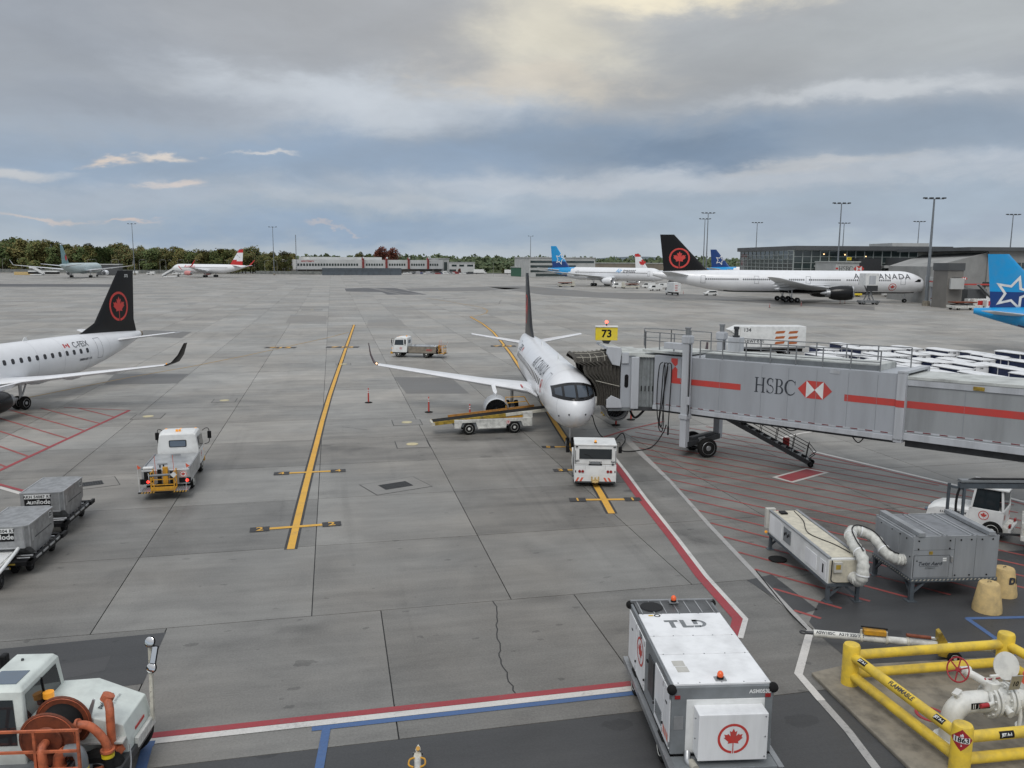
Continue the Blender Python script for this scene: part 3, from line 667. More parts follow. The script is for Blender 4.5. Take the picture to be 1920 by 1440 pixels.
def airliner(P, name, label, nose, psi, group=None):
    """P: dimensions and livery; psi: direction of the tail from +Y"""
    t = thing(name, label, 'airplane', (nose[0], nose[1], 0), math.pi / 2 - psi, group)
    fu = Fus(P); L = P['L']; n = P.get('seg', 40)
    xs = [P['nl'] * k for k in (.004, .02, .05, .1, .17, .26, .37, .5, .65, .82)]; x = P['nl']; xe = L - P['tl']; st = P.get('step', 1.2)
    k = max(2, int((xe - x) / st)); xs += [x + (xe - x) * i / k for i in range(k)]; kt = 16; xs += [xe + P['tl'] * i / kt for i in range(kt + 1)]
    rings = []
    for x in xs:
        c, w, h = fu.sec(x); rings.append([(x, w * math.sin(2 * math.pi * i / n), c + h * math.cos(2 * math.pi * i / n)) for i in range(n)])
    mats = P['skin']; MB().loft(rings, matfn=P.get('skinfn')).build('fuselage', mats, t, smooth=40)
    if P.get('apu'): c, w, h = fu.sec(L); MB().lathe([(-.25, w * .98), (.35, w * .8), (.36, w * .55), (.0, w * .5)], (L, 0, c), (1, 0, .12), 18).build('exhaust_cone', 'tan_apu', t, smooth=40)
    # belly fairing
    b = P['fair']; fr = []
    for i in range(13):
        q = i / 12; x = b[0] + (b[1] - b[0]) * q; e = math.sin(math.pi * q) ** .45 if 0 < q < 1 else .02
        fr.append([(x, P['w'] * b[2] * e * math.sin(2 * math.pi * j / 20), P['zc'] - P['h'] * .52 + P['h'] * b[3] * e * math.cos(2 * math.pi * j / 20)) for j in range(20)])
    MB().loft(fr).build('belly_fairing', P.get('belly', 'aircraft_white'), t, smooth=50)
    wg = P['wing']                                   # stations: (y, x_le, chord, z, t/c)
    for sd in (-1, 1):
        rows = [foil((x, sd * y, z), c, tc, (0, 0, 1)) for y, x, c, z, tc in wg]
        w_ = MB().loft(rows).build('wing', P.get('wingmat', 'wing_grey'), t, smooth=35)
        for y in P.get('track', ()):                 # flap track fairings
            import bisect
            for a_, b_ in zip(wg, wg[1:]):
                if a_[0] <= y <= b_[0]:
                    q = (y - a_[0]) / (b_[0] - a_[0]); xl, ch, zz = [a_[i] + (b_[i] - a_[i]) * q for i in (1, 2, 3)]
                    s_ = ch * .22 + .3; MB().lathe([(-s_ * 1.2, .02), (-s_ * .6, s_ * .16), (0, s_ * .2), (s_ * .7, s_ * .13), (s_ * 1.25, .02)], (xl + ch * .82, sd * y, zz - s_ * .22), (1, 0, -.04), 10).build('flap_fairing', P.get('wingmat', 'wing_grey'), w_, smooth=50)
        wl = P.get('winglet')
        if wl:
            rr = [foil((x, sd * y, z), c, .09, (0, -sd * math.sin(cant), math.cos(cant))) for y, x, c, z, cant in wl['st']]
            MB().loft(rr).build('winglet', wl['mat'], w_, smooth=35)
    # engines
    for sd in (-1, 1):
        for ex, ey, ez, er, el in P['eng']:
            o = (ex, sd * ey, ez)
            nac = MB().lathe([(el * .30, er * .76), (el * .06, er * .80), (0.015 * el, er * .86), (.05 * el, er * .93), (.22 * el, er * 1.0), (.5 * el, er * 1.0), (.75 * el, er * .88), (.88 * el, er * .72), (.88 * el, er * .66), (.6 * el, er * .6)], o, (1, 0, -.03), 32, caps=False).build('engine_nacelle', P['nacelle'], t, smooth=50)
            MB().lathe([(.035 * el, er * .795), (.008 * el, er * .82), (-.012 * el, er * .865), (.0 * el, er * .915), (.05 * el, er * .945)], o, (1, 0, -.03), 32, caps=False).build('inlet_lip', 'lip_metal', nac, smooth=60)
            f = MB(); f.cyl((ex + el * .26, sd * ey, ez), (ex + el * .28, sd * ey, ez), er * .79, n=28)
            f.build('fan_disc', 'black', nac)
            fb = MB()
            for i in range(20):
                a0 = 2 * math.pi * i / 20; a1 = a0 + .17
                fb.add([(ex + el * .245, sd * ey + er * r_ * math.cos(a), ez + er * r_ * math.sin(a)) for r_, a in ((.22, a0), (.22, a1), (.77, a1 + .12), (.77, a0 + .12))], [(0, 1, 2, 3)])
            fb.build('fan_blades', 'steel_dark', nac)
            MB().lathe([(-.10 * el, .01), (-.05 * el, er * .12), (.03 * el, er * .22), (.05 * el, er * .23)], (ex + el * .22, sd * ey, ez), (1, 0, 0), 18).build('spinner', 'steel_dark', nac, smooth=60)
            MB().lathe([(.70 * el, er * .62), (1.02 * el, er * .50), (1.02 * el, er * .42), (.9 * el, er * .36), (1.22 * el, er * .10), (1.25 * el, .01)], o, (1, 0, -.03), 24, caps=False).build('exhaust', P.get('exh', 'grey_metal'), nac, smooth=40)
            # pylon
            zw = None
            for a_, b_ in zip(wg, wg[1:]):
                if a_[0] <= ey <= b_[0]: q = (ey - a_[0]) / (b_[0] - a_[0]); zw = a_[3] + (b_[3] - a_[3]) * q; xw = a_[1] + (b_[1] - a_[1]) * q; cw = a_[2] + (b_[2] - a_[2]) * q
            pw = er * .16; rows = []
            for zz, x0, x1 in ((ez + er * .80, ex + el * .22, ex + el * 1.05), (ez + er * 1.08, ex + el * .30, ex + el * 1.2), (zw + .05, xw - er * .25, xw + cw * .75)):
                rows.append([(x0, sd * ey, zz), (x0 + .35 * (x1 - x0), sd * ey + pw, zz), (x1, sd * ey + pw * .3, zz), (x1, sd * ey - pw * .3, zz), (x0 + .35 * (x1 - x0), sd * ey - pw, zz)])
            MB().loft(rows).build('pylon', P.get('pylon', 'wing_grey'), t, smooth=40)
    # tail
    fn = P['fin']; fr = [foil((x, 0, z), c, tc, (0, 1, 0)) for z, x, c, tc in fn]
    MB().loft(fr, matfn=P.get('finfn')).build('tail_fin', P['finmat'], t, smooth=35)
    for sd in (-1, 1):
        MB().loft([foil((x, sd * y, z), c, tc, (0, 0, 1)) for y, x, c, z, tc in P['stab']]).build('tailplane', P.get('stabmat', 'wing_grey'), t, smooth=35)
    # landing gear
    g = P['gear']
    def leg(x, y, r, w, zt, axles, strut, dual):
        s_ = MB(); s_.cyl((x, y, r), (x, y, zt), strut, n=10); s_.cyl((x + .05, y, r * 1.6), (x + zt * .35, y, zt), strut * .5, n=8)
        s_.build('gear_strut', 'alu', t, smooth=40)
        for k in range(axles):
            xa = x + (k - (axles - 1) / 2) * r * 2.25
            for q in (-1, 1): wheel(t, (xa, y + q * dual, r), r, w, (0, 1, 0), name='gear_wheel', n=18)
        if axles > 1: MB().bar((x - r * 1.4 * (axles - 1), y, r), (x + r * 1.4 * (axles - 1), y, r), strut, strut * 1.4).build('bogie_beam', 'steel_dark', t)
    leg(g['nx'], 0, g['nr'], g['nr'] * .55, P['zc'] - P['h'] * .6, 1, g['nr'] * .22, g['nr'] * .5)
    for sd in (-1, 1): leg(g['mx'], sd * g['my'], g['mr'], g['mr'] * .6, g.get('mz', P['zc'] - P['h'] * .4), g['ax'], g['mr'] * .24, g['mr'] * .62)
    return t, fu
def side_map(fu, sd, x0, z0, flip=1, off=.014):
    """outline (x to the reader's right, y up) onto the fuselage side; sd = -1 / 1, reading direction chosen for that side"""
    return lambda x, y: fu.side(x0 + flip * x, z0 + y, sd, off)
def fin_map(P, sd, x0, z0, flip, off=.012):
    fn = P['fin']
    def f(x, y):
        X, Z = x0 + flip * x, z0 + y
        for a, b in zip(fn, fn[1:]):
            if a[0] <= Z <= b[0]:
                q = (Z - a[0]) / (b[0] - a[0]); xl = a[1] + (b[1] - a[1]) * q; c = a[2] + (b[2] - a[2]) * q; tc = a[3] + (b[3] - a[3]) * q
                return Vector((X, sd * (tc * c * naca((X - xl) / c) + off), Z))
        return Vector((X, sd * .05, Z))
    return f
def window_mesh(w, h, name='cabin_window'):
    b = MB(); pts = []
    for cx, cy, a0 in ((1, 1, 0), (-1, 1, 90), (-1, -1, 180), (1, -1, 270)):
        for k in range(4): a = R(a0 + 30 * k); rr = min(w, h) * .42; pts.append((cx * (w / 2 - rr) + rr * math.cos(a), cy * (h / 2 - rr) + rr * math.sin(a)))
    b.prism(pts, -.02, .012, 'y'); return b.mesh(name, 'cabin_glass')
paint('cabin_glass', (.035, .035, .04), .15, dirt=0)
paint('door_line', (.22, .23, .25), .6, dirt=0)
def windows(t, fu, xs, z, sd, w, h, single=True):
    me = window_mesh(w, h)
    if single:
        for x in xs:
            p = fu.side(x, z, sd, 0.0); c, ww, hh = fu.sec(x); ang = math.atan2((z - c) / hh * ww, max(.05, math.sqrt(max(0, 1 - ((z - c) / hh) ** 2))) * hh)
            p2 = fu.side(x + .3, z, sd, 0.0); yaw = math.atan2(p2.y - p.y, .3)
            M4 = Matrix.Translation(p) @ rotz(yaw) @ (Matrix.Rotation(ang, 4, 'X') if sd > 0 else Matrix.Rotation(-ang, 4, 'X') @ rotz(math.pi))
            link('cabin_window', me, t, M4)
    else:
        b = MB()
        for x in xs:
            v = [fu.side(x + a, z + c, sd, .015) for a, c in ((-w / 2, -h / 2), (w / 2, -h / 2), (w / 2, h / 2), (-w / 2, h / 2))]; b.add(v, [(0, 1, 2, 3)])
        o = b.build('cabin_windows', 'cabin_glass', t); o['kind'] = 'stuff'
def door(t, fu, x, z0, z1, w, sd, name='cabin_door', th=.035):
    m = [(-w / 2, z0), (w / 2, z0), (w / 2, z1), (-w / 2, z1)]; i = [(a * (1 - 2 * th / w), b + (th if b == z0 else -th)) for a, b in m]
    decal(name, (m + i, [(k, (k + 1) % 4, 4 + (k + 1) % 4, 4 + k) for k in range(4)]), lambda a, b: fu.side(x + a, b, sd, .012), 'door_line', t, cut=.3)

# regional jet
E175 = dict(L=31.68, w=1.505, h=1.68, zc=2.98, nl=4.2, np=2.5, ne=.51, drop=.30, tl=10.2, ttop=.35, tend=.62, step=.9, seg=48, skin='aircraft_white', apu=True,
    fair=(9.2, 17.6, 1.02, .62), wingmat='wing_white', wing=[(0, 10.6, 5.6, 1.98, .13), (1.5, 11.3, 4.9, 2.05, .13), (4.6, 12.9, 3.2, 2.36, .12), (12.5, 17.0, 1.30, 3.2, .10)], track=(3.0, 5.6, 8.4),
    winglet=dict(st=[(12.5, 17.0, 1.30, 3.2, .1), (12.85, 17.3, 1.12, 3.37, .6), (13.12, 17.8, .85, 3.9, 1.15), (13.3, 18.4, .45, 4.75, 1.25)], mat='winglet_dark'),
    eng=[(8.4, 4.05, 1.28, .86, 3.1)], nacelle='nacelle_grey', pylon='aircraft_white',
    fin=[(4.2, 22.3, 9.1, .022), (4.72, 24.0, 7.3, .035), (5.45, 25.75, 5.35, .07), (9.95, 29.25, 2.15, .085)], finmat='fin_black',
    stab=[(0.2, 27.0, 2.9, 3.75, .10), (5.05, 29.75, 1.15, 4.4, .09)], stabmat='wing_white',
    gear=dict(nx=2.75, nr=.32, mx=14.1, my=2.6, mr=.50, ax=1, mz=2.2))
paint('wing_white', (.74, .75, .77), .36, dirt=.06, scale=.9)
paint('winglet_dark', (.05, .018, .02), .4, dirt=.05)
paint('nacelle_grey', (.45, .46, .47), .35, .4, dirt=.1)
paint('fin_black', (.008, .008, .009), .36, dirt=.0, spec=.3)
def regional(label, nose, psi, nacelle='nacelle_grey', reg=None, finno=None, winglet='winglet_dark'):
    P = dict(E175); P['nacelle'] = nacelle; P['winglet'] = dict(P['winglet'], mat=winglet)
    t, fu = airliner(P, 'regional_jet', label, nose, psi, 'regional jets parked at the gates')
    # windscreen: dark surround, then its panes
    def band(y): return 3.27 + .02 * y * y, 4.16 - .24 * abs(y) ** 2.2
    vs, fs = [], []; ny, nz = 26, 6
    for i in range(ny + 1):
        y = -1.24 + 2.48 * i / ny; a, b = band(y)
        for j in range(nz + 1): vs.append((y, a + (b - a) * j / nz))
    for i in range(ny):
        for j in range(nz): q = i * (nz + 1) + j; fs.append((q, q + nz + 1, q + nz + 2, q + 1))
    ws = decal('windscreen_surround', (vs, fs), lambda y, z: fu.front(y, z, .012), 'black_gloss', t); ws.data.shade_smooth()
    for y0, y1, sl in ((-.64, -.07, 0), (.07, .64, 0), (-1.10, -.76, .05), (.76, 1.10, .05)):
        v2 = []; f2 = []
        for i in range(7):
            for j in range(5):
                y = y0 + (y1 - y0) * i / 6; a, b = band(y); v2.append((y, a + .17 + (b - a - .30) * j / 4))
        for i in range(6):
            for j in range(4): q = i * 5 + j; f2.append((q, q + 5, q + 6, q + 1))
        o = decal('windscreen_pane', (v2, f2), lambda y, z: fu.front(y, z, .024), 'screen_glass', t); o.data.shade_smooth()
    for sd in (-1, 1):
        b = MB(); b.tube([fu.front(sd * .08, 3.27, .04), fu.front(sd * .18, 3.42, .05), fu.front(sd * .42, 3.37, .05)], .018, 6); b.build('wiper', 'black', t)
    for sd in (-1, 1):
        windows(t, fu, [6.9 + .80 * i for i in range(21)], 3.42, sd, .30, .42)
        door(t, fu, 4.35, 2.4, 4.3, .85, sd); door(t, fu, 24.6, 2.6, 4.3, .75, sd)
        fl = -1 if sd > 0 else 1                      # reading direction: seen from that side
        decal('lettering', text2d('AIR CANADA', .95, .0, spacing=1.15), side_map(fu, sd, 9.3, 4.06, fl), 'lettering_dark', t, cut=.2)
        decal('roundel', roundel2d(.42), side_map(fu, sd, 5.7, 3.3, fl), 'leaf_red', t, cut=.2)
        if reg:
            decal('registration', text2d(reg, .62, .004), side_map(fu, sd, 22.35, 3.97, fl), 'lettering_dark', t, cut=.2)
            fx = 20.75
            decal('flag', join2d(poly2d([(-.32, -.16), (-.16, -.16), (-.16, .16), (-.32, .16)]), poly2d([(.16, -.16), (.32, -.16), (.32, .16), (.16, .16)]), leaf2d(.14)), side_map(fu, sd, fx, 4.0, fl), 'red', t)
            decal('lettering', text2d('EMBRAER 175', .26, .006, .25), side_map(fu, sd, 22.6, 2.72, fl), 'lettering_dark', t, cut=.3)
        decal('roundel', roundel2d(1.32), fin_map(P, sd, 28.95, 6.75, fl), 'fin_red', t, cut=.4)
        if finno: decal('fin_number', text2d(finno, .36, .01), fin_map(P, sd, 30.25, 9.45, fl), 'white', t)
    for x in (1.05, 3.4, 5.9, 8.6, 17.4, 20.2, 23.2, 26.0):     # skin joints
        rg = []
        for dx in (0, .022): c, w, h = fu.sec(x + dx); rg.append([(x + dx, (w + .004) * math.sin(2 * math.pi * i / 48), c + (h + .004) * math.cos(2 * math.pi * i / 48)) for i in range(48)])
        MB().loft(rg, False, False).build('skin_joint', 'skin_line', t, smooth=60)
    b = MB(); b.prism([(8.0, 4.6), (8.3, 4.98), (8.55, 4.98), (8.6, 4.6)], -.02, .02, 'y'); b.prism([(17.5, 4.6), (17.8, 4.94), (18.0, 4.94), (18.1, 4.6)], -.02, .02, 'y'); b.build('antenna', 'white', t)
    for sd in (-.75, .75):
        b = MB()
        for y, z in ((sd * .62, 2.5), (sd * 1.25, 2.3)): b.ball(fu.front(y, z, .0), .055, 8, 5)
        b.build('probe', 'steel_dark', t)
    for sd in (-1, 1): MB().ball((17.15, sd * 12.6, 3.33), .06, 8, 5).build('wingtip_light', 'lamp_warm' if sd > 0 else 'lamp_amber', t)
    return t, fu, P
jet_c, fu_c, _ = regional('white regional jet with black tail docked nose-on at the jet bridge', (3.71, 45.33), R(-4.57), reg='C-FEJB')
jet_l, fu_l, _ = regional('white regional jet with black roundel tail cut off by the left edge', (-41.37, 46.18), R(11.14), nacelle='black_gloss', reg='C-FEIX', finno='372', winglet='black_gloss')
# open cargo door of the docked jet, hinged above the hold
b = MB()
for i in range(9):
    a = math.pi * i / 8
op = [fu_c.side(7.2 + 1.0 * (i / 8), 2.45, 1, .05) for i in range(9)]
vs = [p + Vector((0, .0, 0)) for p in op] + [p + Vector((0, 1.0, .55)) for p in op]
b.add(vs, [(i, i + 1, 10 + i, 9 + i) for i in range(8)]); cd = b.build('cargo_door', 'aircraft_white', jet_c)
md = cd.modifiers.new('thickness', 'SOLIDIFY'); md.thickness = .08
MB().tube([vs[9], vs[12], vs[17]], .05, 6).build('door_seal', 'red', cd)
decal('cargo_hold', poly2d([(7.15, 1.65), (8.25, 1.65), (8.25, 2.45), (7.15, 2.45)]), lambda x, z: fu_c.side(x, z, 1, .02), 'black', jet_c, cut=.2)

# wide bodies and others
def widebody(L, w, h, zc, fin_top, eng, span, mx, wingx, **k):
    s_ = span / 2; g = k.get('wz', zc - h * .55)
    P = dict(L=L, w=w, h=h, zc=zc, nl=L * .105 if L > 50 else L * .12, np=1.9, ne=.58, drop=h * .34, tl=L * .30, ttop=h * .22, tend=h * .36, step=2.0, seg=36, skin='aircraft_white',
        fair=(wingx - L * .03, wingx + L * .26, 1.03, .62), wing=[(0, wingx, L * .20, g, .12), (w, wingx + w * .75, L * .175, g + .1, .12), (s_ * .36, wingx + s_ * .30, L * .105, g + s_ * .36 * .09, .11), (s_ * .97, wingx + s_ * .66, L * .036, g + s_ * .10, .09), (s_, wingx + s_ * .72, L * .015, g + s_ * .108, .09)],
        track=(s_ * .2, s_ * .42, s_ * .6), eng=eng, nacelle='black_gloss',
        fin=[(zc + h * .84, L * .772, L * .19, .05), (zc + h * 1.06, L * .802, L * .158, .08), (fin_top, L * .925, L * .052, .08)], finmat='fin_black',
        stab=[(.3, L * .855, L * .092, zc + h * .42, .10), (s_ * .335, L * .945, L * .032, zc + h * .42 + s_ * .04, .09)], gear=dict(nx=L * .08, nr=.55, mx=mx, my=w * 1.75, mr=.68, ax=2))
    P.update(k.get('over', {})); return P
TXT = lambda t, fu, body, size, x, z, sd, mat_, bold=.0, shear=0, spacing=1.0, cut=.6: decal('lettering', text2d(body, size, bold, shear, spacing=spacing), side_map(fu, sd, x, z, -1 if sd > 0 else 1, .03), mat_, t, cut=cut)
# big twin at the pier, black tail
P7 = widebody(73.9, 3.1, 3.1, 5.6, 18.5, [(22.5, 9.7, 2.95, 2.0, 6.6)], 64.8, 37.0, 24.5)
P7['gear'] = dict(nx=5.9, nr=.55, mx=37.0, my=5.5, mr=.66, ax=3, mz=4.2); P7['stabmat'] = 'wing_grey'
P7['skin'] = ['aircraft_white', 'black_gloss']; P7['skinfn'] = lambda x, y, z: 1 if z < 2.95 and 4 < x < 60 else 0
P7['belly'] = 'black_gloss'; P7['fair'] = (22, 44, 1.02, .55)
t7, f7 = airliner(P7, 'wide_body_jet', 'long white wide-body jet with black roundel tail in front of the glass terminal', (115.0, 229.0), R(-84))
t7.scale = (1.02, 1.02, 1.0)
for sd in (-1, 1):
    TXT(t7, f7, 'AIR CANADA', 2.05, 13.0, 7.15, sd, 'lettering_dark', .02, spacing=1.25)
    windows(t7, f7, [11 + .53 * i for i in range(22)] + [24 + .53 * i for i in range(16)] + [33.5 + .53 * i for i in range(8)] + [41 + .53 * i for i in range(17)] + [51 + .53 * i for i in range(17)], 6.15, sd, .30, .45, False)
    for x in (7.6, 18.5, 32.3, 46.0, 60.3): door(t7, f7, x, 5.0, 7.1, 1.25, sd, th=.09)
    fl = -1 if sd > 0 else 1
    decal('roundel', ring2d(0.02, 1.05, 28), side_map(f7, sd, 10.2, 4.35, fl, .02), 'aircraft_white', t7, cut=.5)
    decal('roundel', roundel2d(1.0), side_map(f7, sd, 10.2, 4.35, fl, .045), 'leaf_red', t7, cut=.5)
    decal('roundel', roundel2d(2.85), fin_map(P7, sd, 66.7, 11.9, fl, .03), 'fin_red', t7, cut=1.0)
    decal('cockpit_window', poly2d([(-1.0, -.35), (.8, -.38), (1.05, .30), (.2, .42)] if sd < 0 else [(1.0, -.35), (-.8, -.38), (-1.05, .30), (-.2, .42)]), lambda x, y, sd=sd: f7.side(3.6 - (x if sd < 0 else -x), 6.15 + y, sd, .03), 'black_gloss', t7, cut=.3)
# twin with blue star tail behind it
def star_marks(t, fu, P, x, z, r, sd, off=.04):
    decal('star', star2d(r, .46, .70, -.25 if sd < 0 else .25), fin_map(P, sd, x, z, -1 if sd > 0 else 1, off), 'white', t, cut=.8)
def transat(label, nose, psi, L=63.7, w=2.82, h=2.82, zc=5.3, top=17.6, eng=None, span=60.3, mx=33.0, wx=21.5, dark=False, over={}, star=(.885, .38, 3.0), txt=True):
    P = widebody(L, w, h, zc, top, eng or [(19.5, 9.4, 2.6, 1.55, 5.6)], span, mx, wx, over=over)
    P['nacelle'] = 'aircraft_white'; xt = L * .735
    P['skin'] = ['aircraft_white', 'transat_blue', 'transat_dark']; P['skinfn'] = lambda x, y, z: (2 if z < zc - h * .2 and x < L * .9 else 1) if x > xt + (zc + h - z) * 1.0 else 0
    P['finmat'] = ['transat_blue', 'transat_dark']; P['finfn'] = (lambda x, y, z: 1) if dark else (lambda x, y, z: 1 if z < zc + h * 1.5 else 0)
    P['fin'] = P['fin'][:2] + [(zc + h * 1.06 + (top - zc - h * 1.06) * k, L * (.802 + .123 * k), L * (.158 - .106 * k), .08) for k in (.25, .4, .6, .8)] + P['fin'][2:]
    t, fu = airliner(P, 'twin_jet', label, nose, psi, 'jets with a star on a blue tail')
    for sd in (-1, 1):
        windows(t, fu, [L * .11 + .53 * i for i in range(int(L * 1.16))], zc + h * .22, sd, .30, .42, False)
        if txt:
            TXT(t, fu, 'transat', 2.3, L * .255, zc + h * .52, sd, 'lettering_dark', .03, .2, cut=.7); TXT(t, fu, 'Air', 2.3, L * .255 + 5.3 if sd < 0 else L * .255 + 5.3, zc + h * .52, sd, 'transat_blue', .03, .2, cut=.7)
        for x in (L * .095, L * .26, L * .69): door(t, fu, x, zc - .6, zc + 1.4, 1.1, sd, th=.08)
        star_marks(t, fu, P, L * star[0], zc + h + (top - zc - h) * star[1], star[2], sd)
    return t, fu
psi = R(-47); d_ = Vector((math.sin(psi), math.cos(psi)))
tail = Vector((16.6, 388)); nz = tail - d_ * 63.7
transat('white twin jet with bright blue star tail standing left of the long wide-body', (nz.x, nz.y), psi)
psi = R(-58); d_ = Vector((math.sin(psi), math.cos(psi))); tail = at(1826, 578, 5.3).xy; nz = tail - d_ * 44.5
transat('jet with bright blue star tail cut off by the right edge', (nz.x, nz.y), psi, L=44.5, w=1.98, h=2.05, zc=3.75, top=12.2, eng=[(14.5, 5.75, 1.75, 1.1, 4.2)], span=34.1, mx=22.6, wx=14.5, star=(.905, .24, 2.35), txt=False,
        over=dict(gear=dict(nx=5, nr=.38, mx=22.6, my=3.8, mr=.58, ax=1), skin='x'))
psi = R(-60); d_ = Vector((math.sin(psi), math.cos(psi))); tail = aty(1326, 500, 470).xy; nz = tail - d_ * 63.7
transat('distant jet with dark navy star tail beyond the light masts', (nz.x, nz.y), psi, dark=True, txt=False)
# red and white tail behind the blue-tailed twin
Pr = widebody(44.5, 1.98, 2.05, 4.2, 14.6, [(14.5, 5.75, 2.0, 1.1, 4.2)], 34.1, 22.6, 14.5); Pr['nacelle'] = 'aircraft_white'
Pr['fin'] = Pr['fin'][:2] + [(4.2 + 2.05 * 1.06 + (14.6 - 6.37) * k, 44.5 * (.802 + .123 * k), 44.5 * (.158 - .106 * k), .08) for k in (.3, .5, .7, .82, .9)] + Pr['fin'][2:]
Pr['finmat'] = ['aircraft_white', 'austrian_red']; Pr['finfn'] = lambda x, y, z: 1 if z > 13.2 else 0
psi = R(-62); d_ = Vector((math.sin(psi), math.cos(psi))); tail = aty(1186, 503, 430).xy; nz = tail - d_ * 44.5
tr, fr_ = airliner(Pr, 'twin_jet', 'jet with white and red leaf tail showing above the blue-tailed twin', (nz.x, nz.y), psi)
for sd in (-1, 1): decal('leaf', leaf2d(2.1), fin_map(Pr, sd, 39.2, 9.9, -1 if sd > 0 else 1, .05), 'austrian_red', tr, cut=1)
# far left: pale green jet seen from behind, white and red jet side-on
Pg = widebody(63.7, 2.82, 2.82, 5.3, 17.4, [(19.5, 9.4, 2.6, 1.55, 5.6)], 60.3, 33.0, 21.5); Pg['nacelle'] = 'aircraft_white'; Pg['skin'] = 'old_green'; Pg['finmat'] = 'old_tail'; Pg['belly'] = 'old_green'
s_ = 30.15; Pg['winglet'] = dict(st=[(s_, 21.5 + s_ * .72, 1.0, 5.3 - 1.55 + s_ * .108, .5), (s_ + .5, 21.5 + s_ * .76, .8, 8.6, 1.1), (s_ + .8, 21.5 + s_ * .80, .4, 9.8, 1.3)], mat='white')
psi = R(170); d_ = Vector((math.sin(psi), math.cos(psi))); tail = aty(113, 497, 430).xy; nz = tail - d_ * 63.7
tg, fg = airliner(Pg, 'wide_body_jet', 'pale green jet seen from behind with wings spread by the trees', (nz.x, nz.y), psi)
for sd in (-1, 1): decal('leaf', leaf2d(2.3), fin_map(Pg, sd, 55.6, 10.6, -1 if sd > 0 else 1, .05), 'austrian_red', tg, cut=1)
Pa = widebody(54.9, 2.5, 2.6, 5.0, 16.2, [(17.5, 7.9, 2.5, 1.4, 5.0)], 47.6, 29.0, 18.5); Pa['nacelle'] = ['aircraft_white', 'austrian_red']
Pa['nacelle'] = 'austrian_white_red'
paint('austrian_white_red', (.62, .25, .24), .4, dirt=.05)
Pa['skin'] = 'aircraft_white'; Pa['fin'] = Pa['fin'][:2] + [(5 + 2.6 * 1.06 + (16.2 - 7.76) * k, 54.9 * (.802 + .123 * k), 54.9 * (.158 - .106 * k), .08) for k in (.1, .2, .3, .4, .55, .7, .78, .86)] + Pa['fin'][2:]
Pa['finmat'] = ['aircraft_white', 'austrian_red']; Pa['finfn'] = lambda x, y, z: 1 if z > 14.3 or z < 10.2 - (x - 48) * .25 else 0
s_ = 23.8; zz = 5.0 - 2.6 * .55 + s_ * .108; Pa['winglet'] = dict(st=[(s_, 18.5 + s_ * .72, 1.0, zz, .5), (s_ + .6, 18.5 + s_ * .80, 1.2, zz + 1.0, 1.1), (s_ + 1.3, 18.5 + s_ * .93, .6, zz + 3.9, 1.3)], mat='austrian_red')
psi = R(112); d_ = Vector((math.sin(psi), math.cos(psi))); nzp = aty(323, 503, 500).xy
ta, fa = airliner(Pa, 'wide_body_jet', 'white jet with red and white tail and red winglets far left', (nzp.x, nzp.y), psi)
for sd in (-1, 1):
    TXT(ta, fa, 'Austrian', 2.4, 15.5, 6.3, sd, 'austrian_red', .0); windows(ta, fa, [9 + .53 * i for i in range(66)], 5.6, sd, .3, .4, False)
    decal('swoosh', poly2d([(-1.9, .9), (-1.2, 1.0), (1.6, -1.4), (1.2, -1.6)]), side_map(fa, sd, 8.5, 5.6, -1 if sd > 0 else 1, .03), 'austrian_red', ta, cut=.8)
    decal('swoosh', poly2d([(-1.5, .8), (-.6, .5), (1.3, -1.0), (.9, -.9), (-.2, .1)]), fin_map(Pa, sd, 50.3, 12.3, -1 if sd > 0 else 1, .05), 'black', ta, cut=.8)

# ------------------------------------------------------------------ jet bridge (local x runs from the cab towards the terminal, -y is the side in view)
CC = Vector((11.1, 47.1)); BA = R(-45)
br = thing('jet_bridge', 'long grey jet bridge with red stripe joined to the regional jet', 'jet bridge', (CC.x, CC.y, 0), BA)
zb = lambda x: 2.65 + .022 * x
def bbox(b, x0, x1, y0, y1, h0, h1):
    v = [(x, y, zb(x) + h) for h in (h0, h1) for x, y in ((x0, y0), (x1, y0), (x1, y1), (x0, y1))]
    return b.add(v, [(0, 3, 2, 1), (4, 5, 6, 7), (0, 1, 5, 4), (1, 2, 6, 5), (2, 3, 7, 6), (3, 0, 4, 7)])
tun = bbox(MB(), -2.45, 11.35, -1.45, 1.45, 0, 3.06).build('outer_tunnel', 'bridge_grey', br, bevel=.02)
inn = bbox(MB(), 11.3, 36, -1.30, 1.30, .14, 2.80).build('inner_tunnel', 'bridge_grey_old', br, bevel=.02)
bbox(MB(), 11.3, 36, -1.36, 1.36, 2.80, 2.95).build('roof_panel', 'bridge_roof', inn, bevel=.02)
b = MB(); bbox(b, 11.3, 36, -1.345, -1.305, 2.52, 2.79); b.build('gutter_panel', 'bridge_light', inn)
col = MB(); bbox(col, 11.32, 11.72, -1.56, -1.30, -.12, 3.12); bbox(col, 11.32, 11.72, 1.30, 1.56, -.12, 3.12); bbox(col, 11.32, 11.72, -1.56, 1.56, 3.06, 3.2); bbox(col, 11.32, 11.72, -1.56, 1.56, -.2, -.02)
col.build('tunnel_collar', 'bridge_light', br, bevel=.015)
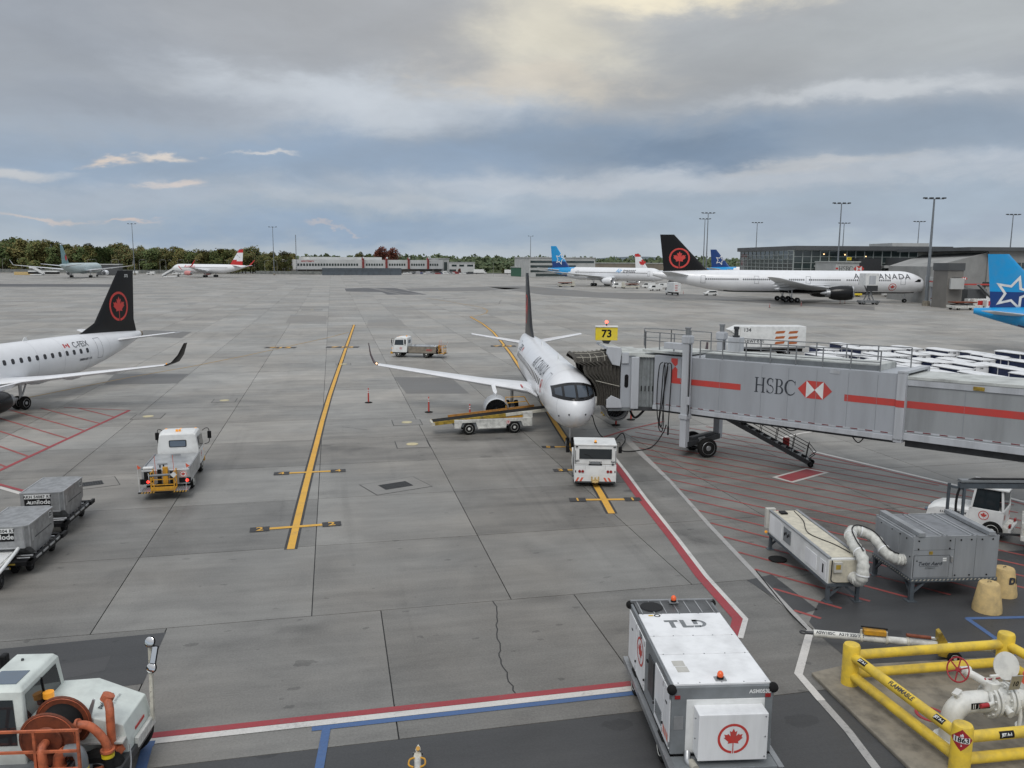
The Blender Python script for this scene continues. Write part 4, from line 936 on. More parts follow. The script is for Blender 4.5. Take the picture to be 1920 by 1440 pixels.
# panel seams on the walls: thin raised cover strips
paint('seam', (.27, .29, .31), .5, dirt=.1)
seam_me = MB().box(-.011, .011, -.007, .004, 0, 1).mesh('wall_seam', 'seam')
for x in (-.6, 1.9, 4.4, 5.9, 7.4, 9.0, 10.4): link('wall_seam', seam_me, tun, Matrix.Translation((x, -1.45, zb(x) + .22)) @ Matrix.Diagonal((1, 1, 2.7, 1)))
for x in (14.2, 16.9, 19.6, 22.3): link('wall_seam', seam_me, inn, Matrix.Translation((x, -1.30, zb(x) + .36)) @ Matrix.Diagonal((1, 1, 2.1, 1)))
# sills with red and white safety strip
b = MB(); bbox(b, -2.45, 11.3, -1.52, -1.30, -.14, .10); bbox(b, -2.45, 11.3, 1.30, 1.52, -.14, .10); b.build('floor_sill', 'bridge_light', br, bevel=.01)
b = MB(); bbox(b, 11.72, 36, -1.40, -1.2, -.06, .26); b.build('floor_sill', 'bridge_light', br, bevel=.01)
b = MB(); bbox(b, 11.72, 36, -1.1, 1.1, -.42, .12); bbox(b, -2.0, 11.3, -1.2, 1.2, -.30, .02); b.build('floor_beam', 'steel_dark', br)
dash = MB().box(-.17, .17, -.010, 0, -.022, .022).mesh('safety_dash', 'dash_red')
wstrip = MB(); bbox(wstrip, -2.4, 11.25, -1.456, -1.45, .165, .235); wstrip.build('safety_strip', 'bridge_light', tun); wstrip = MB(); bbox(wstrip, 11.75, 34, -1.306, -1.30, .325, .395); wstrip.build('safety_strip', 'bridge_light', inn)
x = -2.1
while x < 11.2: link('safety_dash', dash, tun, Matrix.Translation((x, -1.452, zb(x) + .20)) @ Matrix.Rotation(-.022, 4, 'Y')); x += .72
x = 12.0
while x < 30: link('safety_dash', dash, inn, Matrix.Translation((x, -1.302, zb(x) + .36)) @ Matrix.Rotation(-.022, 4, 'Y')); x += .72
wall = lambda y: (lambda x, h: Vector((x, y, zb(x) + h)))
decal('red_stripe', poly2d([(-1.28, 1.50), (3.2, 1.50), (3.2, 1.83), (-.84, 1.83), (-.84, 2.35), (-1.0, 2.48), (-.84, 2.62), (-.84, 2.95), (-1.28, 2.95), (-1.28, 2.75), (-1.0, 2.48), (-1.28, 2.2)]), wall(-1.457), 'stripe_red', tun)
decal('red_stripe', poly2d([(8.85, 1.50), (11.32, 1.50), (11.32, 1.83), (8.85, 1.83)]), wall(-1.457), 'stripe_red', tun)
decal('red_stripe', poly2d([(11.325, 1.48), (11.715, 1.48), (11.715, 1.81), (11.325, 1.81)]), wall(-1.567), 'stripe_red', br)
decal('red_stripe', poly2d([(11.75, 1.46), (36, 1.46), (36, 1.79), (11.75, 1.79)]), wall(-1.307), 'stripe_red', inn)
# seriffed lettering drawn as strokes
def arc(cx, cy, rx, ry, a0, a1, w0, w1, n=14):
    """crescent stroke: thickness runs w0 at the ends to w1 in the middle"""
    vs = []; fs = []
    for i in range(n + 1):
        q = i / n; a = R(a0 + (a1 - a0) * q); w = w0 + (w1 - w0) * math.sin(math.pi * q)
        vs += [(cx + (rx - w / 2) * math.cos(a), cy + (ry - w * .35) * math.sin(a)), (cx + (rx + w / 2) * math.cos(a), cy + (ry + w * .35) * math.sin(a))]
    return vs, [(2 * i, 2 * i + 1, 2 * i + 3, 2 * i + 2) for i in range(n)]
rc = lambda x0, x1, y0, y1: poly2d([(x0, y0), (x1, y0), (x1, y1), (x0, y1)])
def serif_letters():
    Hh = join2d(rc(.10, .22, 0, 1), rc(.58, .70, 0, 1), rc(.22, .58, .46, .53), rc(.02, .30, 0, .045), rc(.02, .30, .955, 1), rc(.50, .78, 0, .045), rc(.50, .78, .955, 1))
    Ss = join2d(arc(.28, .745, .20, .235, 25, 265, .04, .13), arc(.28, .265, .22, .25, 95, -155, .13, .05), rc(.43, .47, .74, .97), rc(.04, .08, .04, .28), arc(.28, .505, .17, .02, 100, 80, .10, .14, 4))
    Bb = join2d(rc(.08, .20, 0, 1), rc(0, .30, 0, .045), rc(0, .30, .955, 1), arc(.28, .745, .21, .235, -90, 90, .05, .12), arc(.28, .265, .26, .245, -90, 90, .05, .13), rc(.20, .30, .49, .53))
    Cc = join2d(arc(.42, .50, .36, .48, 35, 325, .04, .15, 22), rc(.69, .73, .68, .95))
    x = 0; out = []
    for g_, w in ((Hh, .86), (Ss, .60), (Bb, .68), (Cc, .78)): out.append(move2d(g_, x, 0)); x += w
    return out, x
def bank_mark(parent, fn_plane, x0, h0, hgt, logo=True, small=False):
    gl, wd = serif_letters()
    for g_ in gl: decal('letter', move2d(g_, x0, h0, hgt, hgt), fn_plane, 'lettering_dark', parent)
    if logo:
        lx = x0 + wd * hgt + hgt * .12; s_ = hgt * 1.12; cy = h0 + hgt * .5; q = s_ / 2
        decal('hexagon_mark', poly2d([(lx, cy), (lx + q, cy - q), (lx + 3 * q, cy - q), (lx + 4 * q, cy), (lx + 3 * q, cy + q), (lx + q, cy + q)]), fn_plane, 'stripe_red', parent)
        w2 = lambda x, h: fn_plane(x, h) + (fn_plane(0, 0) - fn_plane(0, 0))
        for tri in ([(lx + q, cy - q), (lx + 2 * q, cy), (lx + q, cy + q)], [(lx + 3 * q, cy - q), (lx + 3 * q, cy + q), (lx + 2 * q, cy)]):
            decal('hexagon_mark', poly2d(tri), lambda x, h: fn_plane(x, h) + PROUD, 'white', parent)
PROUD = Vector((0, -.008, 0))
bank_mark(tun, wall(-1.457), 4.0, 1.50, .80)
# small plates
MB().box(8.05, 8.55, -1.47, -1.45, zb(8) + 2.82, zb(8) + 3.0).build('number_plate', 'bridge_light', tun)
MB().box(14.5, 14.95, -1.37, -1.345, zb(14.7) + 2.55, zb(14.7) + 2.72).build('number_plate', 'olive_yellow', inn)
# lift columns, carriage and wheels
for y in (-1.80, 1.80):
    c_ = MB().box(-.20, .20, y - .2, y + .2, .62, 7.0).build('lift_column', 'bridge_light', br, bevel=.02)
    MB().box(-.26, .26, y - .25, y + .25, 6.55, 6.95).build('column_cap', 'bridge_light', c_, bevel=.03)
    q = MB(); q.cyl((0, y, 6.95), (0, y, 7.38), .14, n=12); q.cyl((0, y, 7.36), (0, y, 7.44), .18, n=12); q.build('lift_motor', 'grey_metal', c_, smooth=40)
    MB().box(-.27, .27, y - .26, y + .26, 2.25, 2.5).build('column_flange', 'bridge_light', c_, bevel=.02)
    p_ = MB(); p_.tube([(.24, y - .1, 6.5), (.26, y - .1, 5), (.25, y - .1, 3.4), (.3, y - .12, 2.9), (.25, y - .12, 2.4)], .03, 6); p_.build('cable_conduit', 'black', c_)
MB().box(.20, .34, -2.0, -1.82, 3.1, 3.55).build('junction_box', 'bridge_light', br, bevel=.01)
MB().box(-1.5, -.15, -1.95, -1.45, 6.15, 6.5).build('column_arm', 'bridge_light', br, bevel=.02)
cb_ = MB(); cb_.box(-.22, .22, -1.75, 1.75, .60, .92); cb_.box(-.15, .15, -1.2, 1.2, .92, 1.1); cb_.build('carriage_beam', 'steel_dark', br, bevel=.02)
ax = Vector((.22, -.975, 0)).normalized(); inv = rotz(-BA); axl = (inv @ ax.to_4d()).to_3d() if False else Matrix.Rotation(-BA, 3, 'Z') @ ax
cen = Vector((.08, -.27, .55))
k_ = MB(); k_.cyl(cen + axl * .8, cen - axl * .8, .14, n=12); k_.cyl((cen.x, cen.y, .55), (cen.x, cen.y, 1.0), .3, n=16); k_.cbox((cen.x, cen.y, .62), (.9, .6, .3)); k_.build('wheel_bogie', 'grey_metal', br, smooth=40)
for s_ in (-1, 1): wheel(br, cen + axl * (.96 * s_), .56, .42, axl, 'grey_metal', name='bridge_wheel', n=28, hubr=.62)
# roof: walkway, cabinets, railings
w_ = MB(); bbox(w_, .7, 10.3, -.95, .95, 3.06, 3.36); w_.build('roof_walkway', 'bridge_roof', br, bevel=.01)
e_ = MB(); bbox(e_, .7, 10.3, -1.04, -.955, 3.06, 3.30); bbox(e_, .7, 10.3, .955, 1.04, 3.06, 3.30); e_.build('walkway_kerb', 'frame_grey', br)
rails = []
def railing(pts, hh=1.0, posts=1.55, low=.5, close=False, base=None):
    """handrail along points (local); every post its own part"""
    for a, b_ in zip(pts, pts[1:]):
        A, B = Vector(a), Vector(b_); Ln = (B - A).length; n = max(1, round(Ln / posts))
        for i in range(n + 1):
            p = A.lerp(B, i / n); MB().bar(p, p + Vector((0, 0, hh)), .05, .05, (1, 0, 0)).build('rail_post', 'rail_grey', br)
        MB().bar(A + Vector((0, 0, hh)), B + Vector((0, 0, hh)), .05, .05).build('handrail', 'rail_grey', br)
        MB().bar(A + Vector((0, 0, low)), B + Vector((0, 0, low)), .04, .04).build('handrail', 'rail_grey', br)
rz_ = lambda x, h: zb(x) + h
railing([(.5, -1.28, rz_(.5, 3.0)), (10.4, -1.28, rz_(10.4, 3.0))], 1.05, 1.35)
railing([(1.2, 1.28, rz_(1, 3.0)), (10.9, 1.28, rz_(10.9, 3.0))], 1.05, 1.6)
railing([(-.3, -1.2, 5.95), (-3.3, -1.2, 5.95), (-4.4, .2, 5.95)], 1.0, 1.1)
railing([(-.4, 1.3, 5.9), (-3.2, 1.3, 5.9), (-4.4, .2, 5.95)], 1.05, 1.2)
MB().box(-3.4, -.35, -1.35, 1.4, 5.78, 5.92).build('roof_platform', 'bridge_roof', br, bevel=.01)
MB().box(1.25, 1.95, .35, .95, 6.0, 6.85).build('roof_cabinet', 'bridge_light', br, bevel=.03)
q = MB(); q.cyl((1.6, .65, 6.85), (1.6, .65, 6.95), .2, n=14); q.cyl((1.6, .65, 6.95), (1.6, .65, 7.3), .12, n=12); q.cyl((1.6, .65, 7.3), (1.6, .65, 7.45), .16, n=12); q.build('obstruction_lamp', 'steel_dark', br, smooth=40)
# service stairs on the far side
_before = set(bpy.data.objects)
st = MB(); stx0, stx1, zt0, zt1 = .7, 5.7, 2.55, .22
for y in (1.72, 2.42): st.bar((stx0, y, zt0), (stx1, y, zt1), .07, .24)
st.build('stair_stringer', 'steel_dark', br)
tread = MB().box(-.14, .14, -.34, .34, -.02, .02).mesh('stair_tread', 'rail_grey')
for i in range(12):
    q = (i + .5) / 12; link('stair_tread', tread, br, Matrix.Translation((stx0 + (stx1 - stx0) * q, 2.07, zt0 + (zt1 - zt0) * q + .06)))
for y in (1.70, 2.44):
    h_ = MB(); h_.tube([(2.0, y, 2.0), (2.2, y, 2.75), (5.6, y, 1.15), (5.95, y, .75), (5.6, y, .45)], .025, 6); h_.tube([(2.2, y, 2.35), (5.4, y, .85)], .02, 6)
    for q in (.45, .62, .8, .95): xx = stx0 + (stx1 - stx0) * q; zz = zt0 + (zt1 - zt0) * q; h_.tube([(xx, y, zz), (xx + .12, y, zz + .95)], .02, 6)
    h_.build('stair_handrail', 'black', br)
    wheel(br, (5.75, y, .15), .15, .08, (0, 1, 0), 'steel_dark', name='stair_wheel', n=14)
MB().box(4.15, 4.5, 2.5, 2.7, .75, 1.35).build('extinguisher_box', 'red', br, bevel=.03)
MB().box(-.2, .9, 1.5, 2.5, 2.5, 2.58).build('stair_landing', 'rail_grey', br)
for o in set(bpy.data.objects) - _before:
    if o.parent is br: o.matrix_basis = Matrix.Translation((1.25, -.15, 0)) @ rotz(R(20)) @ Matrix.Translation((-.7, -2.07, 0)) @ o.matrix_basis
# rotating cab: curtain drum and cab box
cabo = Vector((-3.96, 0, 0))
dr = MB(); n_ = 120; ring0 = []; ring1 = []
for i in range(n_):
    a = 2 * math.pi * i / n_; r_ = 1.86 + (.035 if i % 2 else -.035); p = cabo + Vector((r_ * math.cos(a), r_ * math.sin(a), 0)); ring0.append(p + Vector((0, 0, 2.52))); ring1.append(p + Vector((0, 0, 5.5)))
dr.loft([ring0, ring1]).build('curtain_drum', 'curtain', br)
rf = MB(); rf.cyl(cabo + Vector((0, 0, 5.5)), cabo + Vector((0, 0, 5.62)), 2.02, n=40); rf.build('cab_roof', 'bridge_roof', br, smooth=40)
rf = MB(); rf.cyl(cabo + Vector((0, 0, 2.3)), cabo + Vector((0, 0, 2.52)), 1.98, n=40); rf.build('cab_floor', 'steel_dark', br, smooth=40)
slot = MB().box(-.03, .03, -.02, .02, -.16, .16).mesh('curtain_slot', 'black')
for i in range(8):
    a = R(-120 + 7.2 * i) - BA + R(0); a = math.atan2(-1, 0) - BA + R(-26 + 6.6 * i)
    link('curtain_slot', slot, br, Matrix.Translation(cabo + Vector((1.885 * math.cos(a), 1.885 * math.sin(a), 3.62))) @ rotz(a + math.pi / 2))
cabM = rotz(-BA) # local frame turned back to the world axes, then faced to the jet
fm = Matrix.Translation(cabo) @ cabM @ rotz(R(180 + 4.6))                     # +x of this frame points at the jet
def cpart(mbx, name, mat_, **k):
    mbx.v = [tuple(fm @ Vector(p)) for p in mbx.v]; return mbx.build(name, mat_, br, **k)
# frame +x -> aircraft, +y -> camera side
cpart(MB().box(.75, 2.0, 1.45, 1.62, 2.45, 5.55), 'cab_side_panel', 'bridge_grey', bevel=.02); cpart(MB().box(.75, 2.0, -1.62, -1.45, 2.45, 5.55), 'cab_side_panel', 'bridge_grey', bevel=.02)
cpart(MB().box(.95, 1.42, 1.62, 1.86, 2.40, 5.50), 'cab_column', 'bridge_light', bevel=.04)
cpart(MB().box(1.55, 1.98, 1.60, 1.72, 5.1, 5.75), 'cab_lamp_box', 'bridge_light', bevel=.03)
cpart(MB().box(.6, 2.05, -1.7, 1.7, 5.55, 5.75), 'cab_roof', 'bridge_roof', bevel=.03)
cpart(MB().box(.4, 2.7, -1.6, 1.6, 2.25, 2.45), 'cab_floor', 'frame_grey', bevel=.02)
ow = [(1.66 + .12 * math.cos(R(a)) , 4.05 + .28 * (1 if math.sin(R(a)) > 0 else -1) + .12 * math.sin(R(a))) for a in list(range(0, 181, 20)) + list(range(181, 361, 20))]
cpart(MB().prism([(p[0], p[1]) for p in ow], 1.615, 1.632, 'y'), 'cab_window', 'black_gloss')
cpart(MB().prism([(2.0, 5.85), (2.05, 6.05), (2.85, 6.12), (2.9, 5.7), (2.55, 5.05), (2.1, 4.95)], 1.5, 1.78, 'y'), 'hood_bracket', 'bridge_light', bevel=.03)
cpart(MB().prism([(1.95, 5.75), (2.0, 6.0), (2.9, 6.12), (2.95, 5.95)], -1.6, 1.5, 'y'), 'canopy_hood', 'bridge_light', bevel=.03)
cpart(MB().prism([(1.9, 2.45), (2.0, 2.95), (2.55, 3.2), (2.85, 2.95), (2.85, 2.45)], 1.5, 1.72, 'y'), 'floor_bumper', 'bridge_light', bevel=.03)
# pleated canopy against the fuselage
def fus_x(z):                                     # distance in the cab frame at which the jet's skin stands
    k = max(0.0, 1 - ((min(z, 4.5) - 2.98) / 1.68) ** 2); return 8.3 - (3.34 + 1.505 * math.sqrt(k) + .06)
prof = [(1.5 + .0 * i, 2.6 + 2.75 * i / 9) for i in range(10)] + [(1.4, 5.55), (1.15, 5.72)] + [(1.15 - 2.3 * i / 6, 5.76) for i in range(1, 6)] + [(-1.15, 5.72), (-1.4, 5.55)] + [(-1.5, 5.35 - 2.75 * i / 6) for i in range(7)]
b = MB(); NR = 21; rg = []
for i in range(NR):
    q = i / (NR - 1); off = .09 if i % 2 else -.05; row = []
    for y, z in prof:
        x = 2.0 + (fus_x(z) + (.55 if z > 5.3 else 0) - 2.0) * q; lift = .16 * math.sin(math.pi * q * .8) * max(0, (z - 4.5)); row.append((x, y * (1 + .10 * q) + (off if y > 0 else -off) * (1 if abs(y) > 1.3 else .2), z + (off if z > 5.4 else 0) - lift * .9 - .22 * q * max(0, z - 5.0)))
    rg.append(row)
n_ = len(prof); vs = [p for r_ in rg for p in r_]; fs = [(i * n_ + j, i * n_ + j + 1, (i + 1) * n_ + j + 1, (i + 1) * n_ + j) for i in range(NR - 1) for j in range(n_ - 1)]
b.add(vs, fs); o = cpart(b, 'canopy', 'canopy_fabric'); md = o.modifiers.new('thickness', 'SOLIDIFY'); md.thickness = .03
for j in (10, 12, 14):
    cpart(MB().tube([Vector(r_[j]) + Vector((0, .03, .06)) for r_ in rg[1::2]], .02, 5), 'canopy_strap', 'canopy_strap')
for i in range(1, NR - 3, 3): cpart(MB().tube([Vector(rg[i][j]) + Vector((0, .03, .05)) for j in (9, 10, 11, 12, 13)], .02, 5), 'canopy_strap', 'canopy_strap')
cpart(MB().tube([Vector(rg[k][4]) + Vector((0, .05, -.1 + .02 * k)) for k in range(1, NR, 2)], .025, 5), 'canopy_strap', 'canopy_strap')
# cables
cab_ = [[(-1.75, -1.62, 5.3), (-1.95, -1.66, 5.0), (-2.05, -1.66, 3.4), (-1.95, -1.66, 2.0), (-1.7, -1.66, 1.5), (-1.6, -1.66, 2.2), (-1.55, -1.66, 4.8), (-1.65, -1.62, 5.3)],
        [(-1.5, -1.62, 5.3), (-1.62, -1.7, 5.0), (-1.72, -1.7, 3.2), (-1.85, -1.7, 1.6), (-1.6, -1.7, 1.25), (-1.5, -1.7, 1.9), (-1.58, -1.7, 3.1), (-1.35, -1.7, 4.9), (-1.45, -1.62, 5.3)],
        [(-1.25, -1.62, 5.3), (-1.1, -1.66, 5.0), (-1.15, -1.66, 3.0), (-1.2, -1.66, 1.6)], [(-1.3, -1.62, 5.3), (-1.35, -1.75, 5.0), (-1.6, -1.75, 3.0), (-1.75, -1.75, 1.9), (-1.55, -1.75, 1.4)]]
def smooth(pts, k=4):
    P = [Vector(p) for p in pts]; out = []
    for i in range(len(P) - 1):
        p0, p1, p2, p3 = P[max(i - 1, 0)], P[i], P[i + 1], P[min(i + 2, len(P) - 1)]
        for j in range(k):
            t = j / k; out.append(.5 * ((2 * p1) + (p2 - p0) * t + (2 * p0 - 5 * p1 + 4 * p2 - p3) * t * t + (3 * p1 - p0 - 3 * p2 + p3) * t ** 3))
    return out + [P[-1]]
for c_ in cab_: MB().tube(smooth(c_, 6), .03, 6).build('hanging_cable', 'hose_black', br)
MB().cyl((-1.2, -1.66, 1.6), (-1.2, -1.66, 1.1), .055, n=8).build('cable_plug', 'hose_black', br)
for x0, x1, dz in ((-5.6, -4.6, .55), (-4.3, -3.1, .6)): MB().tube(smooth([(x0, -1.4, 2.35), ((x0 + x1) / 2, -1.5, 2.35 - dz), (x1, -1.3, 2.35)], 8), .07, 6).build('hanging_hose', 'hose_black', br)
MB().tube(smooth([(9.2, -1.3, 2.75), (9.6, -1.3, 2.35), (9.9, -1.3, 2.7)], 5), .03, 5).build('hanging_cable', 'hose_black', br)
for x0 in (17.2, 19.6): MB().tube(smooth([(x0, -1.2, 2.8), (x0 + .8, -1.2, 2.3), (x0 + 1.6, -1.2, 2.8)], 8), .06, 6).build('hanging_hose', 'hose_black', br)
MB().tube(smooth([(5.5, -1.3, 2.65), (6.1, -1.3, 2.42), (6.7, -1.3, 2.66)], 6), .03, 5).build('hanging_cable', 'hose_black', br)
# terminal end: rotunda that carries the tunnel, outside the picture
r_ = MB(); r_.cyl((36, 0, 0), (36, 0, 3.0), .5, n=20); r_.cyl((36, 0, 3.0), (36, 0, 6.6), 2.4, n=32); r_.build('rotunda', 'bridge_light', br, smooth=40)
# ground power cable from the bridge to the jet's nose
tag(MB().tube(smooth([at(1249, 797, 1.3), at(1243, 812, .6), at(1222, 838, .06), at(1185, 846, .05), at(1163, 843, .06), at(1172, 826, .25), at(1167, 812, .55), at(1156, 822, .3), at(1150, 829, .05), at(1128, 818, .05), at(1117, 800, .6), at(1111, 780, 1.75)], 6), .035, 6).build('power_cable', 'hose_black'), 'black power cable looping from the jet bridge to the nose', 'cable')
# gate sign
sg = aty(1137, 625, 50.2)
gs = thing('gate_sign', 'yellow sign 73 with a red light on top above the cab', 'sign', (sg.x, sg.y, 0))
MB().box(-.67, .67, -.17, .17, sg.z - .42, sg.z + .38).build('sign_board', 'sign_yellow', gs, bevel=.02)
MB().box(-.70, .70, -.22, .22, sg.z + .38, sg.z + .46).build('sign_cap', 'white', gs, bevel=.02)
MB().loft([[(-.28, -.12, sg.z - .42), (.28, -.12, sg.z - .42), (.28, .12, sg.z - .42), (-.28, .12, sg.z - .42)], [(-.05, -.05, sg.z - .78), (.05, -.05, sg.z - .78), (.05, .05, sg.z - .78), (-.05, .05, sg.z - .78)]]).build('sign_bracket', 'steel_dark', gs)
MB().cyl((0, 0, sg.z - .76), (0, 0, 5.6), .05, n=10).build('sign_post', 'steel_dark', gs)
decal('number', text2d('73', .64, .02), on_plane((0, -.172, sg.z - .02), (1, 0, 0), (0, 0, 1)), 'black', gs)
lp = MB(); lp.cyl((0, 0, sg.z + .46), (0, 0, sg.z + .62), .04, n=8); lp.build('lamp_stem', 'steel_dark', gs); MB().ball((0, 0, sg.z + .70), .10, 12, 8).build('warning_lamp', 'red_glow', gs, smooth=60)

# ------------------------------------------------------------------ ramp vehicles in the middle ground (local +Y = forward unless said otherwise)
def rbox(name, dims, mat_, parent, bevel=.02, label=None):
    return MB().box(*dims).build(name, mat_, parent, bevel=bevel, label=label)
def chevrons(parent, o, ex, ey, n, w, h, mat_, slant):
    for i in range(n):
        x = i * w * 2; decal('chevron', poly2d([(x, 0), (x + w, 0), (x + w + slant, h), (x + slant, h)]), on_plane(o, ex, ey, .004), mat_, parent)
# pushback tug
tc_ = (at(1077, 913) + at(1155, 913)) / 2
tug = thing('pushback_tug', 'white pushback tug seen from behind in front of the jet nose', 'tug', (tc_.x - .02, tc_.y - .05, 0), R(-2.5))
W = 1.035
body = MB(); body.prism([(.0, .22), (.0, .62), (.04, 1.10), (.10, 1.16), (1.6, 1.16), (1.7, 1.02), (4.5, .98), (4.6, .85), (4.6, .3), (4.4, .22)], -W, W, 'x'); body.build('body', 'white', tug, bevel=.03)
rbox('cab', (-W + .01, W - .01, .03, .16, 1.15, 2.08), 'white', tug, .03)
rbox('cab', (-W + .01, W - .01, 1.42, 1.55, 1.15, 2.08), 'white', tug, .03)
for s_ in (-1, 1): rbox('cab', (s_ * W - (.12 if s_ > 0 else 0), s_ * W + (.12 if s_ < 0 else 0), .10, .34, 1.15, 2.08), 'white', tug, .02)
rbox('roof', (-W - .01, W + .01, 0.0, 1.62, 2.08, 2.17), 'white', tug, .03)
rbox('cab_interior', (-W + .14, W - .14, .5, 1.4, 1.16, 1.55), 'black', tug, .05)
q = MB(); q.cyl((-.45, .9, 1.55), (-.45, .75, 1.85), .16, n=14); q.box(.05, .6, .6, .75, 1.5, 1.98); q.box(-.75, -.3, .35, .5, 1.5, 1.9); q.build('seats', 'steel_dark', tug, bevel=.03)
rbox('rear_window', (-.80, .80, .018, .03, 1.42, 1.93), 'glass_dark', tug, .008)
rbox('grille_window', (-.33, .33, .03, .062, 1.10, 1.32), 'black', tug, .02)
rbox('grille_window', (-.24, .24, .02, .05, 1.15, 1.27), 'frame_grey', tug, .01)
for s_ in (-1, 1):
    for k in (0, 1): MB().cyl((s_ * (.62 + .15 * k), .015, .80), (s_ * (.62 + .15 * k), -.03, .80), .068, n=14).build('tail_lamp', 'lamp_red_off', tug, smooth=40)
    rbox('side_marker', (s_ * .97 - .025, s_ * .97 + .025, -.01, .02, .74, .84), 'black', tug, .004)
    rbox('roof_marker', (s_ * .93 - .06, s_ * .93 + .06, -.03, .03, 2.02, 2.06), 'black', tug, .004)
    chevrons(tug, (s_ * .99 if s_ < 0 else .52, -.002, .27), (1, 0, 0), (0, 0, 1), 2, .10, .22, 'orange_red', .12 if s_ < 0 else -.12)
    m_ = MB(); m_.tube([(s_ * W, 1.5, 1.9), (s_ * (W + .28), 1.55, 1.95), (s_ * (W + .3), 1.55, 1.7)], .02, 6); m_.build('mirror_arm', 'black', tug)
    rbox('mirror', (s_ * (W + .3) - .09, s_ * (W + .3) + .09, 1.5, 1.56, 1.38, 1.72), 'black', tug, .02)
    for y in (.85, 3.7): wheel(tug, (s_ * (W - .14), y, .42), .42, .3, (1, 0, 0), 'white_worn')
h_ = MB(); h_.box(-.16, .16, -.10, .04, .25, .40); h_.box(-.11, .11, -.22, -.06, .28, .34); h_.cyl((0, -.16, .25), (0, -.16, .55), .05, n=10); h_.box(-.2, -.13, -.05, .02, .3, .55); h_.box(.13, .2, -.05, .02, .3, .55); h_.build('tow_hitch', 'bollard_sand', tug, bevel=.01)
q = MB(); q.cyl((0, .3, 2.17), (0, .3, 2.21), .07, n=12); q.build('beacon_base', 'black', tug); MB().ball((0, .3, 2.25), .065, 10, 6, 1.2).build('beacon', 'lamp_amber', tug, smooth=60)
decal('lettering', text2d('5891', .11, .003), on_plane((-.88, .005, 1.32), (1, 0, 0), (0, 0, 1), .008), 'lettering_dark', tug); decal('lettering', text2d('Eagle', .10, .003, .2), on_plane((.86, .005, 1.30), (1, 0, 0), (0, 0, 1), .008), 'lettering_dark', tug)
rbox('number_plate', (.80, .90, -.004, .012, 1.13, 1.21), 'lettering_dark', tug, 0)
decal('panel_gap', join2d(rc(-1.0, 1.0, 1.085, 1.097), rc(-.9, .9, 1.385, 1.393), rc(-.5, -.49, .45, 1.08), rc(.49, .5, .45, 1.08)), lambda x, z: Vector((x, .0 if z < .62 else (z - .62) * .0833 - .006 if z < 1.1 else .024, z)), 'door_line', tug)
MB().tube([(-.1, .012, 1.44), (-.35, .008, 1.62), (-.55, .01, 1.66)], .01, 5).build('wiper', 'black', tug)
for s_ in (-1, 1): MB().tube([(s_ * .99, .0, 1.2), (s_ * .99, -.05, 1.3), (s_ * .99, -.05, 1.75), (s_ * .99, .0, 1.85)], .014, 6).build('grab_handle', 'steel_dark', tug)
rbox('step', (-1.12, -1.0, .5, 1.2, .38, .44), 'steel_dark', tug, .01); rbox('bumper', (-1.0, 1.0, -.05, .02, .22, .30), 'steel_dark', tug, .01)
t_ = MB(); t_.tube([(0, 4.6, .4), (0, 6.0, .38), (0, 7.4, .34)], .06, 8); t_.build('tow_bar', 'white_worn', tug)
panel('door_opening', (-W - .004, .88, 1.35), (0, -1, 0), (0, 0, 1), 1.0, 1.2, 'black', tug)

# belt loader: local +X towards the jet
b0, b1 = at(880, 816), at(965, 812.5)
bl = thing('belt_loader', 'dirty white belt loader with yellow conveyor under the wing', 'belt loader', (b0.x, b0.y, 0), math.atan2(b1.y - b0.y, b1.x - b0.x))
Lw = (b1 - b0).length
prof = [(-.95, .42), (-.95, .98), (4.05, 1.0), (4.15, .45), (Lw + .62, .45), (Lw + .50, .78), (Lw - .45, .78), (Lw - .58, .38), (.58, .38), (.45, .78), (-.45, .78), (-.58, .42)]
prof = [(-.95, .45), (-.56, .45), (-.44, .80), (.44, .80), (.58, .36), (Lw - .58, .36), (Lw - .44, .80), (Lw + .44, .80), (Lw + .58, .45), (4.15, .45), (4.15, 1.0), (-.95, .98)]
MB().prism(prof, .02, .12, 'y').build('side_panel', 'white_worn', bl, bevel=.01); MB().prism(prof, 1.78, 1.88, 'y').build('side_panel', 'white_worn', bl, bevel=.01)
rbox('chassis', (-.9, 4.1, .12, 1.78, .5, .96), 'frame_grey', bl, .02); rbox('running_board', (.62, Lw - .62, -.03, .1, .40, .47), 'white_worn', bl, .01)
for x in (0, Lw):
    for y in (.16, 1.74): wheel(bl, (x, y, .40), .40, .26, (0, 1, 0), 'white_worn')
rbox('driver_cab', (3.6, 4.2, .1, .8, .9, 1.35), 'white_worn', bl, .03); rbox('engine_cover', (.8, 1.9, .4, 1.5, .96, 1.12), 'steel_dark', bl, .02)
cx0, cx1, cz0, cz1 = -2.25, 5.35, .84, 1.50
ang = math.atan2(cz1 - cz0, cx1 - cx0); cl = math.hypot(cx1 - cx0, cz1 - cz0); CM = Matrix.Translation((cx0, .45, cz0)) @ Matrix.Rotation(-ang, 4, 'Y')
def conv(nm, d, m_, bv=.01):
    o = MB().box(*d, CM).build(nm, m_, bl, bevel=bv); return o
conv('conveyor_frame', (0, cl * .62, -.06, .06, -.22, .0), 'olive_yellow'); conv('conveyor_frame', (cl * .62, cl, -.06, .06, -.20, .0), 'cream_worn'); conv('conveyor_frame', (0, cl, .94, 1.06, -.22, .0), 'olive_yellow')
conv('conveyor_belt', (.02, cl - .02, .06, .94, -.10, .02), 'rubber'); conv('side_guard', (1.1, cl - .7, 1.06, 1.12, -.05, .13), 'guard_brown')
conv('end_bumper', (-.12, .10, -.08, 1.08, -.24, -.02), 'cream_worn', .03); conv('lift_arm', (4.2, 6.0, -.02, .1, -.42, -.24), 'lift_yellow'); conv('service_light', (1.9, 2.4, -.12, -.05, -.3, -.05), 'lift_yellow')
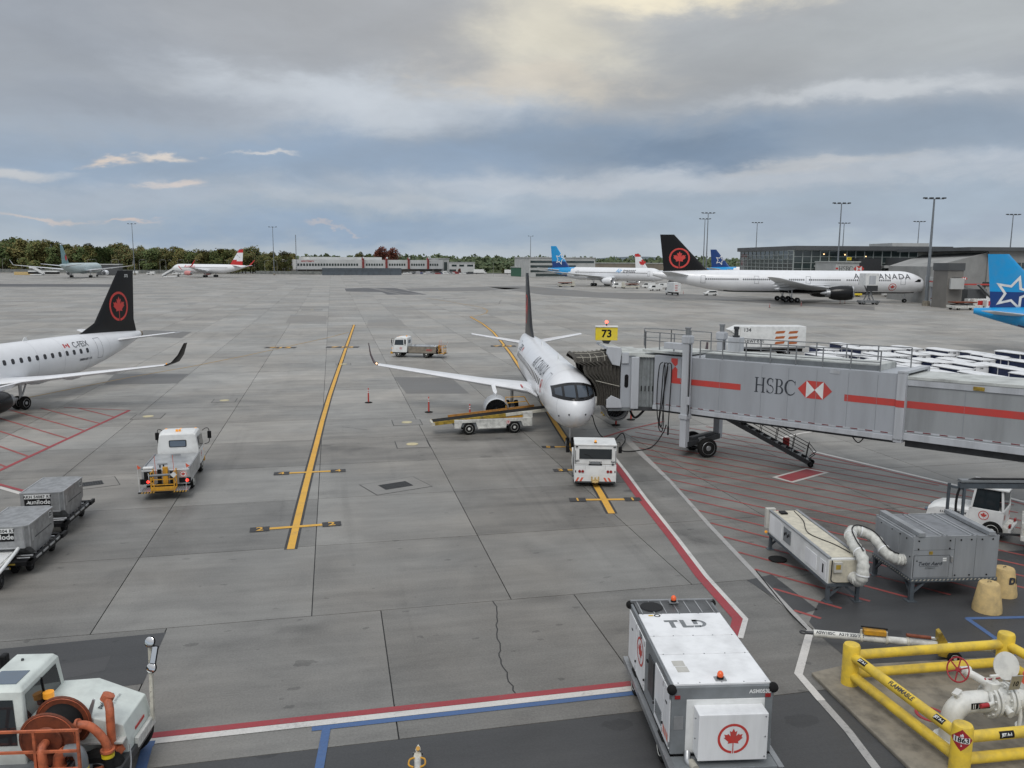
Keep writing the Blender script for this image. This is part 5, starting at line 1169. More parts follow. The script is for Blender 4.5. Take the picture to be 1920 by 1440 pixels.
r_ = MB(); P_ = lambda x, y, z: CM @ Vector((x, y, z)); r_.tube([P_(5.0, 1.1, 0), P_(5.05, 1.1, .85), P_(6.3, 1.1, .75), P_(6.65, 1.1, .05)], .035, 6); r_.tube([P_(5.02, 1.1, .45), P_(6.45, 1.1, .42)], .03, 6); r_.build('guard_rail', 'lift_yellow', bl)
for x in (.7, 2.9): MB().cyl((x, .9, .9), (x + .5, .9, cz0 + (x + .5 + 2.25) * math.tan(ang) - .2), .07, n=10).build('lift_ram', 'grey_metal', bl, smooth=40)
decal('roundel_ground', ring2d(.005, .145, 24), on_plane((2.55, .018, .76), (1, 0, 0), (0, 0, 1), .003), 'white', bl); decal('roundel', roundel2d(.13), on_plane((2.55, .018, .76), (1, 0, 0), (0, 0, 1), .008), 'leaf_red', bl)

# service trucks (water / lavatory) with a work cage at the back: origin at the rear edge, +Y forward
def service_truck(label, loc, rz, tank='alu', lamps=True, cage=True):
    t = thing('service_truck', label, 'truck', loc, rz, 'airport service trucks')
    rbox('tank_body', (-1.06, 1.06, .78, 4.05, .55, 1.27), tank, t, .03); rbox('chassis', (-.42, .42, .5, 6.2, .42, .62), 'black', t, .02)
    rbox('tank_top', (-1.0, 1.0, .85, 4.0, 1.27, 1.30), 'alu', t, .01)
    for s_ in (-1, 1): MB().box(s_ * 1.045 - .03, s_ * 1.045 + .03, .9, 4.0, 1.285, 1.33).build('top_rail', 'grey_metal', t)
    lid = MB().box(-.22, .22, -.08, .08, 0, .05).mesh('tank_lid', 'grey_metal')
    for x, y in ((.0, 3.55), (-.3, 1.75)): link('tank_lid', lid, t, Matrix.Translation((x, y, 1.30)) @ rotz(.1))
    rbox('deck_step', (-1.08, 1.08, -.02, .78, .38, .45), 'grey_metal', t, .01)
    for s_ in (-1, 1):
        for i in range(7): MB().box(s_ * .42 + s_ * i * .09 - .02, s_ * .42 + s_ * i * .09 + .02, .02, .74, .45, .465).build('tread_bar', 'alu', t)
        for i in range(5): decal('hazard_stripe', poly2d([(s_ * .45 + s_ * i * .125, 0), (s_ * .45 + s_ * i * .125 + .06, 0), (s_ * .45 + s_ * i * .125 + .10, .07), (s_ * .45 + s_ * i * .125 + .04, .07)]), on_plane((0, -.022, .38), (1, 0, 0), (0, 0, 1), .003), 'mark_yellow', t)
    decal('edge_band', poly2d([(-1.07, 0), (1.07, 0), (1.07, .07), (-1.07, .07)]), on_plane((0, -.021, .38), (1, 0, 0), (0, 0, 1), .001), 'black', t)
    for x in (-.86, .86): rbox('lamp_box', (x - .26, x + .26, .70, .79, .62, .86), 'black', t, .01); MB().cyl((x + .1, .70, .74), (x + .1, .67, .74), .075, n=14).build('tail_lamp', 'lamp_red' if lamps else 'lamp_red_off', t)
    for x in (-.86, .86):                            # whip flags
        MB().cyl((x * 1.18, .02, .45), (x * 1.22, -.02, 1.75), .008, n=5).build('flag_staff', 'white', t); MB().prism([(x * 1.22, 1.74), (x * 1.22 + .17, 1.60), (x * 1.22 + .02, 1.52)], -.03, -.022, 'y').build('flag', 'orange_red', t)
    for x in (-.38, .42): MB().cyl((x, .6, 1.0), (x - .03, .55, 2.0), .012, n=5).build('marker_rod', 'orange_red', t)
    if cage:
        c = MB()
        for x in (-.5, .5):
            for y in (.02, .62): c.bar((x, y, .46), (x, y, 1.36), .05, .05, (1, 0, 0))
            for z in (.75, 1.0, 1.3): c.bar((x, .02, z), (x, .62, z), .035, .035)
        for z in (.75, 1.0): c.bar((-.5, .02, z), (.5, .02, z), .035, .035)
        c.build('lift_cage', 'lift_yellow', t); rbox('cage_floor', (-.52, .52, 0, .64, .455, .50), 'lift_yellow', t, .01); rbox('kick_plate', (-.52, .52, -.01, .02, .50, .66), 'lift_yellow', t, .005)
        rbox('lift_mast', (-.10, .12, .64, .78, .5, 1.42), 'lift_yellow', t, .01); rbox('mast_slot', (-.35, -.18, .72, .775, .6, 1.3), 'black', t, .005); rbox('mast_slot', (.2, .37, .72, .775, .6, 1.2), 'black', t, .005)
        MB().cyl((-.55, .0, 1.2), (.5, .0, 1.22), .055, n=10).build('cage_pad', 'frame_grey', t, smooth=40)
        panel('placard', (.50, -.06, 1.22), (.7, 0, .7), (-.7, 0, .7), .2, .2, 'white', t)
    rbox('rear_box', (-1.0, -.55, .82, 1.05, 1.30, 1.40), 'white', t, .03); rbox('rear_recess', (-.95, -.55, .765, .785, .7, 1.2), 'black', t, .01)
    decal('roundel_ground', ring2d(.005, .17, 24), on_plane((.78, .778, 1.02), (1, 0, 0), (0, 0, 1), .003), 'white', t); decal('roundel', roundel2d(.155), on_plane((.78, .778, 1.02), (1, 0, 0), (0, 0, 1), .008), 'leaf_red', t)
    h = MB(); h.tube(smooth([(-.75, .72, 1.15), (-.7, .6, .9), (-.72, .66, .75), (-.45, .66, .6)], 4), .012, 5); h.build('hose', 'white', t)
    for k, z in ((0, 1.33), (.16, 1.35)): MB().cyl((-.3 + k, 1.15, 1.30), (-.3 + k, 1.15, z + .08), .035, n=8).build('valve_knob', 'black', t)
    # cab-over cab
    cb = MB(); rows = []
    for y, z0, zt, hw, hr in ((4.22, .62, 2.22, .98, .86), (4.30, .60, 2.30, .995, .88), (4.8, .58, 2.35, 1.0, .90), (5.5, .58, 2.30, 1.0, .88), (5.78, .58, 2.02, .99, .86), (5.98, .56, 1.35, .97, .95), (6.02, .55, .9, .95, .93)):
        rows.append([(-hw, y, z0), (hw, y, z0), (hw, y, z0 + (zt - z0) * .52), (hr, y, zt - .08), (hr - .1, y, zt), (-hr + .1, y, zt), (-hr, y, zt - .08), (-hw, y, z0 + (zt - z0) * .52)])
    cb.loft(rows).build('cab', 'white', t, smooth=30, bevel=.015)
    rear = [(-.42, 1.62), (-.38, 1.58), (.38, 1.58), (.42, 1.62), (.42, 1.90), (.38, 1.94), (-.38, 1.94), (-.42, 1.90)]
    MB().prism(rear, 4.20, 4.24, 'y').build('rear_window', 'black', t); MB().prism([(x * .9, 1.76 + (z - 1.76) * .82) for x, z in rear], 4.19, 4.21, 'y').build('pane', 'glass_blue', t)
    for s_ in (-1, 1):
        pts = [(4.62, 1.42), (5.70, 1.42), (5.62, 2.0), (4.68, 2.02)]; q = MB(); sx = lambda z: s_ * (1.0 - max(0, z - 1.5) * .115 + .012)
        q.add([(sx(z), y, z) for y, z in pts], [(0, 1, 2, 3)]); q.build('side_window', 'glass_dark', t)
        q = MB(); q.add([(s_ * 1.003, 4.34, 1.4), (s_ * 1.003, 4.55, 1.4), (s_ * .94, 4.55, 2.08), (s_ * .93, 4.36, 2.02)], [(0, 1, 2, 3)]); q.build('quarter_window', 'black', t)
        m_ = MB(); m_.tube(smooth([(s_ * .98, 5.75, 2.1), (s_ * 1.12, 5.9, 2.18), (s_ * 1.28, 5.95, 2.1), (s_ * 1.28, 5.95, 1.45), (s_ * 1.05, 5.85, 1.35)], 3), .018, 6); m_.build('mirror_arm', 'black', t)
        rbox('mirror', (s_ * 1.30 - .10, s_ * 1.30 + .10, 5.90, 5.97, 1.62, 2.02), 'black', t, .03)
        wheel(t, (s_ * .86, 5.25, .40), .40, .24, (1, 0, 0), 'white_worn'); wheel(t, (s_ * .84, 1.95, .40), .40, .42, (1, 0, 0), 'white_worn')
        rbox('marker_lamp', (s_ * .93 - .04, s_ * .93 + .04, 5.98, 6.05, .95, 1.1), 'lamp_amber', t, .01)
        rbox('mudguard', (s_ * .86 - .2, s_ * .86 + .2, 1.4, 2.5, .84, .9), 'black', t, .02)
        decal('roundel', roundel2d(.15), on_plane((s_ * 1.002, 4.95, 1.05), (0, s_, 0), (0, 0, 1), .006), 'leaf_red', t)
    ws = MB(); ws.add([(-.86, 6.0, 1.42), (.86, 6.0, 1.42), (.80, 5.83, 2.0), (-.80, 5.83, 2.0)], [(0, 1, 2, 3)]); ws.build('windscreen', 'glass_dark', t); rbox('bumper', (-1.0, 1.0, 5.95, 6.2, .4, .62), 'lift_yellow', t, .02)
    for x in (-.07, .07): MB().cyl((x, 4.55, 2.33), (x, 4.55, 2.43), .06, n=10).build('beacon', 'lamp_amber', t, smooth=40)
    for x in (-.72, .72, 0): rbox('roof_lamp', (x - .05, x + .05, 5.3, 5.42, 2.28, 2.33), 'lamp_amber', t, .01)
    return t
ra, rb = at(258, 941), at(355, 936); rc_ = (ra + rb) / 2
service_truck('steel-bodied service truck with orange work cage and red tail lights facing away', (rc_.x, rc_.y, 0), R(12.5))
fa_, fb_ = at(757, 668), at(800, 671); hd = (fa_ - fb_).normalized()
hd = Vector((-.985, .17, 0)).normalized()
ctr = fb_ - hd * 1.95 + Vector((-hd.y, hd.x, 0)) * -.85
tr2 = service_truck('service truck seen side-on crossing behind the left wing of the jet', (ctr.x, ctr.y, 0), math.atan2(hd.y, hd.x) - math.pi / 2, tank='tank_tan', lamps=False)
decal('lettering', text2d('eau', .5, .0, .2), on_plane((-1.065, 1.6, .95), (0, -1, 0), (0, 0, 1), .006), 'red', tr2)
decal('lettering', text2d('eau', .5, .0, .2), on_plane((1.065, 1.6, .95), (0, 1, 0), (0, 0, 1), .006), 'red', tr2)

# freight containers on dollies: +Y away from us
def container(label, loc, rz, code, g='freight containers'):
    t = thing('freight_container', label, 'container', loc, rz, g)
    b = MB(); z0, z1, z2 = .56, .92, 1.70; w = .79
    pr = lambda x, k: [(x, .46 if k else .03, z0), (x, 2.02, z0), (x, 2.46, z1), (x, 2.46, z2), (x, 0, z2), (x, 0, z1)]
    pl = [(.46, z0), (2.0, z0), (2.46, z1), (2.46, z2), (.0, z2), (.0, z1)]
    b.prism(pl, -w, w - .14, 'x'); b.add([(w - .14, y, z) for y, z in pl] + [(w, max(.12, y + (.12 if y < 1 else -.12)), z - (.0 if z < z2 else 0)) for y, z in pl], [(i, (i + 1) % 6, 6 + (i + 1) % 6, 6 + i) for i in range(6)] + [(6, 7, 8, 9, 10, 11)])
    b.build('shell', 'container_alu', t, bevel=.006)
    fr = MB()
    for a, c in (((-w, 0, z2), (w - .13, 0, z2)), ((w - .13, 0, z2), (w, .12, z2)), ((w, .12, z2), (w, 2.34, z2)), ((-w, 2.46, z2), (w - .13, 2.46, z2)), ((-w, 0, z2), (-w, 2.46, z2)), ((-w, 0, z1), (w - .13, 0, z1)), ((w - .13, -.005, z1), (w - .13, -.005, z2)), ((w, .12, z1), (w, .12, z2))): fr.bar(a, c, .045, .045)
    fr.build('edge_frame', 'alu', t)
    decal('seam', join2d(*[rc(x - .006, x + .006, .02, 2.44) for x in (-.12, .0)]), lambda x, y: Vector((x, y, z2 + .004)), 'seam', t)
    panel('code_plate', (-.15, 0, 1.555), (1, 0, 0), (0, 0, 1), .98, .17, 'white', t, .012); decal('lettering', text2d(code, .155, .004, spacing=1.1), on_plane((-.15, -.012, 1.548), (1, 0, 0), (0, 0, 1), .004), 'black', t)
    panel('name_plate', (-.15, 0, 1.32), (1, 0, 0), (0, 0, 1), .98, .30, 'black', t, .010); decal('lettering', text2d('unilode', .26, .004), on_plane((-.05, -.010, 1.33), (1, 0, 0), (0, 0, 1), .004), 'white', t); decal('mark', poly2d([(-.60, 1.26), (-.52, 1.34), (-.52, 1.41), (-.44, 1.34), (-.44, 1.24), (-.50, 1.28)]), lambda x, z: Vector((x + .02, -.016, z)), 'white', t)
    panel('side_pocket', (w + .0, .38, 1.25), (0, 1, 0), (0, 0, 1), .16, .42, 'alu', t, .008); panel('side_mark', (w, 2.05, 1.5), (0, 1, 0), (0, 0, 1), .24, .22, 'white', t, .006); decal('lettering', text2d('E2', .2, .01), on_plane((w + .006, 2.05, 1.5), (0, 1, 0), (0, 0, 1), .004), 'black', t)
    panel('side_latch', (w, 1.35, 1.12), (0, 1, 0), (0, 0, 1), 1.5, .03, 'steel_dark', t, .01)
    return t
paint('container_alu', (.40, .405, .41), .42, .65, dirt=.2, scale=3, bump=.25)
def dolly(label, loc, rz):
    t = thing('container_dolly', label, 'dolly', loc, rz, 'container dollies')
    f = MB(); f.box(-1.0, 1.0, -.35, .05, .40, .55); f.box(-1.0, -.85, -.35, 2.9, .38, .55); f.box(.85, 1.0, -.35, 2.9, .38, .55); f.box(-1.0, 1.0, 2.7, 2.9, .38, .55); f.box(-.9, .9, 1.0, 1.3, .3, .5); f.build('frame', 'black', t, bevel=.01)
    for i in range(9): MB().cyl((-.8, .15 + i * .29, .515), (.8, .15 + i * .29, .515), .04, n=8).build('roller', 'alu', t, smooth=40)
    for k in range(4): MB().box(1.0, 1.03, .15 + k * .62, .6 + k * .62, .50, .56).build('side_roller', 'alu', t)
    rbox('guide', (1.0, 1.12, 2.4, 2.9, .45, .62), 'black', t, .02); rbox('front_guard', (-.95, .5, -.37, -.30, .44, .50), 'olive_yellow', t, .01); rbox('reflector_bar', (-.95, .35, -.365, -.33, .30, .36), 'olive_yellow', t, .01); rbox('number_plate', (-.1, .3, -.372, -.35, .30, .37), 'white', t, 0)
    for s_ in (-1, 1):
        for y in (.3, 2.3): wheel(t, (s_ * .72, y, .22), .22, .16, (1, 0, 0), 'steel_dark', n=16)
    b = MB(); b.bar((0, -.35, .42), (0, -1.2, .3), .08, .06); b.build('draw_bar', 'black', t)
    return t
u1 = (at(38, 925, 1.7) + at(115, 924, 1.7)) / 2; u2 = at(45, 988, 1.7) + Vector((-.72, -.05, 0)); rzu = R(9.5)
container('grey metal freight container coded AKH 54087 R7, the farther of two', (u1.x, u1.y, 0), rzu, 'AKH 54087 R7'); dolly('black roller dolly under the farther freight container', (u1.x, u1.y - .1, 0), rzu)
container('grey metal freight container coded 304 R7, nearer and cut off at left', (u2.x, u2.y, 0), rzu, 'AKH 60304 R7'); dolly('black roller dolly under the nearer freight container', (u2.x, u2.y - .1, 0), rzu)
# cart cut off at the left edge
ec = at(14, 1109); t = thing('baggage_cart', 'white flat cart with a wheel, cut off at the left edge below the containers', 'cart', (ec.x - 1.12, ec.y - .15, 0), R(12))
rbox('deck', (-1.2, .80, -.3, 2.3, .62, .72), 'white_worn', t, .02)
fr = MB(); fr.tube(smooth([(.82, -.3, .55), (.92, .3, .70), (.92, 2.0, .95), (.80, 2.35, 1.05), (.4, 2.4, 1.08)], 3), .06, 8); fr.build('edge_rail', 'white', t, smooth=50)
fr = MB(); fr.tube(smooth([(.5, 2.38, .7), (.55, 2.4, 1.05), (.3, 2.45, 1.25), (-.6, 2.45, 1.3)], 4), .05, 8); fr.build('end_hoop', 'white', t, smooth=50)
for y in (.2, 1.7): wheel(t, (.78, y, .28), .28, .18, (1, 0, 0), 'steel_dark')
for i in range(4): rbox('deck_panel', (-1.15, .72, -.25 + i * .64, .33 + i * .64, .72, .75), 'white', t, .01)

# delineator posts
def delineator(label, p):
    t = thing('delineator_post', label, 'traffic post', (p.x, p.y, 0), 0, 'red delineator posts')
    MB().lathe([(0, .30), (.03, .30), (.06, .2), (.07, .05)], (0, 0, 0), (0, 0, 1), 18).build('base', 'rubber', t, smooth=30)
    MB().lathe([(.05, .06), (.75, .055), (.80, .045), (1.0, .05), (1.06, .035), (1.12, .045), (1.16, .02)], (0, 0, 0), (0, 0, 1), 12).build('post', 'post_red', t, smooth=40)
    for z in (.80, .95): MB().cyl((0, 0, z), (0, 0, z + .07), .057, n=12).build('reflective_band', 'white', t, smooth=40)
    return t
delineator('red delineator post standing alone, leftmost in the row', at(691, 755)); delineator('red delineator post left of the belt loader', at(804, 773)); delineator('red delineator post half hidden behind the conveyor of the belt loader', at(881, 788))
delineator('red delineator post under the jet bridge cab, nearer one', at(1155, 797)); delineator('red delineator post under the jet bridge cab, farther one', at(1183, 787))
tag(MB().tube([Vector((p.x, p.y, .05)) for p in [at(1128, 775), at(1133, 772), at(1139, 774), at(1136, 779), at(1130, 779)]], .08, 8).build('wheel_chock', 'olive_yellow'), 'yellow wheel chock on the ground under the bridge cab', 'chock')

# ------------------------------------------------------------------ ground power unit cart, near end towards us (+Y away)
ga = (at(1267, 1300, 2.2) + at(1462, 1295, 2.2)) / 2
gp = thing('ground_power_unit', 'white box trailer with maple leaf end panel and TLD on its roof', 'power unit', (ga.x - .02, ga.y + .30, 0), R(3.6))
gw, gl = 1.10, 4.40
rbox('frame', (-gw, gw, 0.0, gl, .62, 2.16), 'frame_grey', gp, .02)
for i, (y0, y1) in enumerate(((.06, 1.38), (1.40, 2.30), (2.32, 3.56))): rbox('roof_panel', (-gw + .05, gw - .05, y0, y1, 2.16, 2.205), 'gpu_white', gp, .008)
rv = MB().cyl((0, 0, 0), (0, 0, .012), .016, n=8).mesh('rivet', 'grey_metal')
for y in (.10, 1.39, 2.31, 3.53):
    for x in (-.95, -.48, 0, .48, .95): link('rivet', rv, gp, Matrix.Translation((x, y, 2.20)))
# louvred radiator top at the far end
rbox('radiator_well', (-gw + .06, gw - .06, 3.60, gl - .06, 2.10, 2.165), 'black', gp, .005)
for i in range(17): MB().bar((-gw + .08, 3.63 + i * .043, 2.185), (gw - .08, 3.63 + i * .043, 2.185), .014, .02).build('grille_bar', 'grey_metal', gp)
for i in range(7): MB().bar((-gw + .16 + i * .31, 3.60, 2.20), (-gw + .16 + i * .31, gl - .06, 2.20), .02, .02).build('grille_bar', 'alu', gp)
MB().lathe([(0, .28), (.02, .3), (.03, .26)], (-.62, 3.98, 2.19), (0, 0, 1), 20).build('exhaust_opening', 'black', gp)
rbox('end_rail', (-gw, gw, gl - .08, gl, 2.16, 2.24), 'grey_metal', gp, .01)
for s_ in (-1, 1):
    for y in (.02, gl - .02): MB().ball((s_ * gw, y, 2.10), .11, 10, 6, 1.0).build('corner_bumper', 'rubber', gp, smooth=60); 
    rbox('reflector', (s_ * .98 - .06, s_ * .98 + .06, -.02, .0, 1.90, 1.98), 'lamp_red_off', gp, .005)
    for y0, y1, m_ in ((.08, .60, 'gpu_white'), (.63, 1.42, 'gpu_white'), (1.75, 2.35, 'pca_grey'), (2.50, 3.40, 'gpu_white'), (3.45, 4.32, 'gpu_white')):
        if m_ == 'gpu_white': rbox('side_door', (s_ * gw - .02, s_ * gw + .02, y0, y1, .70, 2.0), m_, gp, .01)
    rbox('control_panel', (s_ * gw - .03, s_ * gw + .008, 1.55, 2.05, 1.0, 1.9), 'steel_dark', gp, .01); rbox('display', (s_ * gw, s_ * gw + .03, 1.62, 1.95, 1.45, 1.75), 'orange_red', gp, .01)
    decal('roundel', roundel2d(.36), on_plane((s_ * (gw + .021), 2.95, 1.5), (0, s_, 0), (0, 0, 1), .004), 'leaf_red', gp)
    decal('lettering', text2d('TLD', .16, .01), on_plane((s_ * (gw + .021), 2.95, 1.93), (0, s_, 0), (0, 0, 1), .003), 'lettering_dark', gp)
    for k in range(3): decal('reflector', poly2d([(0, 0), (.09, .04), (.09, .22), (0, .18)]), on_plane((s_ * (gw + .021), .16 + k * .16, .80), (0, 1, 0), (0, 0, 1), .004 * s_), 'orange_red', gp)
    for y in (.62, 1.44, 2.48, 3.43): MB().cyl((s_ * (gw + .02), y, 1.0), (s_ * (gw + .05), y, 1.0), .03, n=8).build('door_latch', 'black', gp)
    MB().bar((s_ * (gw + .06), -.5, .52), (s_ * (gw + .06), gl + .1, .52), .12, .14).build('chassis_rail', 'grey_metal', gp)
    for y in (.75, 3.6): wheel(gp, (s_ * 1.02, y, .36), .36, .24, (1, 0, 0), 'white_worn')
rbox('platform', (-gw, gw, -.45, .0, .50, .58), 'frame_grey', gp, .01)
rbox('end_panel', (-.78, .92, -.015, .02, .66, 1.88), 'white', gp, .01)
rbox('filter_box', (-.62, .86, -.42, -.01, .72, 1.76), 'gpu_white', gp, .015)
decal('roundel', roundel2d(.335), on_plane((.12, -.421, 1.22), (1, 0, 0), (0, 0, 1), .005), 'leaf_red', gp)
decal('lettering', text2d('ASM053D', .12, .004), on_plane((.82, -.002, 2.03), (1, 0, 0), (0, 0, 1), .004), 'white', gp)
decal('brand_lettering', join2d(move2d(poly2d([(0, .40), (.34, .40), (.34, .31), (.22, .31), (.22, 0), (.11, 0), (.11, .31), (0, .31)]), -.56), move2d(poly2d([(0, .40), (.11, .40), (.11, .09), (.30, .09), (.26, 0), (0, 0)]), -.17), move2d(join2d(rc(0, .11, .16, .40), arc(.12, .20, .155, .155, -90, 90, .09, .09), rc(.0, .14, .31, .40), poly2d([(.0, .10), (.16, .10), (.13, .0), (-.02, .0)])), .14)), lambda x, y: Vector((x + .05, 2.74 + y * 1.05, 2.210)), 'frame_grey', gp)
panel('type_plate', (-.72, .95, 2.205), (1, 0, 0), (0, 1, 0), .26, .24, 'pca_plate', gp, .006); panel('type_plate', (-.70, .68, 2.205), (1, 0, 0), (0, 1, 0), .26, .24, 'pca_plate', gp, .006)
panel('data_plate', (-.94, -.002, 1.35), (1, 0, 0), (0, 0, 1), .2, .3, 'alu', gp, .006)
for y, z in ((.22, 2.2), (gl - .25, 2.24)):
    rbox('beacon_base', (-.12, .12, y - .09, y + .09, z, z + .03), 'grey_metal', gp, .005); MB().cyl((0, y, z + .03), (0, y, z + .07), .075, n=14).build('beacon_ring', 'black', gp); MB().ball((0, y, z + .11), .07, 12, 7, 1.3).build('beacon', 'lamp_orange', gp, smooth=60)
for s_ in (-1, 1):
    for k in range(7): MB().box(min(s_ * (gw + .018), s_ * (gw + .034)), max(s_ * (gw + .018), s_ * (gw + .034)), .72, 1.30, .86 + k * .05, .885 + k * .05).build('louvre', 'frame_grey', gp)
    for y in (.35, 2.2, 3.9): MB().box(s_ * (gw + .02) - .01, s_ * (gw + .02) + .03, y - .06, y + .06, 1.62, 1.66).build('door_handle', 'black', gp)
    for z in (.8, 1.9):
        for y in (.1, .66, 2.53, 3.48): MB().box(s_ * (gw + .02) - .005, s_ * (gw + .02) + .02, y - .02, y + .02, z - .06, z + .06).build('hinge', 'grey_metal', gp)
for x in (-.70, .80):
    for z in (.80, 1.25, 1.70): MB().cyl((x, -.42, z), (x, -.435, z), .016, n=8).build('box_screw', 'grey_metal', gp)
h_ = MB(); h_.tube(smooth([(-.75, -.1, .75), (-.78, -.25, .62), (-.7, -.4, .6)], 4), .07, 8); h_.build('coupling', 'alu', gp, smooth=50); MB().cyl((-.72, -.28, .62), (-.68, -.5, .6), .085, n=12).build('coupling_ring', 'canopy_strap', gp, smooth=50)
decal('warning_mark', ring2d(.05, .085, 20), lambda x, y: Vector((-.60 + x, 3.45 + y, 2.210)), 'black', gp); decal('warning_mark', poly2d([(-.82, 3.42), (-.70, 3.42), (-.70, 3.49), (-.82, 3.49)]), lambda x, y: Vector((x, y, 2.210)), 'yellow', gp)

# ------------------------------------------------------------------ fuel pit: pad, yellow guard rails, valves
A_, B_, C_ = at(1592, 1287).xy, at(1880, 1264).xy, at(1797, 1452).xy
D_ = B_ + (C_ - A_)
pad = tag(MB().prism([tuple(p) for p in (at(1521, 1261, .08).xy, at(1580, 1251, .08).xy + Vector((0, .1)), B_ + Vector((1.6, 1.0)), D_ + Vector((2.0, -1.5)), C_ + Vector((-.75, -1.6)))], -.02, .09, 'z').build('concrete_pad', 'pad_concrete', None, bevel=.03), 'beige concrete pad under the yellow guard rail', 'pad')
gr = thing('guard_rail', 'thick yellow pipe guard rail around the white fuel valves', 'guard rail', (A_.x, A_.y, 0))
loc = lambda p, z: (p.x - A_.x, p.y - A_.y, z)
for p in (A_, B_, C_, D_):
    MB().lathe([(.08, .215), (1.14, .215), (1.19, .19), (1.21, .12), (1.215, .02)], loc(p, 0), (0, 0, 1), 28).build('post', 'bollard_yellow', gr, smooth=35)
for a, c in ((A_, B_), (A_, C_), (B_, D_), (C_, D_)):
    d = (c - a).normalized()
    for z in (.88, .36): MB().cyl(loc(a + d * .15, z), loc(c - d * .15, z), .125, n=20).build('rail', 'bollard_yellow', gr, smooth=40)
# labels wrapped on the rails
def wrap(a, c, z, s0, w, h, mat_, text=None, tm=None, up=55, out=-1, tsize=.1):
    d = (c - a).normalized(); n = Vector((-d.y, d.x)) * out; o = a + d * s0 - A_
    def fn(x, y, off=.128):
        an = R(up) + y / .125; return Vector((o.x + d.x * x, o.y + d.y * x, z)) + Vector((n.x, n.y, 0)) * (off * math.cos(an)) + Vector((0, 0, 1)) * (off * math.sin(an))
    if w: decal('label_plate', rc(-w / 2, w / 2, -h / 2, h / 2), fn, mat_, gr, cut=.05)
    if text: decal('lettering', text2d(text, tsize, .004), lambda x, y: fn(x, y, .132), tm, gr, cut=.05)
wrap(A_, C_, .88, .55, .30, .14, 'black', 'JET A-1', 'white', 50, -1, .085); wrap(A_, C_, .88, 2.0, 0, 0, 'black', 'FLAMMABLE', 'lettering_dark', 50, -1, .155); wrap(A_, C_, .88, 3.25, .30, .14, 'black', 'JET A-1', 'white', 50, -1, .085)
wrap(C_, D_, .88, 1.0, .36, .16, 'black', 'JET A-1', 'white', 20, -1, .08)
# hazard diamond on the near post
def post_map(x, y, off=.219):
    an = math.atan2(-C_.y, -C_.x) + .0 + x / .215; return Vector(loc(C_, .92)) + Vector((math.cos(an) * off, math.sin(an) * off, y))
dm = poly2d([(0, -.25), (.25, 0), (0, .25), (-.25, 0)]); decal('hazard_diamond', dm, post_map, 'hazard_red', gr, cut=.05)
decal('hazard_panel', rc(-.17, .17, -.065, .065), lambda x, y: post_map(x, y, .221), 'white', gr, cut=.05); decal('lettering', text2d('1863', .155, .004), lambda x, y: post_map(x, y, .224), 'black', gr, cut=.04); decal('flame_mark', poly2d([(-.03, .08), (.03, .08), (.035, .12), (.01, .16), (-.02, .12), (-.035, .13)]), lambda x, y: post_map(x, y, .221), 'white', gr); decal('lettering', text2d('3', .06, .003), lambda x, y: post_map(x, y - .125, .221), 'white', gr)
# valve assembly: local x along the pit
vo = at(1779, 1384, .09).xy; vdir = (B_ - A_).normalized()
va = thing('fuel_valve', 'white pipe elbow with red handwheel and VALVE 10 sign', 'valve', (vo.x, vo.y, 0), math.atan2(vdir.y, vdir.x))
va.scale = (.93, 1, 1.10)
r_ = .235; el = [(0, 0, .08), (0, 0, .45)] + [(.42 - .42 * math.cos(R(a)), 0, .45 + .42 * math.sin(R(a))) for a in range(15, 91, 15)] + [(1.0, 0, .87)]
MB().tube(el, r_, 28).build('elbow_pipe', 'valve_white', va, smooth=50)
MB().lathe([(0, .36), (.05, .36), (.05, .25)], (0, 0, .06), (0, 0, 1), 28).build('base_flange', 'valve_white', va, smooth=30); MB().lathe([(0, r_ + .012), (.02, r_ + .012)], (0, 0, .42), (0, 0, 1), 28, caps=False).build('weld_seam', 'valve_white', va)
for x0, w in ((.98, .07), (1.10, .07), (1.42, .07), (1.54, .07)): MB().cyl((x0, 0, .87), (x0 + w, 0, .87), .36, n=32).build('flange', 'valve_white', va, smooth=30, bevel=.01)
bolt = MB().cyl((-.03, 0, 0), (.03, 0, 0), .026, n=6).mesh('bolt', 'valve_white')
for x0 in (.955, 1.19, 1.40, 1.63):
    for k in range(12): a = R(30 * k + 8); link('bolt', bolt, va, Matrix.Translation((x0, .31 * math.cos(a), .87 + .31 * math.sin(a))))
MB().cyl((1.05, 0, .87), (1.55, 0, .87), .26, n=28).build('valve_body', 'valve_white', va, smooth=40)
MB().cyl((1.3, -.2, .82), (1.3, -.42, .74), .09, n=14).build('drain_plug', 'valve_white', va, smooth=40)
MB().tube([(1.6, 0, .87), (2.0, 0, .87)] + [(2.0 + .36 * math.sin(R(a)), 0, .51 + .36 * math.cos(R(a))) for a in range(15, 91, 15)] + [(2.36, 0, .08)], r_, 28).build('elbow_pipe', 'valve_white', va, smooth=50)
MB().lathe([(0, .38), (.07, .38), (.07, .25)], (2.36, 0, .05), (0, 0, 1), 28).build('base_flange', 'valve_white', va, smooth=30)
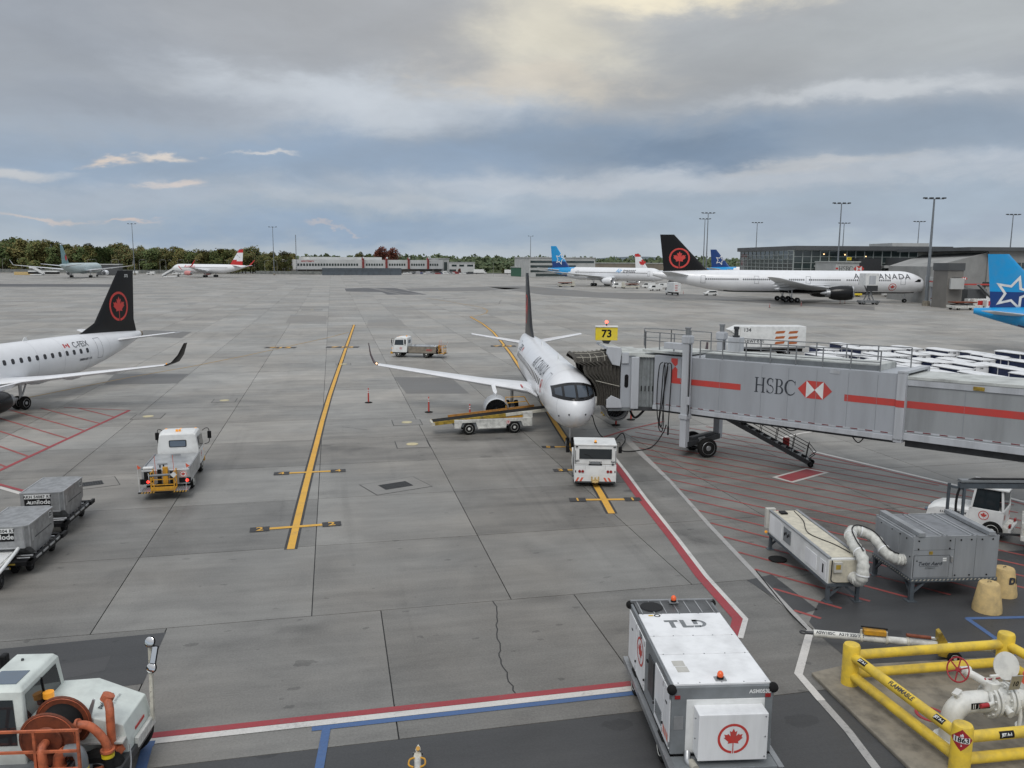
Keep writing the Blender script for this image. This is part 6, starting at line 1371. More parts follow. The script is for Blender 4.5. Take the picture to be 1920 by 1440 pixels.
# gearbox arm with handwheel
MB().cyl((1.06, 0, 1.10), (1.06, 0, 1.32), .17, n=18).build('gear_box', 'valve_white', va, smooth=30, bevel=.02)
MB().tube([(1.0, .0, 1.24), (.72, .22, 1.36), (.58, .34, 1.40)], .085, 14).build('gear_arm', 'valve_white', va, smooth=40)
hd_ = Vector((-.80, -.35, .35)).normalized(); hc = Vector((.40, .32, 1.45))
MB().cyl((.72, .36, 1.42), hc, .08, n=14).build('wheel_shaft', 'valve_white', va, smooth=40); MB().cyl(hc + hd_ * .0, hc + hd_ * .12, .05, n=10).build('wheel_hub', 'hazard_red', va, smooth=40)
a_ = Vector((0, 0, 1)); a_ = (a_ - hd_ * a_.dot(hd_)).normalized(); c_ = hd_.cross(a_); hw = hc + hd_ * .08
MB().tube([hw + (a_ * math.cos(t_) + c_ * math.sin(t_)) * .26 for t_ in [2 * math.pi * i / 28 for i in range(29)]], .018, 8).build('handwheel_rim', 'hazard_red', va, smooth=50)
for i in range(6): t_ = math.pi * i / 3; MB().bar(hw, hw + (a_ * math.cos(t_) + c_ * math.sin(t_)) * .255, .03, .012, hd_).build('handwheel_spoke', 'hazard_red', va)
# vent with cap on the elbow, lever valve, round cover, sign, red hood
MB().cyl((.16, 0, .90), (.10, 0, 1.08), .07, n=12).build('vent', 'valve_white', va, smooth=40); MB().bar((.0, -.06, 1.10), (.22, .06, 1.14), .14, .04).build('vent_handle', 'valve_white', va)
MB().tube([(1.0, -.05, 1.1), (.88, -.22, 1.08), (.86, -.3, .98), (.70, -.34, .97)], .05, 10).build('side_valve', 'valve_white', va, smooth=40); MB().tube([(.70, -.34, .97), (.48, -.36, .965)], .05, 10).build('side_valve_cap', 'hazard_red', va, smooth=40)
MB().tube([(.92, .05, 1.33), (1.3, .02, 1.36)], .014, 6).build('lever', 'hazard_red', va); MB().ball((.90, .05, 1.33), .04, 8, 6).build('lever_knob', 'hazard_red', va)
MB().cyl((1.06, -.05, 1.32), (1.06, -.05, 1.44), .035, n=8).build('stem', 'valve_white', va); MB().bar((.95, -.05, 1.45), (1.18, -.05, 1.45), .06, .05).build('stem_handle', 'valve_white', va, bevel=.01)
cn = Vector((-.30, -.90, .25)).normalized(); MB().cyl(Vector((1.62, .22, 1.52)), Vector((1.62, .22, 1.52)) + cn * .03, .30, n=36).build('round_cover', 'valve_white', va, smooth=30); MB().cyl((1.62, .22, 1.1), (1.62, .24, 1.4), .04, n=8).build('cover_post', 'valve_white', va)
panel('sign_plate', (1.40, -.34, 1.42), (1, 0, 0), (0, -.25, 1), .30, .36, 'alu', va, .01); decal('lettering', text2d('VALVE', .105, .006), on_plane((1.40, -.37, 1.54), (1, 0, 0), (0, -.25, 1), .006), 'red', va); decal('lettering', text2d('10', .17, .006), on_plane((1.40, -.338, 1.39), (1, 0, 0), (0, -.25, 1), .006), 'black', va)
panel('label_plate', (.60, -.236, .90), (1, 0, 0), (0, 0, 1), .52, .13, 'black', va, .004); decal('lettering', text2d('JET A-1', .10, .003), on_plane((.68, -.236, .90), (1, 0, 0), (0, 0, 1), .008), 'white', va)
for x in (.38, .43): decal('label_bar', rc(x, x + .02, .85, .95), lambda x, y: Vector((x, -.245, y)), 'white', va)
MB().cyl((1.95, .05, 1.1), (1.99, .03, 1.2), .13, n=14).build('relief_base', 'valve_white', va, smooth=40); MB().cyl((1.98, .0, 1.2), (2.0, -.02, 1.45), .08, n=14).build('relief_hood', 'orange_red', va, smooth=40)
MB().tube([(1.75, -.15, .85), (1.72, -.25, .6), (1.72, -.25, .3)], .05, 10).build('drain_pipe', 'valve_white', va, smooth=40)
MB().box(.25, .45, -.2, .1, .08, .16).build('pipe_foot', 'valve_white', va)
mh = at(1745, 1340, .09).xy; tag(MB().lathe([(0, .36), (.02, .36), (.022, .29), (.012, .285), (.012, .02)], (mh.x, mh.y, .088), (0, 0, 1), 30, matfn=None).build('manhole_cover', ['hazard_red'], None, smooth=20), 'red rimmed round pit cover on the concrete pad', 'manhole'); sheet('manhole_lid', [[(mh.x + .28 * math.cos(2 * math.pi * i / 24), mh.y + .28 * math.sin(2 * math.pi * i / 24)) for i in range(24)]], .103, 'concrete_dark', pad)

# ------------------------------------------------------------------ tow bar lying behind the rail
ta_, tb_ = at(1525, 1187, .42), at(1905, 1222, .42); L_ = (tb_ - ta_).length
tw = thing('tow_bar', 'white aircraft tow bar lettered along its tube behind the yellow rail', 'tow bar', (ta_.x, ta_.y, 0), math.atan2(tb_.y - ta_.y, tb_.x - ta_.x))
MB().cyl((0, 0, .42), (2.75, 0, .42), .105, n=18).build('tube', 'white_worn', tw, smooth=40); MB().lathe([(2.6, .11), (2.75, .10), (2.9, .10), (3.9, .085), (L_, .07)], (0, 0, .42), (1, 0, 0), 16).build('tube', 'white_worn', tw, smooth=40)
MB().tube([(-.28 + .09 * math.cos(R(a)), .09 * math.sin(R(a)), .42) for a in range(0, 361, 30)], .025, 8).build('tow_eye', 'steel_dark', tw, smooth=50); MB().cyl((-.2, 0, .42), (.02, 0, .42), .05, n=10).build('tow_eye_shank', 'steel_dark', tw)
MB().box(1.35, 1.95, -.12, .12, .56, .70).build('crank_box', 'lift_yellow', tw, bevel=.01); MB().bar((1.28, 0, .76), (2.0, 0, .74), .05, .03).build('crank_handle', 'black', tw)
for x in (1.3, 1.98): MB().cyl((x, 0, .30), (x, 0, .66), .03, n=8).build('clamp', 'cream_worn', tw); 
for x in (1.3, 1.98, 2.55): MB().cyl((x - .03, 0, .42), (x + .03, 0, .42), .135, n=16).build('clamp_band', 'cream_worn', tw, smooth=40)
MB().cyl((2.5, .0, .62), (3.15, 0, .60), .05, n=10).build('ram', 'reel_rust', tw); MB().cyl((3.1, .0, .6), (3.35, 0, .6), .035, n=10).build('ram_rod', 'chrome', tw)
MB().prism([(3.3, .80), (3.38, .85), (3.75, .25), (3.70, .10), (3.34, .14)], -.16, .16, 'y').build('wheel_bracket', 'olive_yellow', tw, bevel=.01)
for y in (-.28, .28): wheel(tw, (3.72, y, .19), .19, .12, (0, 1, 0), 'white_worn', n=18)
MB().cyl((3.72, -.28, .19), (3.72, .28, .19), .03, n=8).build('axle', 'steel_dark', tw); MB().box(4.75, 5.0, -.13, .13, .38, .68).build('head_block', 'frame_grey', tw, bevel=.01)
decal('lettering', text2d('ASW185C   A319 320/321', .12, .004), lambda x, y: Vector((.72 + x, -.107 * math.cos(.75 + y / .107), .42 + .107 * math.sin(.75 + y / .107))), 'lettering_dark', tw, cut=.04); decal('lettering', text2d('AIR CANADA', .15, .004, spacing=1.2), lambda x, y: Vector((4.2 + x, -.086 * math.cos(.75 + y / .086), .42 + .088 * math.sin(.75 + y / .086))), 'lettering_dark', tw, cut=.04)
tag(MB().tube(smooth([at(1418, 1070, .03), at(1450, 1110, .03), at(1478, 1145, .03), at(1512, 1180, .2)], 6), .02, 5).build('tow_rope', 'hose_black'), 'thin black rope running to the eye of the tow bar', 'rope')
# second tow bar head at the bottom edge
hb = at(784, 1404, .45); t2 = thing('tow_bar', 'white and orange tow bar head pointing up at the bottom edge', 'tow bar', (hb.x, hb.y, 0), R(4))
MB().tube([(0, -.12, .40), (.04, -1.3, .42), (.08, -2.6, .45)], .075, 14).build('tube', 'white_worn', t2, smooth=40); MB().prism([(-.09, -.30), (-.05, .02), (.0, .16), (.05, .02), (.09, -.30), (.05, -.36), (-.05, -.36)], .36, .48, 'z').build('head', 'cream_worn', t2, bevel=.02)
MB().cyl((0, -.05, .48), (.01, -.25, .62), .045, n=10).build('pin', 'lift_yellow', t2, smooth=40)
for s_ in (-1, 1): MB().tube(smooth([(s_ * .06, -.32, .45), (s_ * .16, -.42, .47), (s_ * .17, -.62, .48), (s_ * .07, -.68, .46)], 4), .02, 6).build('grab_handle', 'lift_yellow', t2)
for s_ in (-1, 1): MB().cyl((s_ * .05, -.15, .45), (s_ * .11, -.15, .45), .05, n=10).build('bolt', 'steel_dark', t2)

# ------------------------------------------------------------------ preconditioned-air units
pw = thing('air_conditioning_unit', 'long white air unit on dark legs with thick duct at its end', 'air unit', (10.95, 25.75, 0), R(3.8))
rbox('housing', (-.56, .56, 0, 5.15, .64, 1.50), 'white', pw, .02)
for s_ in (-1, 1): MB().box(s_ * .53 - .05, s_ * .53 + .05, -.02, 5.2, 1.50, 1.56).build('top_rail', 'pca_grey', pw)
rbox('roof_cover', (-.47, .47, .1, 5.1, 1.505, 1.53), 'cream_roof', pw, .005)
for y0, y1, z0, z1 in ((.15, .6, .74, 1.32), (.85, 1.75, .78, 1.3), (3.9, 5.05, .72, 1.42)): panel('side_door', (-.56, (y0 + y1) / 2, (z0 + z1) / 2), (0, -1, 0), (0, 0, 1), y1 - y0, z1 - z0, 'gpu_white', pw, .015)
panel('electrical_panel', (-.56, 3.35, 1.12), (0, -1, 0), (0, 0, 1), .62, .52, 'frame_grey', pw, .03)
for k in range(4): panel('panel_switch', (-.59, 3.15 + .13 * k, 1.2 - .07 * (k % 2)), (0, -1, 0), (0, 0, 1), .07, .1, 'black', pw, .015)
panel('data_label', (-.576, .35, 1.05), (0, -1, 0), (0, 0, 1), .1, .3, 'black', pw, .004); panel('end_plate', (0, 0, 1.06), (1, 0, 0), (0, 0, 1), 1.04, .76, 'cream_roof', pw, .012)
rbox('control_box', (-.68, -.30, 5.15, 5.35, .8, 1.6), 'pca_plate', pw, .02); MB().ball((-.6, 5.3, .62), .06, 8, 6).build('beacon', 'lamp_amber', pw); rbox('junction_box', (-.40, -.12, -.10, -.012, 1.05, 1.4), 'pca_plate', pw, .01); panel('warning_label', (-.26, -.10, 1.24), (1, 0, 0), (0, 0, 1), .16, .16, 'olive_yellow', pw, .003)
rbox('base_frame', (-.58, .58, -.05, 5.2, .55, .64), 'stand_blue', pw, .01); panel('side_flap', (.50, -.012, 1.02), (1, 0, 0), (0, 0, 1), .22, .55, 'white', pw, .02)
rbox('roof_hatch', (-.32, -.05, 4.6, 4.9, 1.53, 1.60), 'black', pw, .02)
for y in (.05, 5.05):
    for s_ in (-1, 1):
        MB().bar((s_ * .50, y, 0.02), (s_ * .50, y, .56), .11, .11, (1, 0, 0)).build('leg', 'stand_blue', pw); MB().box(s_ * .5 - .13, s_ * .5 + .13, y - .13, y + .13, 0, .025).build('foot_plate', 'stand_blue', pw)
        MB().bar((s_ * .48, y, .18), (s_ * .06, y, .55), .07, .07).build('brace', 'stand_blue', pw)
c_ = MB(); c_.tube(smooth([(-.44, -.02, 1.45), (-.46, -.06, 1.1), (-.45, -.08, .75), (-.1, -.09, .70), (.25, -.12, .74), (.38, -.14, .9)], 4), .018, 6); c_.build('cable', 'hose_black', pw)
MB().tube(smooth([(.35, 5.0, 1.54), (.2, 3.8, 1.55), (-.2, 2.4, 1.55), (.2, 1.2, 1.55), (.35, .4, 1.55)], 5), .016, 5).build('cable', 'hose_black', pw)
pg0 = Vector((13.18, 25.82)); pgr = R(4.5)
pg = thing('air_handling_unit', 'big grey metal air unit with door on a striped stand', 'air unit', (pg0.x, pg0.y, 0), pgr)
rbox('housing', (0, 2.95, 0, 2.42, .78, 2.18), 'pca_grey', pg, .015)
rbox('roof', (.06, 2.89, .06, 2.36, 2.18, 2.20), 'pca_top', pg, 0)
for x in (.10, .98, 1.14, 2.02, 2.18, 2.88): MB().box(x - .035, x + .035, .02, 2.40, 2.18, 2.225).build('roof_rib', 'pca_grey', pg)
MB().box(.0, 2.95, .0, .07, 2.18, 2.225).build('roof_rib', 'pca_grey', pg); MB().box(.0, 2.95, 2.35, 2.42, 2.18, 2.225).build('roof_rib', 'pca_grey', pg)
for x in (.26, 2.66): rbox('lifting_beam', (x - .11, x + .11, -.04, 2.46, 2.225, 2.36), 'pca_grey', pg, .01)
panel('access_door', (.66, 0, 1.20), (1, 0, 0), (0, 0, 1), 1.20, .72, 'pca_grey', pg, .018)
decal('door_gap', join2d(rc(.04, 1.28, 1.57, 1.585), rc(.04, .055, .82, 1.58), rc(1.265, 1.28, .82, 1.58), rc(0.02, 1.42, 1.76, 1.768), rc(1.42, 1.43, .80, 2.16), rc(2.15, 2.158, .80, 2.16)), lambda x, z: Vector((x, -.004, z)), 'steel_dark', pg)
for x, z in ((.18, 2.08), (1.25, 2.08), (1.62, 2.09), (1.98, 2.10), (2.35, 2.10), (2.72, 2.10), (.18, 1.80), (1.25, 1.81), (1.5, .88), (2.0, .88), (2.6, .88), (.15, 1.4)): MB().cyl((x, -.004, z), (x, -.02, z), .026, n=10).build('fastener', 'black', pg)
for y, z in ((.4, 2.05), (.8, 2.06), (1.3, 2.06), (.15, 1.5), (.35, 1.3), (2.0, 2.06)): MB().cyl((-.004, y, z), (-.02, y, z), .026, n=10).build('fastener', 'black', pg)
decal('lettering', text2d('Twist Aero', .18, .004, .3), on_plane((.60, -.019, 1.30), (1, 0, 0), (0, 0, 1), .004), 'lettering_dark', pg); decal('lettering_rule', join2d(rc(.24, .90, 1.205, 1.215), poly2d([(.97, 1.30), (1.02, 1.38), (1.03, 1.30)])), lambda x, z: Vector((x, -.024, z)), 'lettering_dark', pg)
panel('name_label', (.62, -.018, 1.15), (1, 0, 0), (0, 0, 1), .36, .07, 'frame_grey', pg, .004); decal('lettering', text2d('Titanium', .05, .0), on_plane((.62, -.023, 1.15), (1, 0, 0), (0, 0, 1), .003), 'lettering_dark', pg)
panel('data_label', (.62, 0, 1.66), (1, 0, 0), (0, 0, 1), .13, .11, 'olive_yellow', pg, .004); panel('data_label', (.12, 0, 1.64), (1, 0, 0), (0, 0, 1), .1, .05, 'alu', pg, .004)
for z in (1.47, 1.40): panel('warning_label', (1.10, -.018, z), (1, 0, 0), (0, 0, 1), .13, .05, 'white', pg, .004)
MB().box(1.30, 1.36, -.06, 0, 1.35, 1.55).build('door_handle', 'alu', pg, bevel=.01)
panel('side_door', (0, 1.45, 1.5), (0, -1, 0), (0, 0, 1), 1.2, 1.2, 'pca_grey', pg, .012)
rbox('stand_frame', (-.03, 2.98, -.03, 2.45, .66, .78), 'stand_blue', pg, .01)
for i in range(22): decal('hazard_stripe', poly2d([(i * .135, 0), (i * .135 + .06, 0), (i * .135 + .10, .055), (i * .135 + .04, .055)]), on_plane((0, -.032, .715), (1, 0, 0), (0, 0, 1), .003), 'canopy_strap', pg)
for i in range(18): decal('hazard_stripe', poly2d([(i * .135, 0), (i * .135 + .06, 0), (i * .135 + .10, .055), (i * .135 + .04, .055)]), on_plane((-.032, 2.42, .715), (0, -1, 0), (0, 0, 1), .003), 'canopy_strap', pg)
for x in (.08, 2.87):
    for y in (.06, 2.36):
        MB().bar((x, y, .02), (x, y, .66), .13, .13, (1, 0, 0)).build('leg', 'stand_blue', pg); MB().box(x - .16, x + .16, y - .16, y + .16, 0, .025).build('foot_plate', 'stand_blue', pg)
        MB().bar((x, y, .25), (x + (.45 if x < 1 else -.45), y, .66), .07, .07).build('brace', 'stand_blue', pg); MB().bar((x, y, .25), (x, y + (.45 if y < 1 else -.45), .66), .07, .07).build('brace', 'stand_blue', pg)
# insulated duct between the two
Mg = Matrix.Translation((pg0.x, pg0.y, 0)) @ rotz(pgr); Mw = Matrix.Translation((10.95, 25.75, 0)) @ rotz(R(3.8))
dpt = smooth([Mw @ Vector((.30, -.02, .86)), Mw @ Vector((.32, -.34, .86)), Mw @ Vector((.36, -.50, 1.12)), Mw @ Vector((.42, -.30, 1.60)), Mw @ Vector((.44, .30, 1.82)), Mw @ Vector((.60, .95, 1.98)), Mw @ Vector((1.0, 1.35, 1.98)), Mw @ Vector((1.5, 1.15, 1.80)), Mg @ Vector((-.55, .55, 1.45)), Mg @ Vector((-.22, .50, 1.28)), Mg @ Vector((.03, .50, 1.26))], 7)
rr = [.18 + (.022 if i % 3 == 0 else -.008) + random.uniform(-.006, .006) for i in range(len(dpt))]
dk = tag(MB().tube(dpt, rr, 22).build('air_duct', 'duct', None, smooth=60), 'thick wrinkled white air duct arching between the two air units', 'duct')
MB().tube([p + Vector((.02, -.05, .21)) for p in dpt[22:64]], .022, 6).build('duct_cable', 'hose_black', dk)
for k in (14, 24, 34, 44, 54): 
    d = (dpt[k + 1] - dpt[k]).normalized(); MB().cyl(dpt[k] - d * .02, dpt[k] + d * .02, .207, n=22).build('duct_strap', 'gpu_white', dk, smooth=40)

# sand coloured ballast blocks
def ballast(label, p, n):
    t = thing('ballast_block', label, 'bollard', (p.x, p.y, 0), .4 * n, 'sand coloured concrete blocks'); MB().lathe([(0, .44), (.10, .44), (.90, .31), (.94, .28), (.95, .02)], (0, 0, 0), (0, 0, 1), 26).build('block', 'bollard_sand', t, smooth=35)
    MB().tube([(-.05, 0, .93), (-.05, 0, .99), (.05, 0, .99), (.05, 0, .93)], .012, 6).build('lifting_eye', 'steel_dark', t)
    if n: decal('lettering', text2d('D1', .3, .02), lambda x, y: Vector((.39 * math.cos(-1.6 + x / .38), .39 * math.sin(-1.6 + x / .38), .60 + y)), 'lettering_dark', t, cut=.08)
ballast('sand coloured concrete block, the larger looking front one', at(1850, 1144), 0); ballast('sand coloured concrete block half hidden behind the other one', at(1879, 1114), 1)
p = at(1458, 1050); tag(MB().lathe([(0, .33), (.05, .34), (.07, .30), (.07, .02)], (p.x, p.y, 0), (0, 0, 1), 24).build('rubber_lid', 'rubber', None, smooth=30), 'round black rubber lid on the ground beside the white air unit', 'lid')

# ------------------------------------------------------------------ baggage tractor with flat trailer and the cable gantry in front of it
tr = thing('baggage_tractor', 'white baggage tractor with orange roof beacon behind the grey air unit', 'tractor', (20.35, 32.1, 0), R(50))
rbox('chassis', (-.72, .72, .05, 3.0, .35, .62), 'white_worn', tr, .03)
b = MB(); rows = []
for y, z1, hw in ((1.45, 1.18, .72), (2.2, 1.16, .71), (2.75, 1.08, .68), (3.05, .92, .62), (3.12, .55, .60)): rows.append([(-hw, y, .5), (hw, y, .5), (hw, y, z1 - .1), (hw - .12, y, z1), (-hw + .12, y, z1), (-hw, y, z1 - .1)])
b.loft(rows).build('hood', 'white', tr, smooth=35, bevel=.02)
rbox('cab_body', (-.74, .74, .25, 1.5, .55, 1.25), 'white', tr, .03)
for x in (-.72, .72):
    for y0, y1 in ((.28, .36), (1.42, 1.30)): MB().bar((x, y0, 1.22), (x * .95, y1, 2.1), .08, .08, (1, 0, 0)).build('cab_pillar', 'white', tr)
MB().box(-.80, .80, .12, 1.62, 2.08, 2.17).build('roof', 'white', tr, bevel=.03)
for s_ in (-1, 1):
    q = MB(); q.add([(s_ * .735, .42, 1.26), (s_ * .735, 1.36, 1.26), (s_ * .705, 1.30, 2.05), (s_ * .705, .42, 2.05)], [(0, 1, 2, 3)]); q.build('side_window', 'glass_dark', tr)
    decal('roundel_ground', ring2d(.01, .21, 24), on_plane((s_ * .742, .95, .98), (0, s_, 0), (0, 0, 1), .004), 'white', tr); decal('roundel', roundel2d(.19), on_plane((s_ * .742, .95, .98), (0, s_, 0), (0, 0, 1), .009), 'leaf_red', tr)
    decal('lettering', text2d('HARLAN', .13, .008, .2), on_plane((s_ * .725, 1.85, .92), (0, s_, 0), (0, 0, 1), .006), 'lettering_dark', tr)
    for k in range(7): decal('vent_slot', rc(2.1 + k * .07, 2.13 + k * .07, .80, .88), lambda x, z, s_=s_: Vector((s_ * .722, x, z)), 'steel_dark', tr)
    for k in range(2): decal('chevron', poly2d([(0, 0), (.06, 0), (.10, .2), (.04, .2)]), on_plane((s_ * .5 + k * .1 - .05, .248, .85), (1, 0, 0), (0, 0, 1), .004), 'orange_red', tr)
    rbox('tail_lamp', (s_ * .58 - .11, s_ * .58 + .11, -.02, .06, .62, .74), 'lamp_red_off', tr, .01); MB().ball((s_ * .48, 3.12, .78), .08, 10, 6).build('head_lamp', 'glass_blue', tr)
    for y, r0 in ((.62, .40), (2.55, .36)): wheel(tr, (s_ * .66, y, r0), r0, .24, (1, 0, 0), 'white_worn')
q = MB(); q.add([(-.66, .28, 1.28), (.66, .28, 1.28), (.66, .28, 2.04), (-.66, .28, 2.04)], [(0, 1, 2, 3)]); q.build('rear_window', 'glass_dark', tr); q = MB(); q.add([(-.64, 1.45, 1.26), (.64, 1.45, 1.26), (.62, 1.34, 2.04), (-.62, 1.34, 2.04)], [(0, 1, 2, 3)]); q.build('windscreen', 'glass_dark', tr)
rbox('bumper', (-.7, .7, -.05, .1, .4, .58), 'white', tr, .02); MB().cyl((0, .6, 2.17), (0, .6, 2.21), .08, n=12).build('beacon_base', 'black', tr); MB().ball((0, .6, 2.27), .07, 10, 7, 1.2).build('beacon', 'lamp_amber', tr)
fl_ = thing('flat_trailer', 'worn white flat trailer behind the baggage tractor at the right edge', 'trailer', (22.6, 29.35, 0), R(58))
rbox('deck', (-.95, .95, 0, 3.1, .66, .76), 'cream_worn', fl_, .02); rbox('edge_rail', (-.99, -.93, 0, 3.1, .60, .80), 'white_worn', fl_, .01); rbox('edge_rail', (.93, .99, 0, 3.1, .60, .80), 'white_worn', fl_, .01)
rbox('head_board', (-.95, .95, 3.02, 3.10, .76, 1.30), 'spotted_white', fl_, .02)
for x in (-.78, .78):
    for y in (.5, 2.5): wheel(fl_, (x, y, .3), .3, .18, (1, 0, 0), 'steel_dark')
MB().bar((0, 3.1, .55), (0, 3.9, .45), .08, .08).build('draw_bar', 'steel_dark', fl_)
gt = thing('cable_gantry', 'grey steel beam on two posts reaching in from the right edge', 'gantry', (16.5, 29.35, 0))
MB().box(-.05, 9, -.16, .06, 2.92, 3.12).build('beam', 'stand_blue', gt, bevel=.01); MB().box(-.05, 9, -.20, .08, 3.16, 3.24).build('cable_tray', 'frame_grey', gt)
for x, y in ((-.22, .3), (.12, -.12), (8.6, -.1)): MB().bar((x, y, 0), (x, y, 3.0), .085, .085, (1, 0, 0)).build('post', 'stand_blue', gt)
MB().bar((-.22, .3, 1.75), (.12, -.12, 1.75), .06, .06).build('cross_bar', 'stand_blue', gt); MB().bar((-.22, .3, 2.9), (.12, -.12, 2.9), .08, .08).build('cross_bar', 'stand_blue', gt)
MB().tube(smooth([(8, -.1, 3.27), (1.5, -.1, 3.27), (.4, -.08, 3.25), (.02, 0, 2.9), (-.05, .05, 2.2), (.05, .05, 1.6)], 6), .045, 8).build('cable', 'hose_black', gt)

# ------------------------------------------------------------------ hydrant truck at the lower left corner (local +X = forward, to the right)
ht = thing('hydrant_truck', 'white fuel hydrant truck with orange hose reel and mirrors at lower left', 'truck', (-9.0, 16.3, 0), R(4))
# hood
b = MB(); rows = []
for x, z1, y0, y1 in ((-1.0, 1.66, -.38, 1.1), (-.22, 1.70, -.36, 1.1), (.80, 1.32, -.26, 1.02), (.88, .95, -.24, 1.02)): rows.append([(x, y0, .62), (x, y1, .62), (x, y1, z1), (x, y0, z1)])
b.loft(rows).build('hood', 'truck_green_white', ht, bevel=.02)
decal('lettering', text2d('swissport', .17, .004), on_plane((.20, .35, 1.548), (.0, 1, .0), (-.937, 0, .349), .012), 'lettering_dark', ht); decal('lettering', text2d('refuelling services', .10, .0), on_plane((.36, .38, 1.488), (.0, 1, .0), (-.937, 0, .349), .012), 'seam', ht)
panel('front_mark', (.885, .4, 1.0), (0, 1, 0), (0, 0, 1), .5, .06, 'red', ht, .004)
rbox('fender', (-.9, .86, -.48, -.26, 1.02, 1.07), 'white_worn', ht, .01); rbox('bumper', (.88, .98, .05, 1.05, .60, .84), 'white_worn', ht, .02); rbox('chassis', (-4.6, .95, -.8, .9, .5, .7), 'steel_dark', ht, .02)
for y in (-.62, .92): wheel(ht, (.45, y, .50), .50, .34, (0, 1, 0), 'steel_dark', n=30)
wheel(ht, (-3.6, -.82, .5), .5, .34, (0, 1, 0), 'steel_dark'); wheel(ht, (-3.6, .92, .5), .5, .34, (0, 1, 0), 'steel_dark')
# cab
cb = MB(); rows = []
for z, x0, x1, y0, y1 in ((.62, -2.3, -.97, -.72, 1.05), (1.62, -2.3, -.95, -.72, 1.05), (2.30, -1.98, -1.02, -.58, 1.0), (2.40, -1.86, -1.10, -.48, .94)): rows.append([(x0, y0, z), (x1, y0, z), (x1, y1, z), (x0, y1, z)])
cb.loft(rows).build('cab', 'truck_green_white', ht, bevel=.04, seg=3)
cs = lambda z: -.72 + (z - 1.62) / .68 * .14 if z > 1.62 else -.72
q = MB(); q.add([(x, cs(z) - .014, z) for x, z in ((-2.2, 1.22), (-1.12, 1.22), (-1.12, 1.62), (-2.2, 1.62), (-1.2, 2.16), (-1.94, 2.16))], [(0, 1, 2, 3), (3, 2, 4, 5)]); q.build('side_window', 'glass_dark', ht)
q = MB(); fx = lambda z: -.95 - (z - 1.62) / .68 * .07; q.add([(fx(z) + .012, y, z) for y, z in ((-.58, 1.70), (.86, 1.70), (.80, 2.22), (-.50, 2.22))], [(0, 1, 2, 3)]); q.build('windscreen', 'glass_dark', ht); MB().bar((fx(1.7) + .02, .15, 1.68), (fx(2.22) + .02, .15, 2.24), .03, .03).build('window_bar', 'black', ht)
panel('roof_window', (-1.50, -.14, 2.402), (1, 0, 0), (0, 1, 0), .58, .56, 'glass_blue', ht, .012); MB().cyl((-1.6, .62, 2.40), (-1.6, .62, 2.44), .03, n=8).build('antenna_base', 'steel_dark', ht)
rbox('far_mirror', (-2.35, -2.2, 1.05, 1.25, 1.9, 2.3), 'black', ht, .04)
MB().cyl((-.86, .12, 1.62), (-.86, .12, 1.80), .07, n=12).build('beacon_base', 'reel_orange', ht); MB().cyl((-.86, .12, 1.80), (-.86, .12, 1.92), .11, n=16).build('beacon', 'lamp_amber', ht, smooth=40)
# mirror mast
MB().bar((.97, .90, .75), (.97, 1.02, 2.45), .10, .07, (1, 0, 0)).build('mirror_mast', 'cream_worn', ht)
md_ = Vector((-.25, -.9, .36)).normalized()
def mirror(c, r, rect=None):
    c = Vector(c)
    if rect:
        u_ = Vector((0, 0, 1)); s2 = md_.cross(u_).normalized(); u_ = s2.cross(md_); M4 = Matrix(((s2.x, u_.x, md_.x, c.x), (s2.y, u_.y, md_.y, c.y), (s2.z, u_.z, md_.z, c.z), (0, 0, 0, 1)))
        o = MB().box(-rect[0], rect[0], -rect[1], rect[1], -.03, .0, M4).build('mirror', 'black', ht, bevel=.02); MB().box(-rect[0] + .02, rect[0] - .02, -rect[1] + .02, rect[1] - .02, 0, .008, M4).build('mirror_glass', 'chrome', o)
    else:
        o = MB().cyl(c - md_ * .05, c, r, n=24).build('mirror', 'black', ht, smooth=40); MB().lathe([(0, r * .93), (.006, r * .8), (.012, r * .4), (.014, .01)], c, md_, 24).build('mirror_glass', 'chrome', o, smooth=60)
mirror((1.0, .90, 2.62), .12); mirror((1.09, .88, 2.32), 0, (.08, .20)); mirror((1.02, .84, 2.03), .12)
# reel platform on the near side
_before = set(bpy.data.objects)
rbox('platform', (-4.0, -.55, -2.0, -.82, .72, .80), 'frame_grey', ht, .01); rbox('platform_edge', (-4.0, -.5, -2.06, -1.98, .68, .86), 'reel_orange', ht, .01)
rbox('grating', (-1.62, -.78, -1.9, -1.35, .80, .83), 'alu', ht, .0)
for i in range(7): MB().bar((-1.58 + i * .12, -1.88, .85), (-1.58 + i * .12, -1.37, .85), .04, .03).build('grating_bar', 'steel_dark', ht)
rcx, rcz = -1.28, 1.50
for y in (-1.62, -.98):
    MB().lathe([(-.02, .03), (-.02, .55), (.0, .58), (.02, .55), (.02, .03)], (rcx, y, rcz), (0, 1, 0), 40).build('reel_flange', 'reel_rust', ht, smooth=30)
    MB().lathe([(0, .52), (.02, .54), (.04, .52)], (rcx, y - .03, rcz), (0, 1, 0), 40, caps=False).build('reel_rim', 'reel_orange', ht, smooth=50)
MB().cyl((rcx, -1.6, rcz), (rcx, -1.0, rcz), .42, n=32).build('hose_coil', 'rubber', ht, smooth=40); MB().lathe([(0, .28), (.02, .30), (.05, .27), (.05, .02)], (rcx, -1.70, rcz), (0, 1, 0), 30).build('reel_hub', 'reel_rust', ht, smooth=30)
MB().tube(smooth([(rcx, -1.75, rcz), (rcx + .02, -1.95, rcz), (rcx + .05, -2.0, rcz - .25), (rcx + .05, -1.98, .8)], 4), .085, 14).build('swivel_pipe', 'reel_pipe', ht, smooth=50)
for x in (rcx - .35, rcx + .35): MB().bar((x, -1.3, .8), (rcx, -1.3, rcz), .1, .1).build('reel_stand', 'reel_rust', ht)
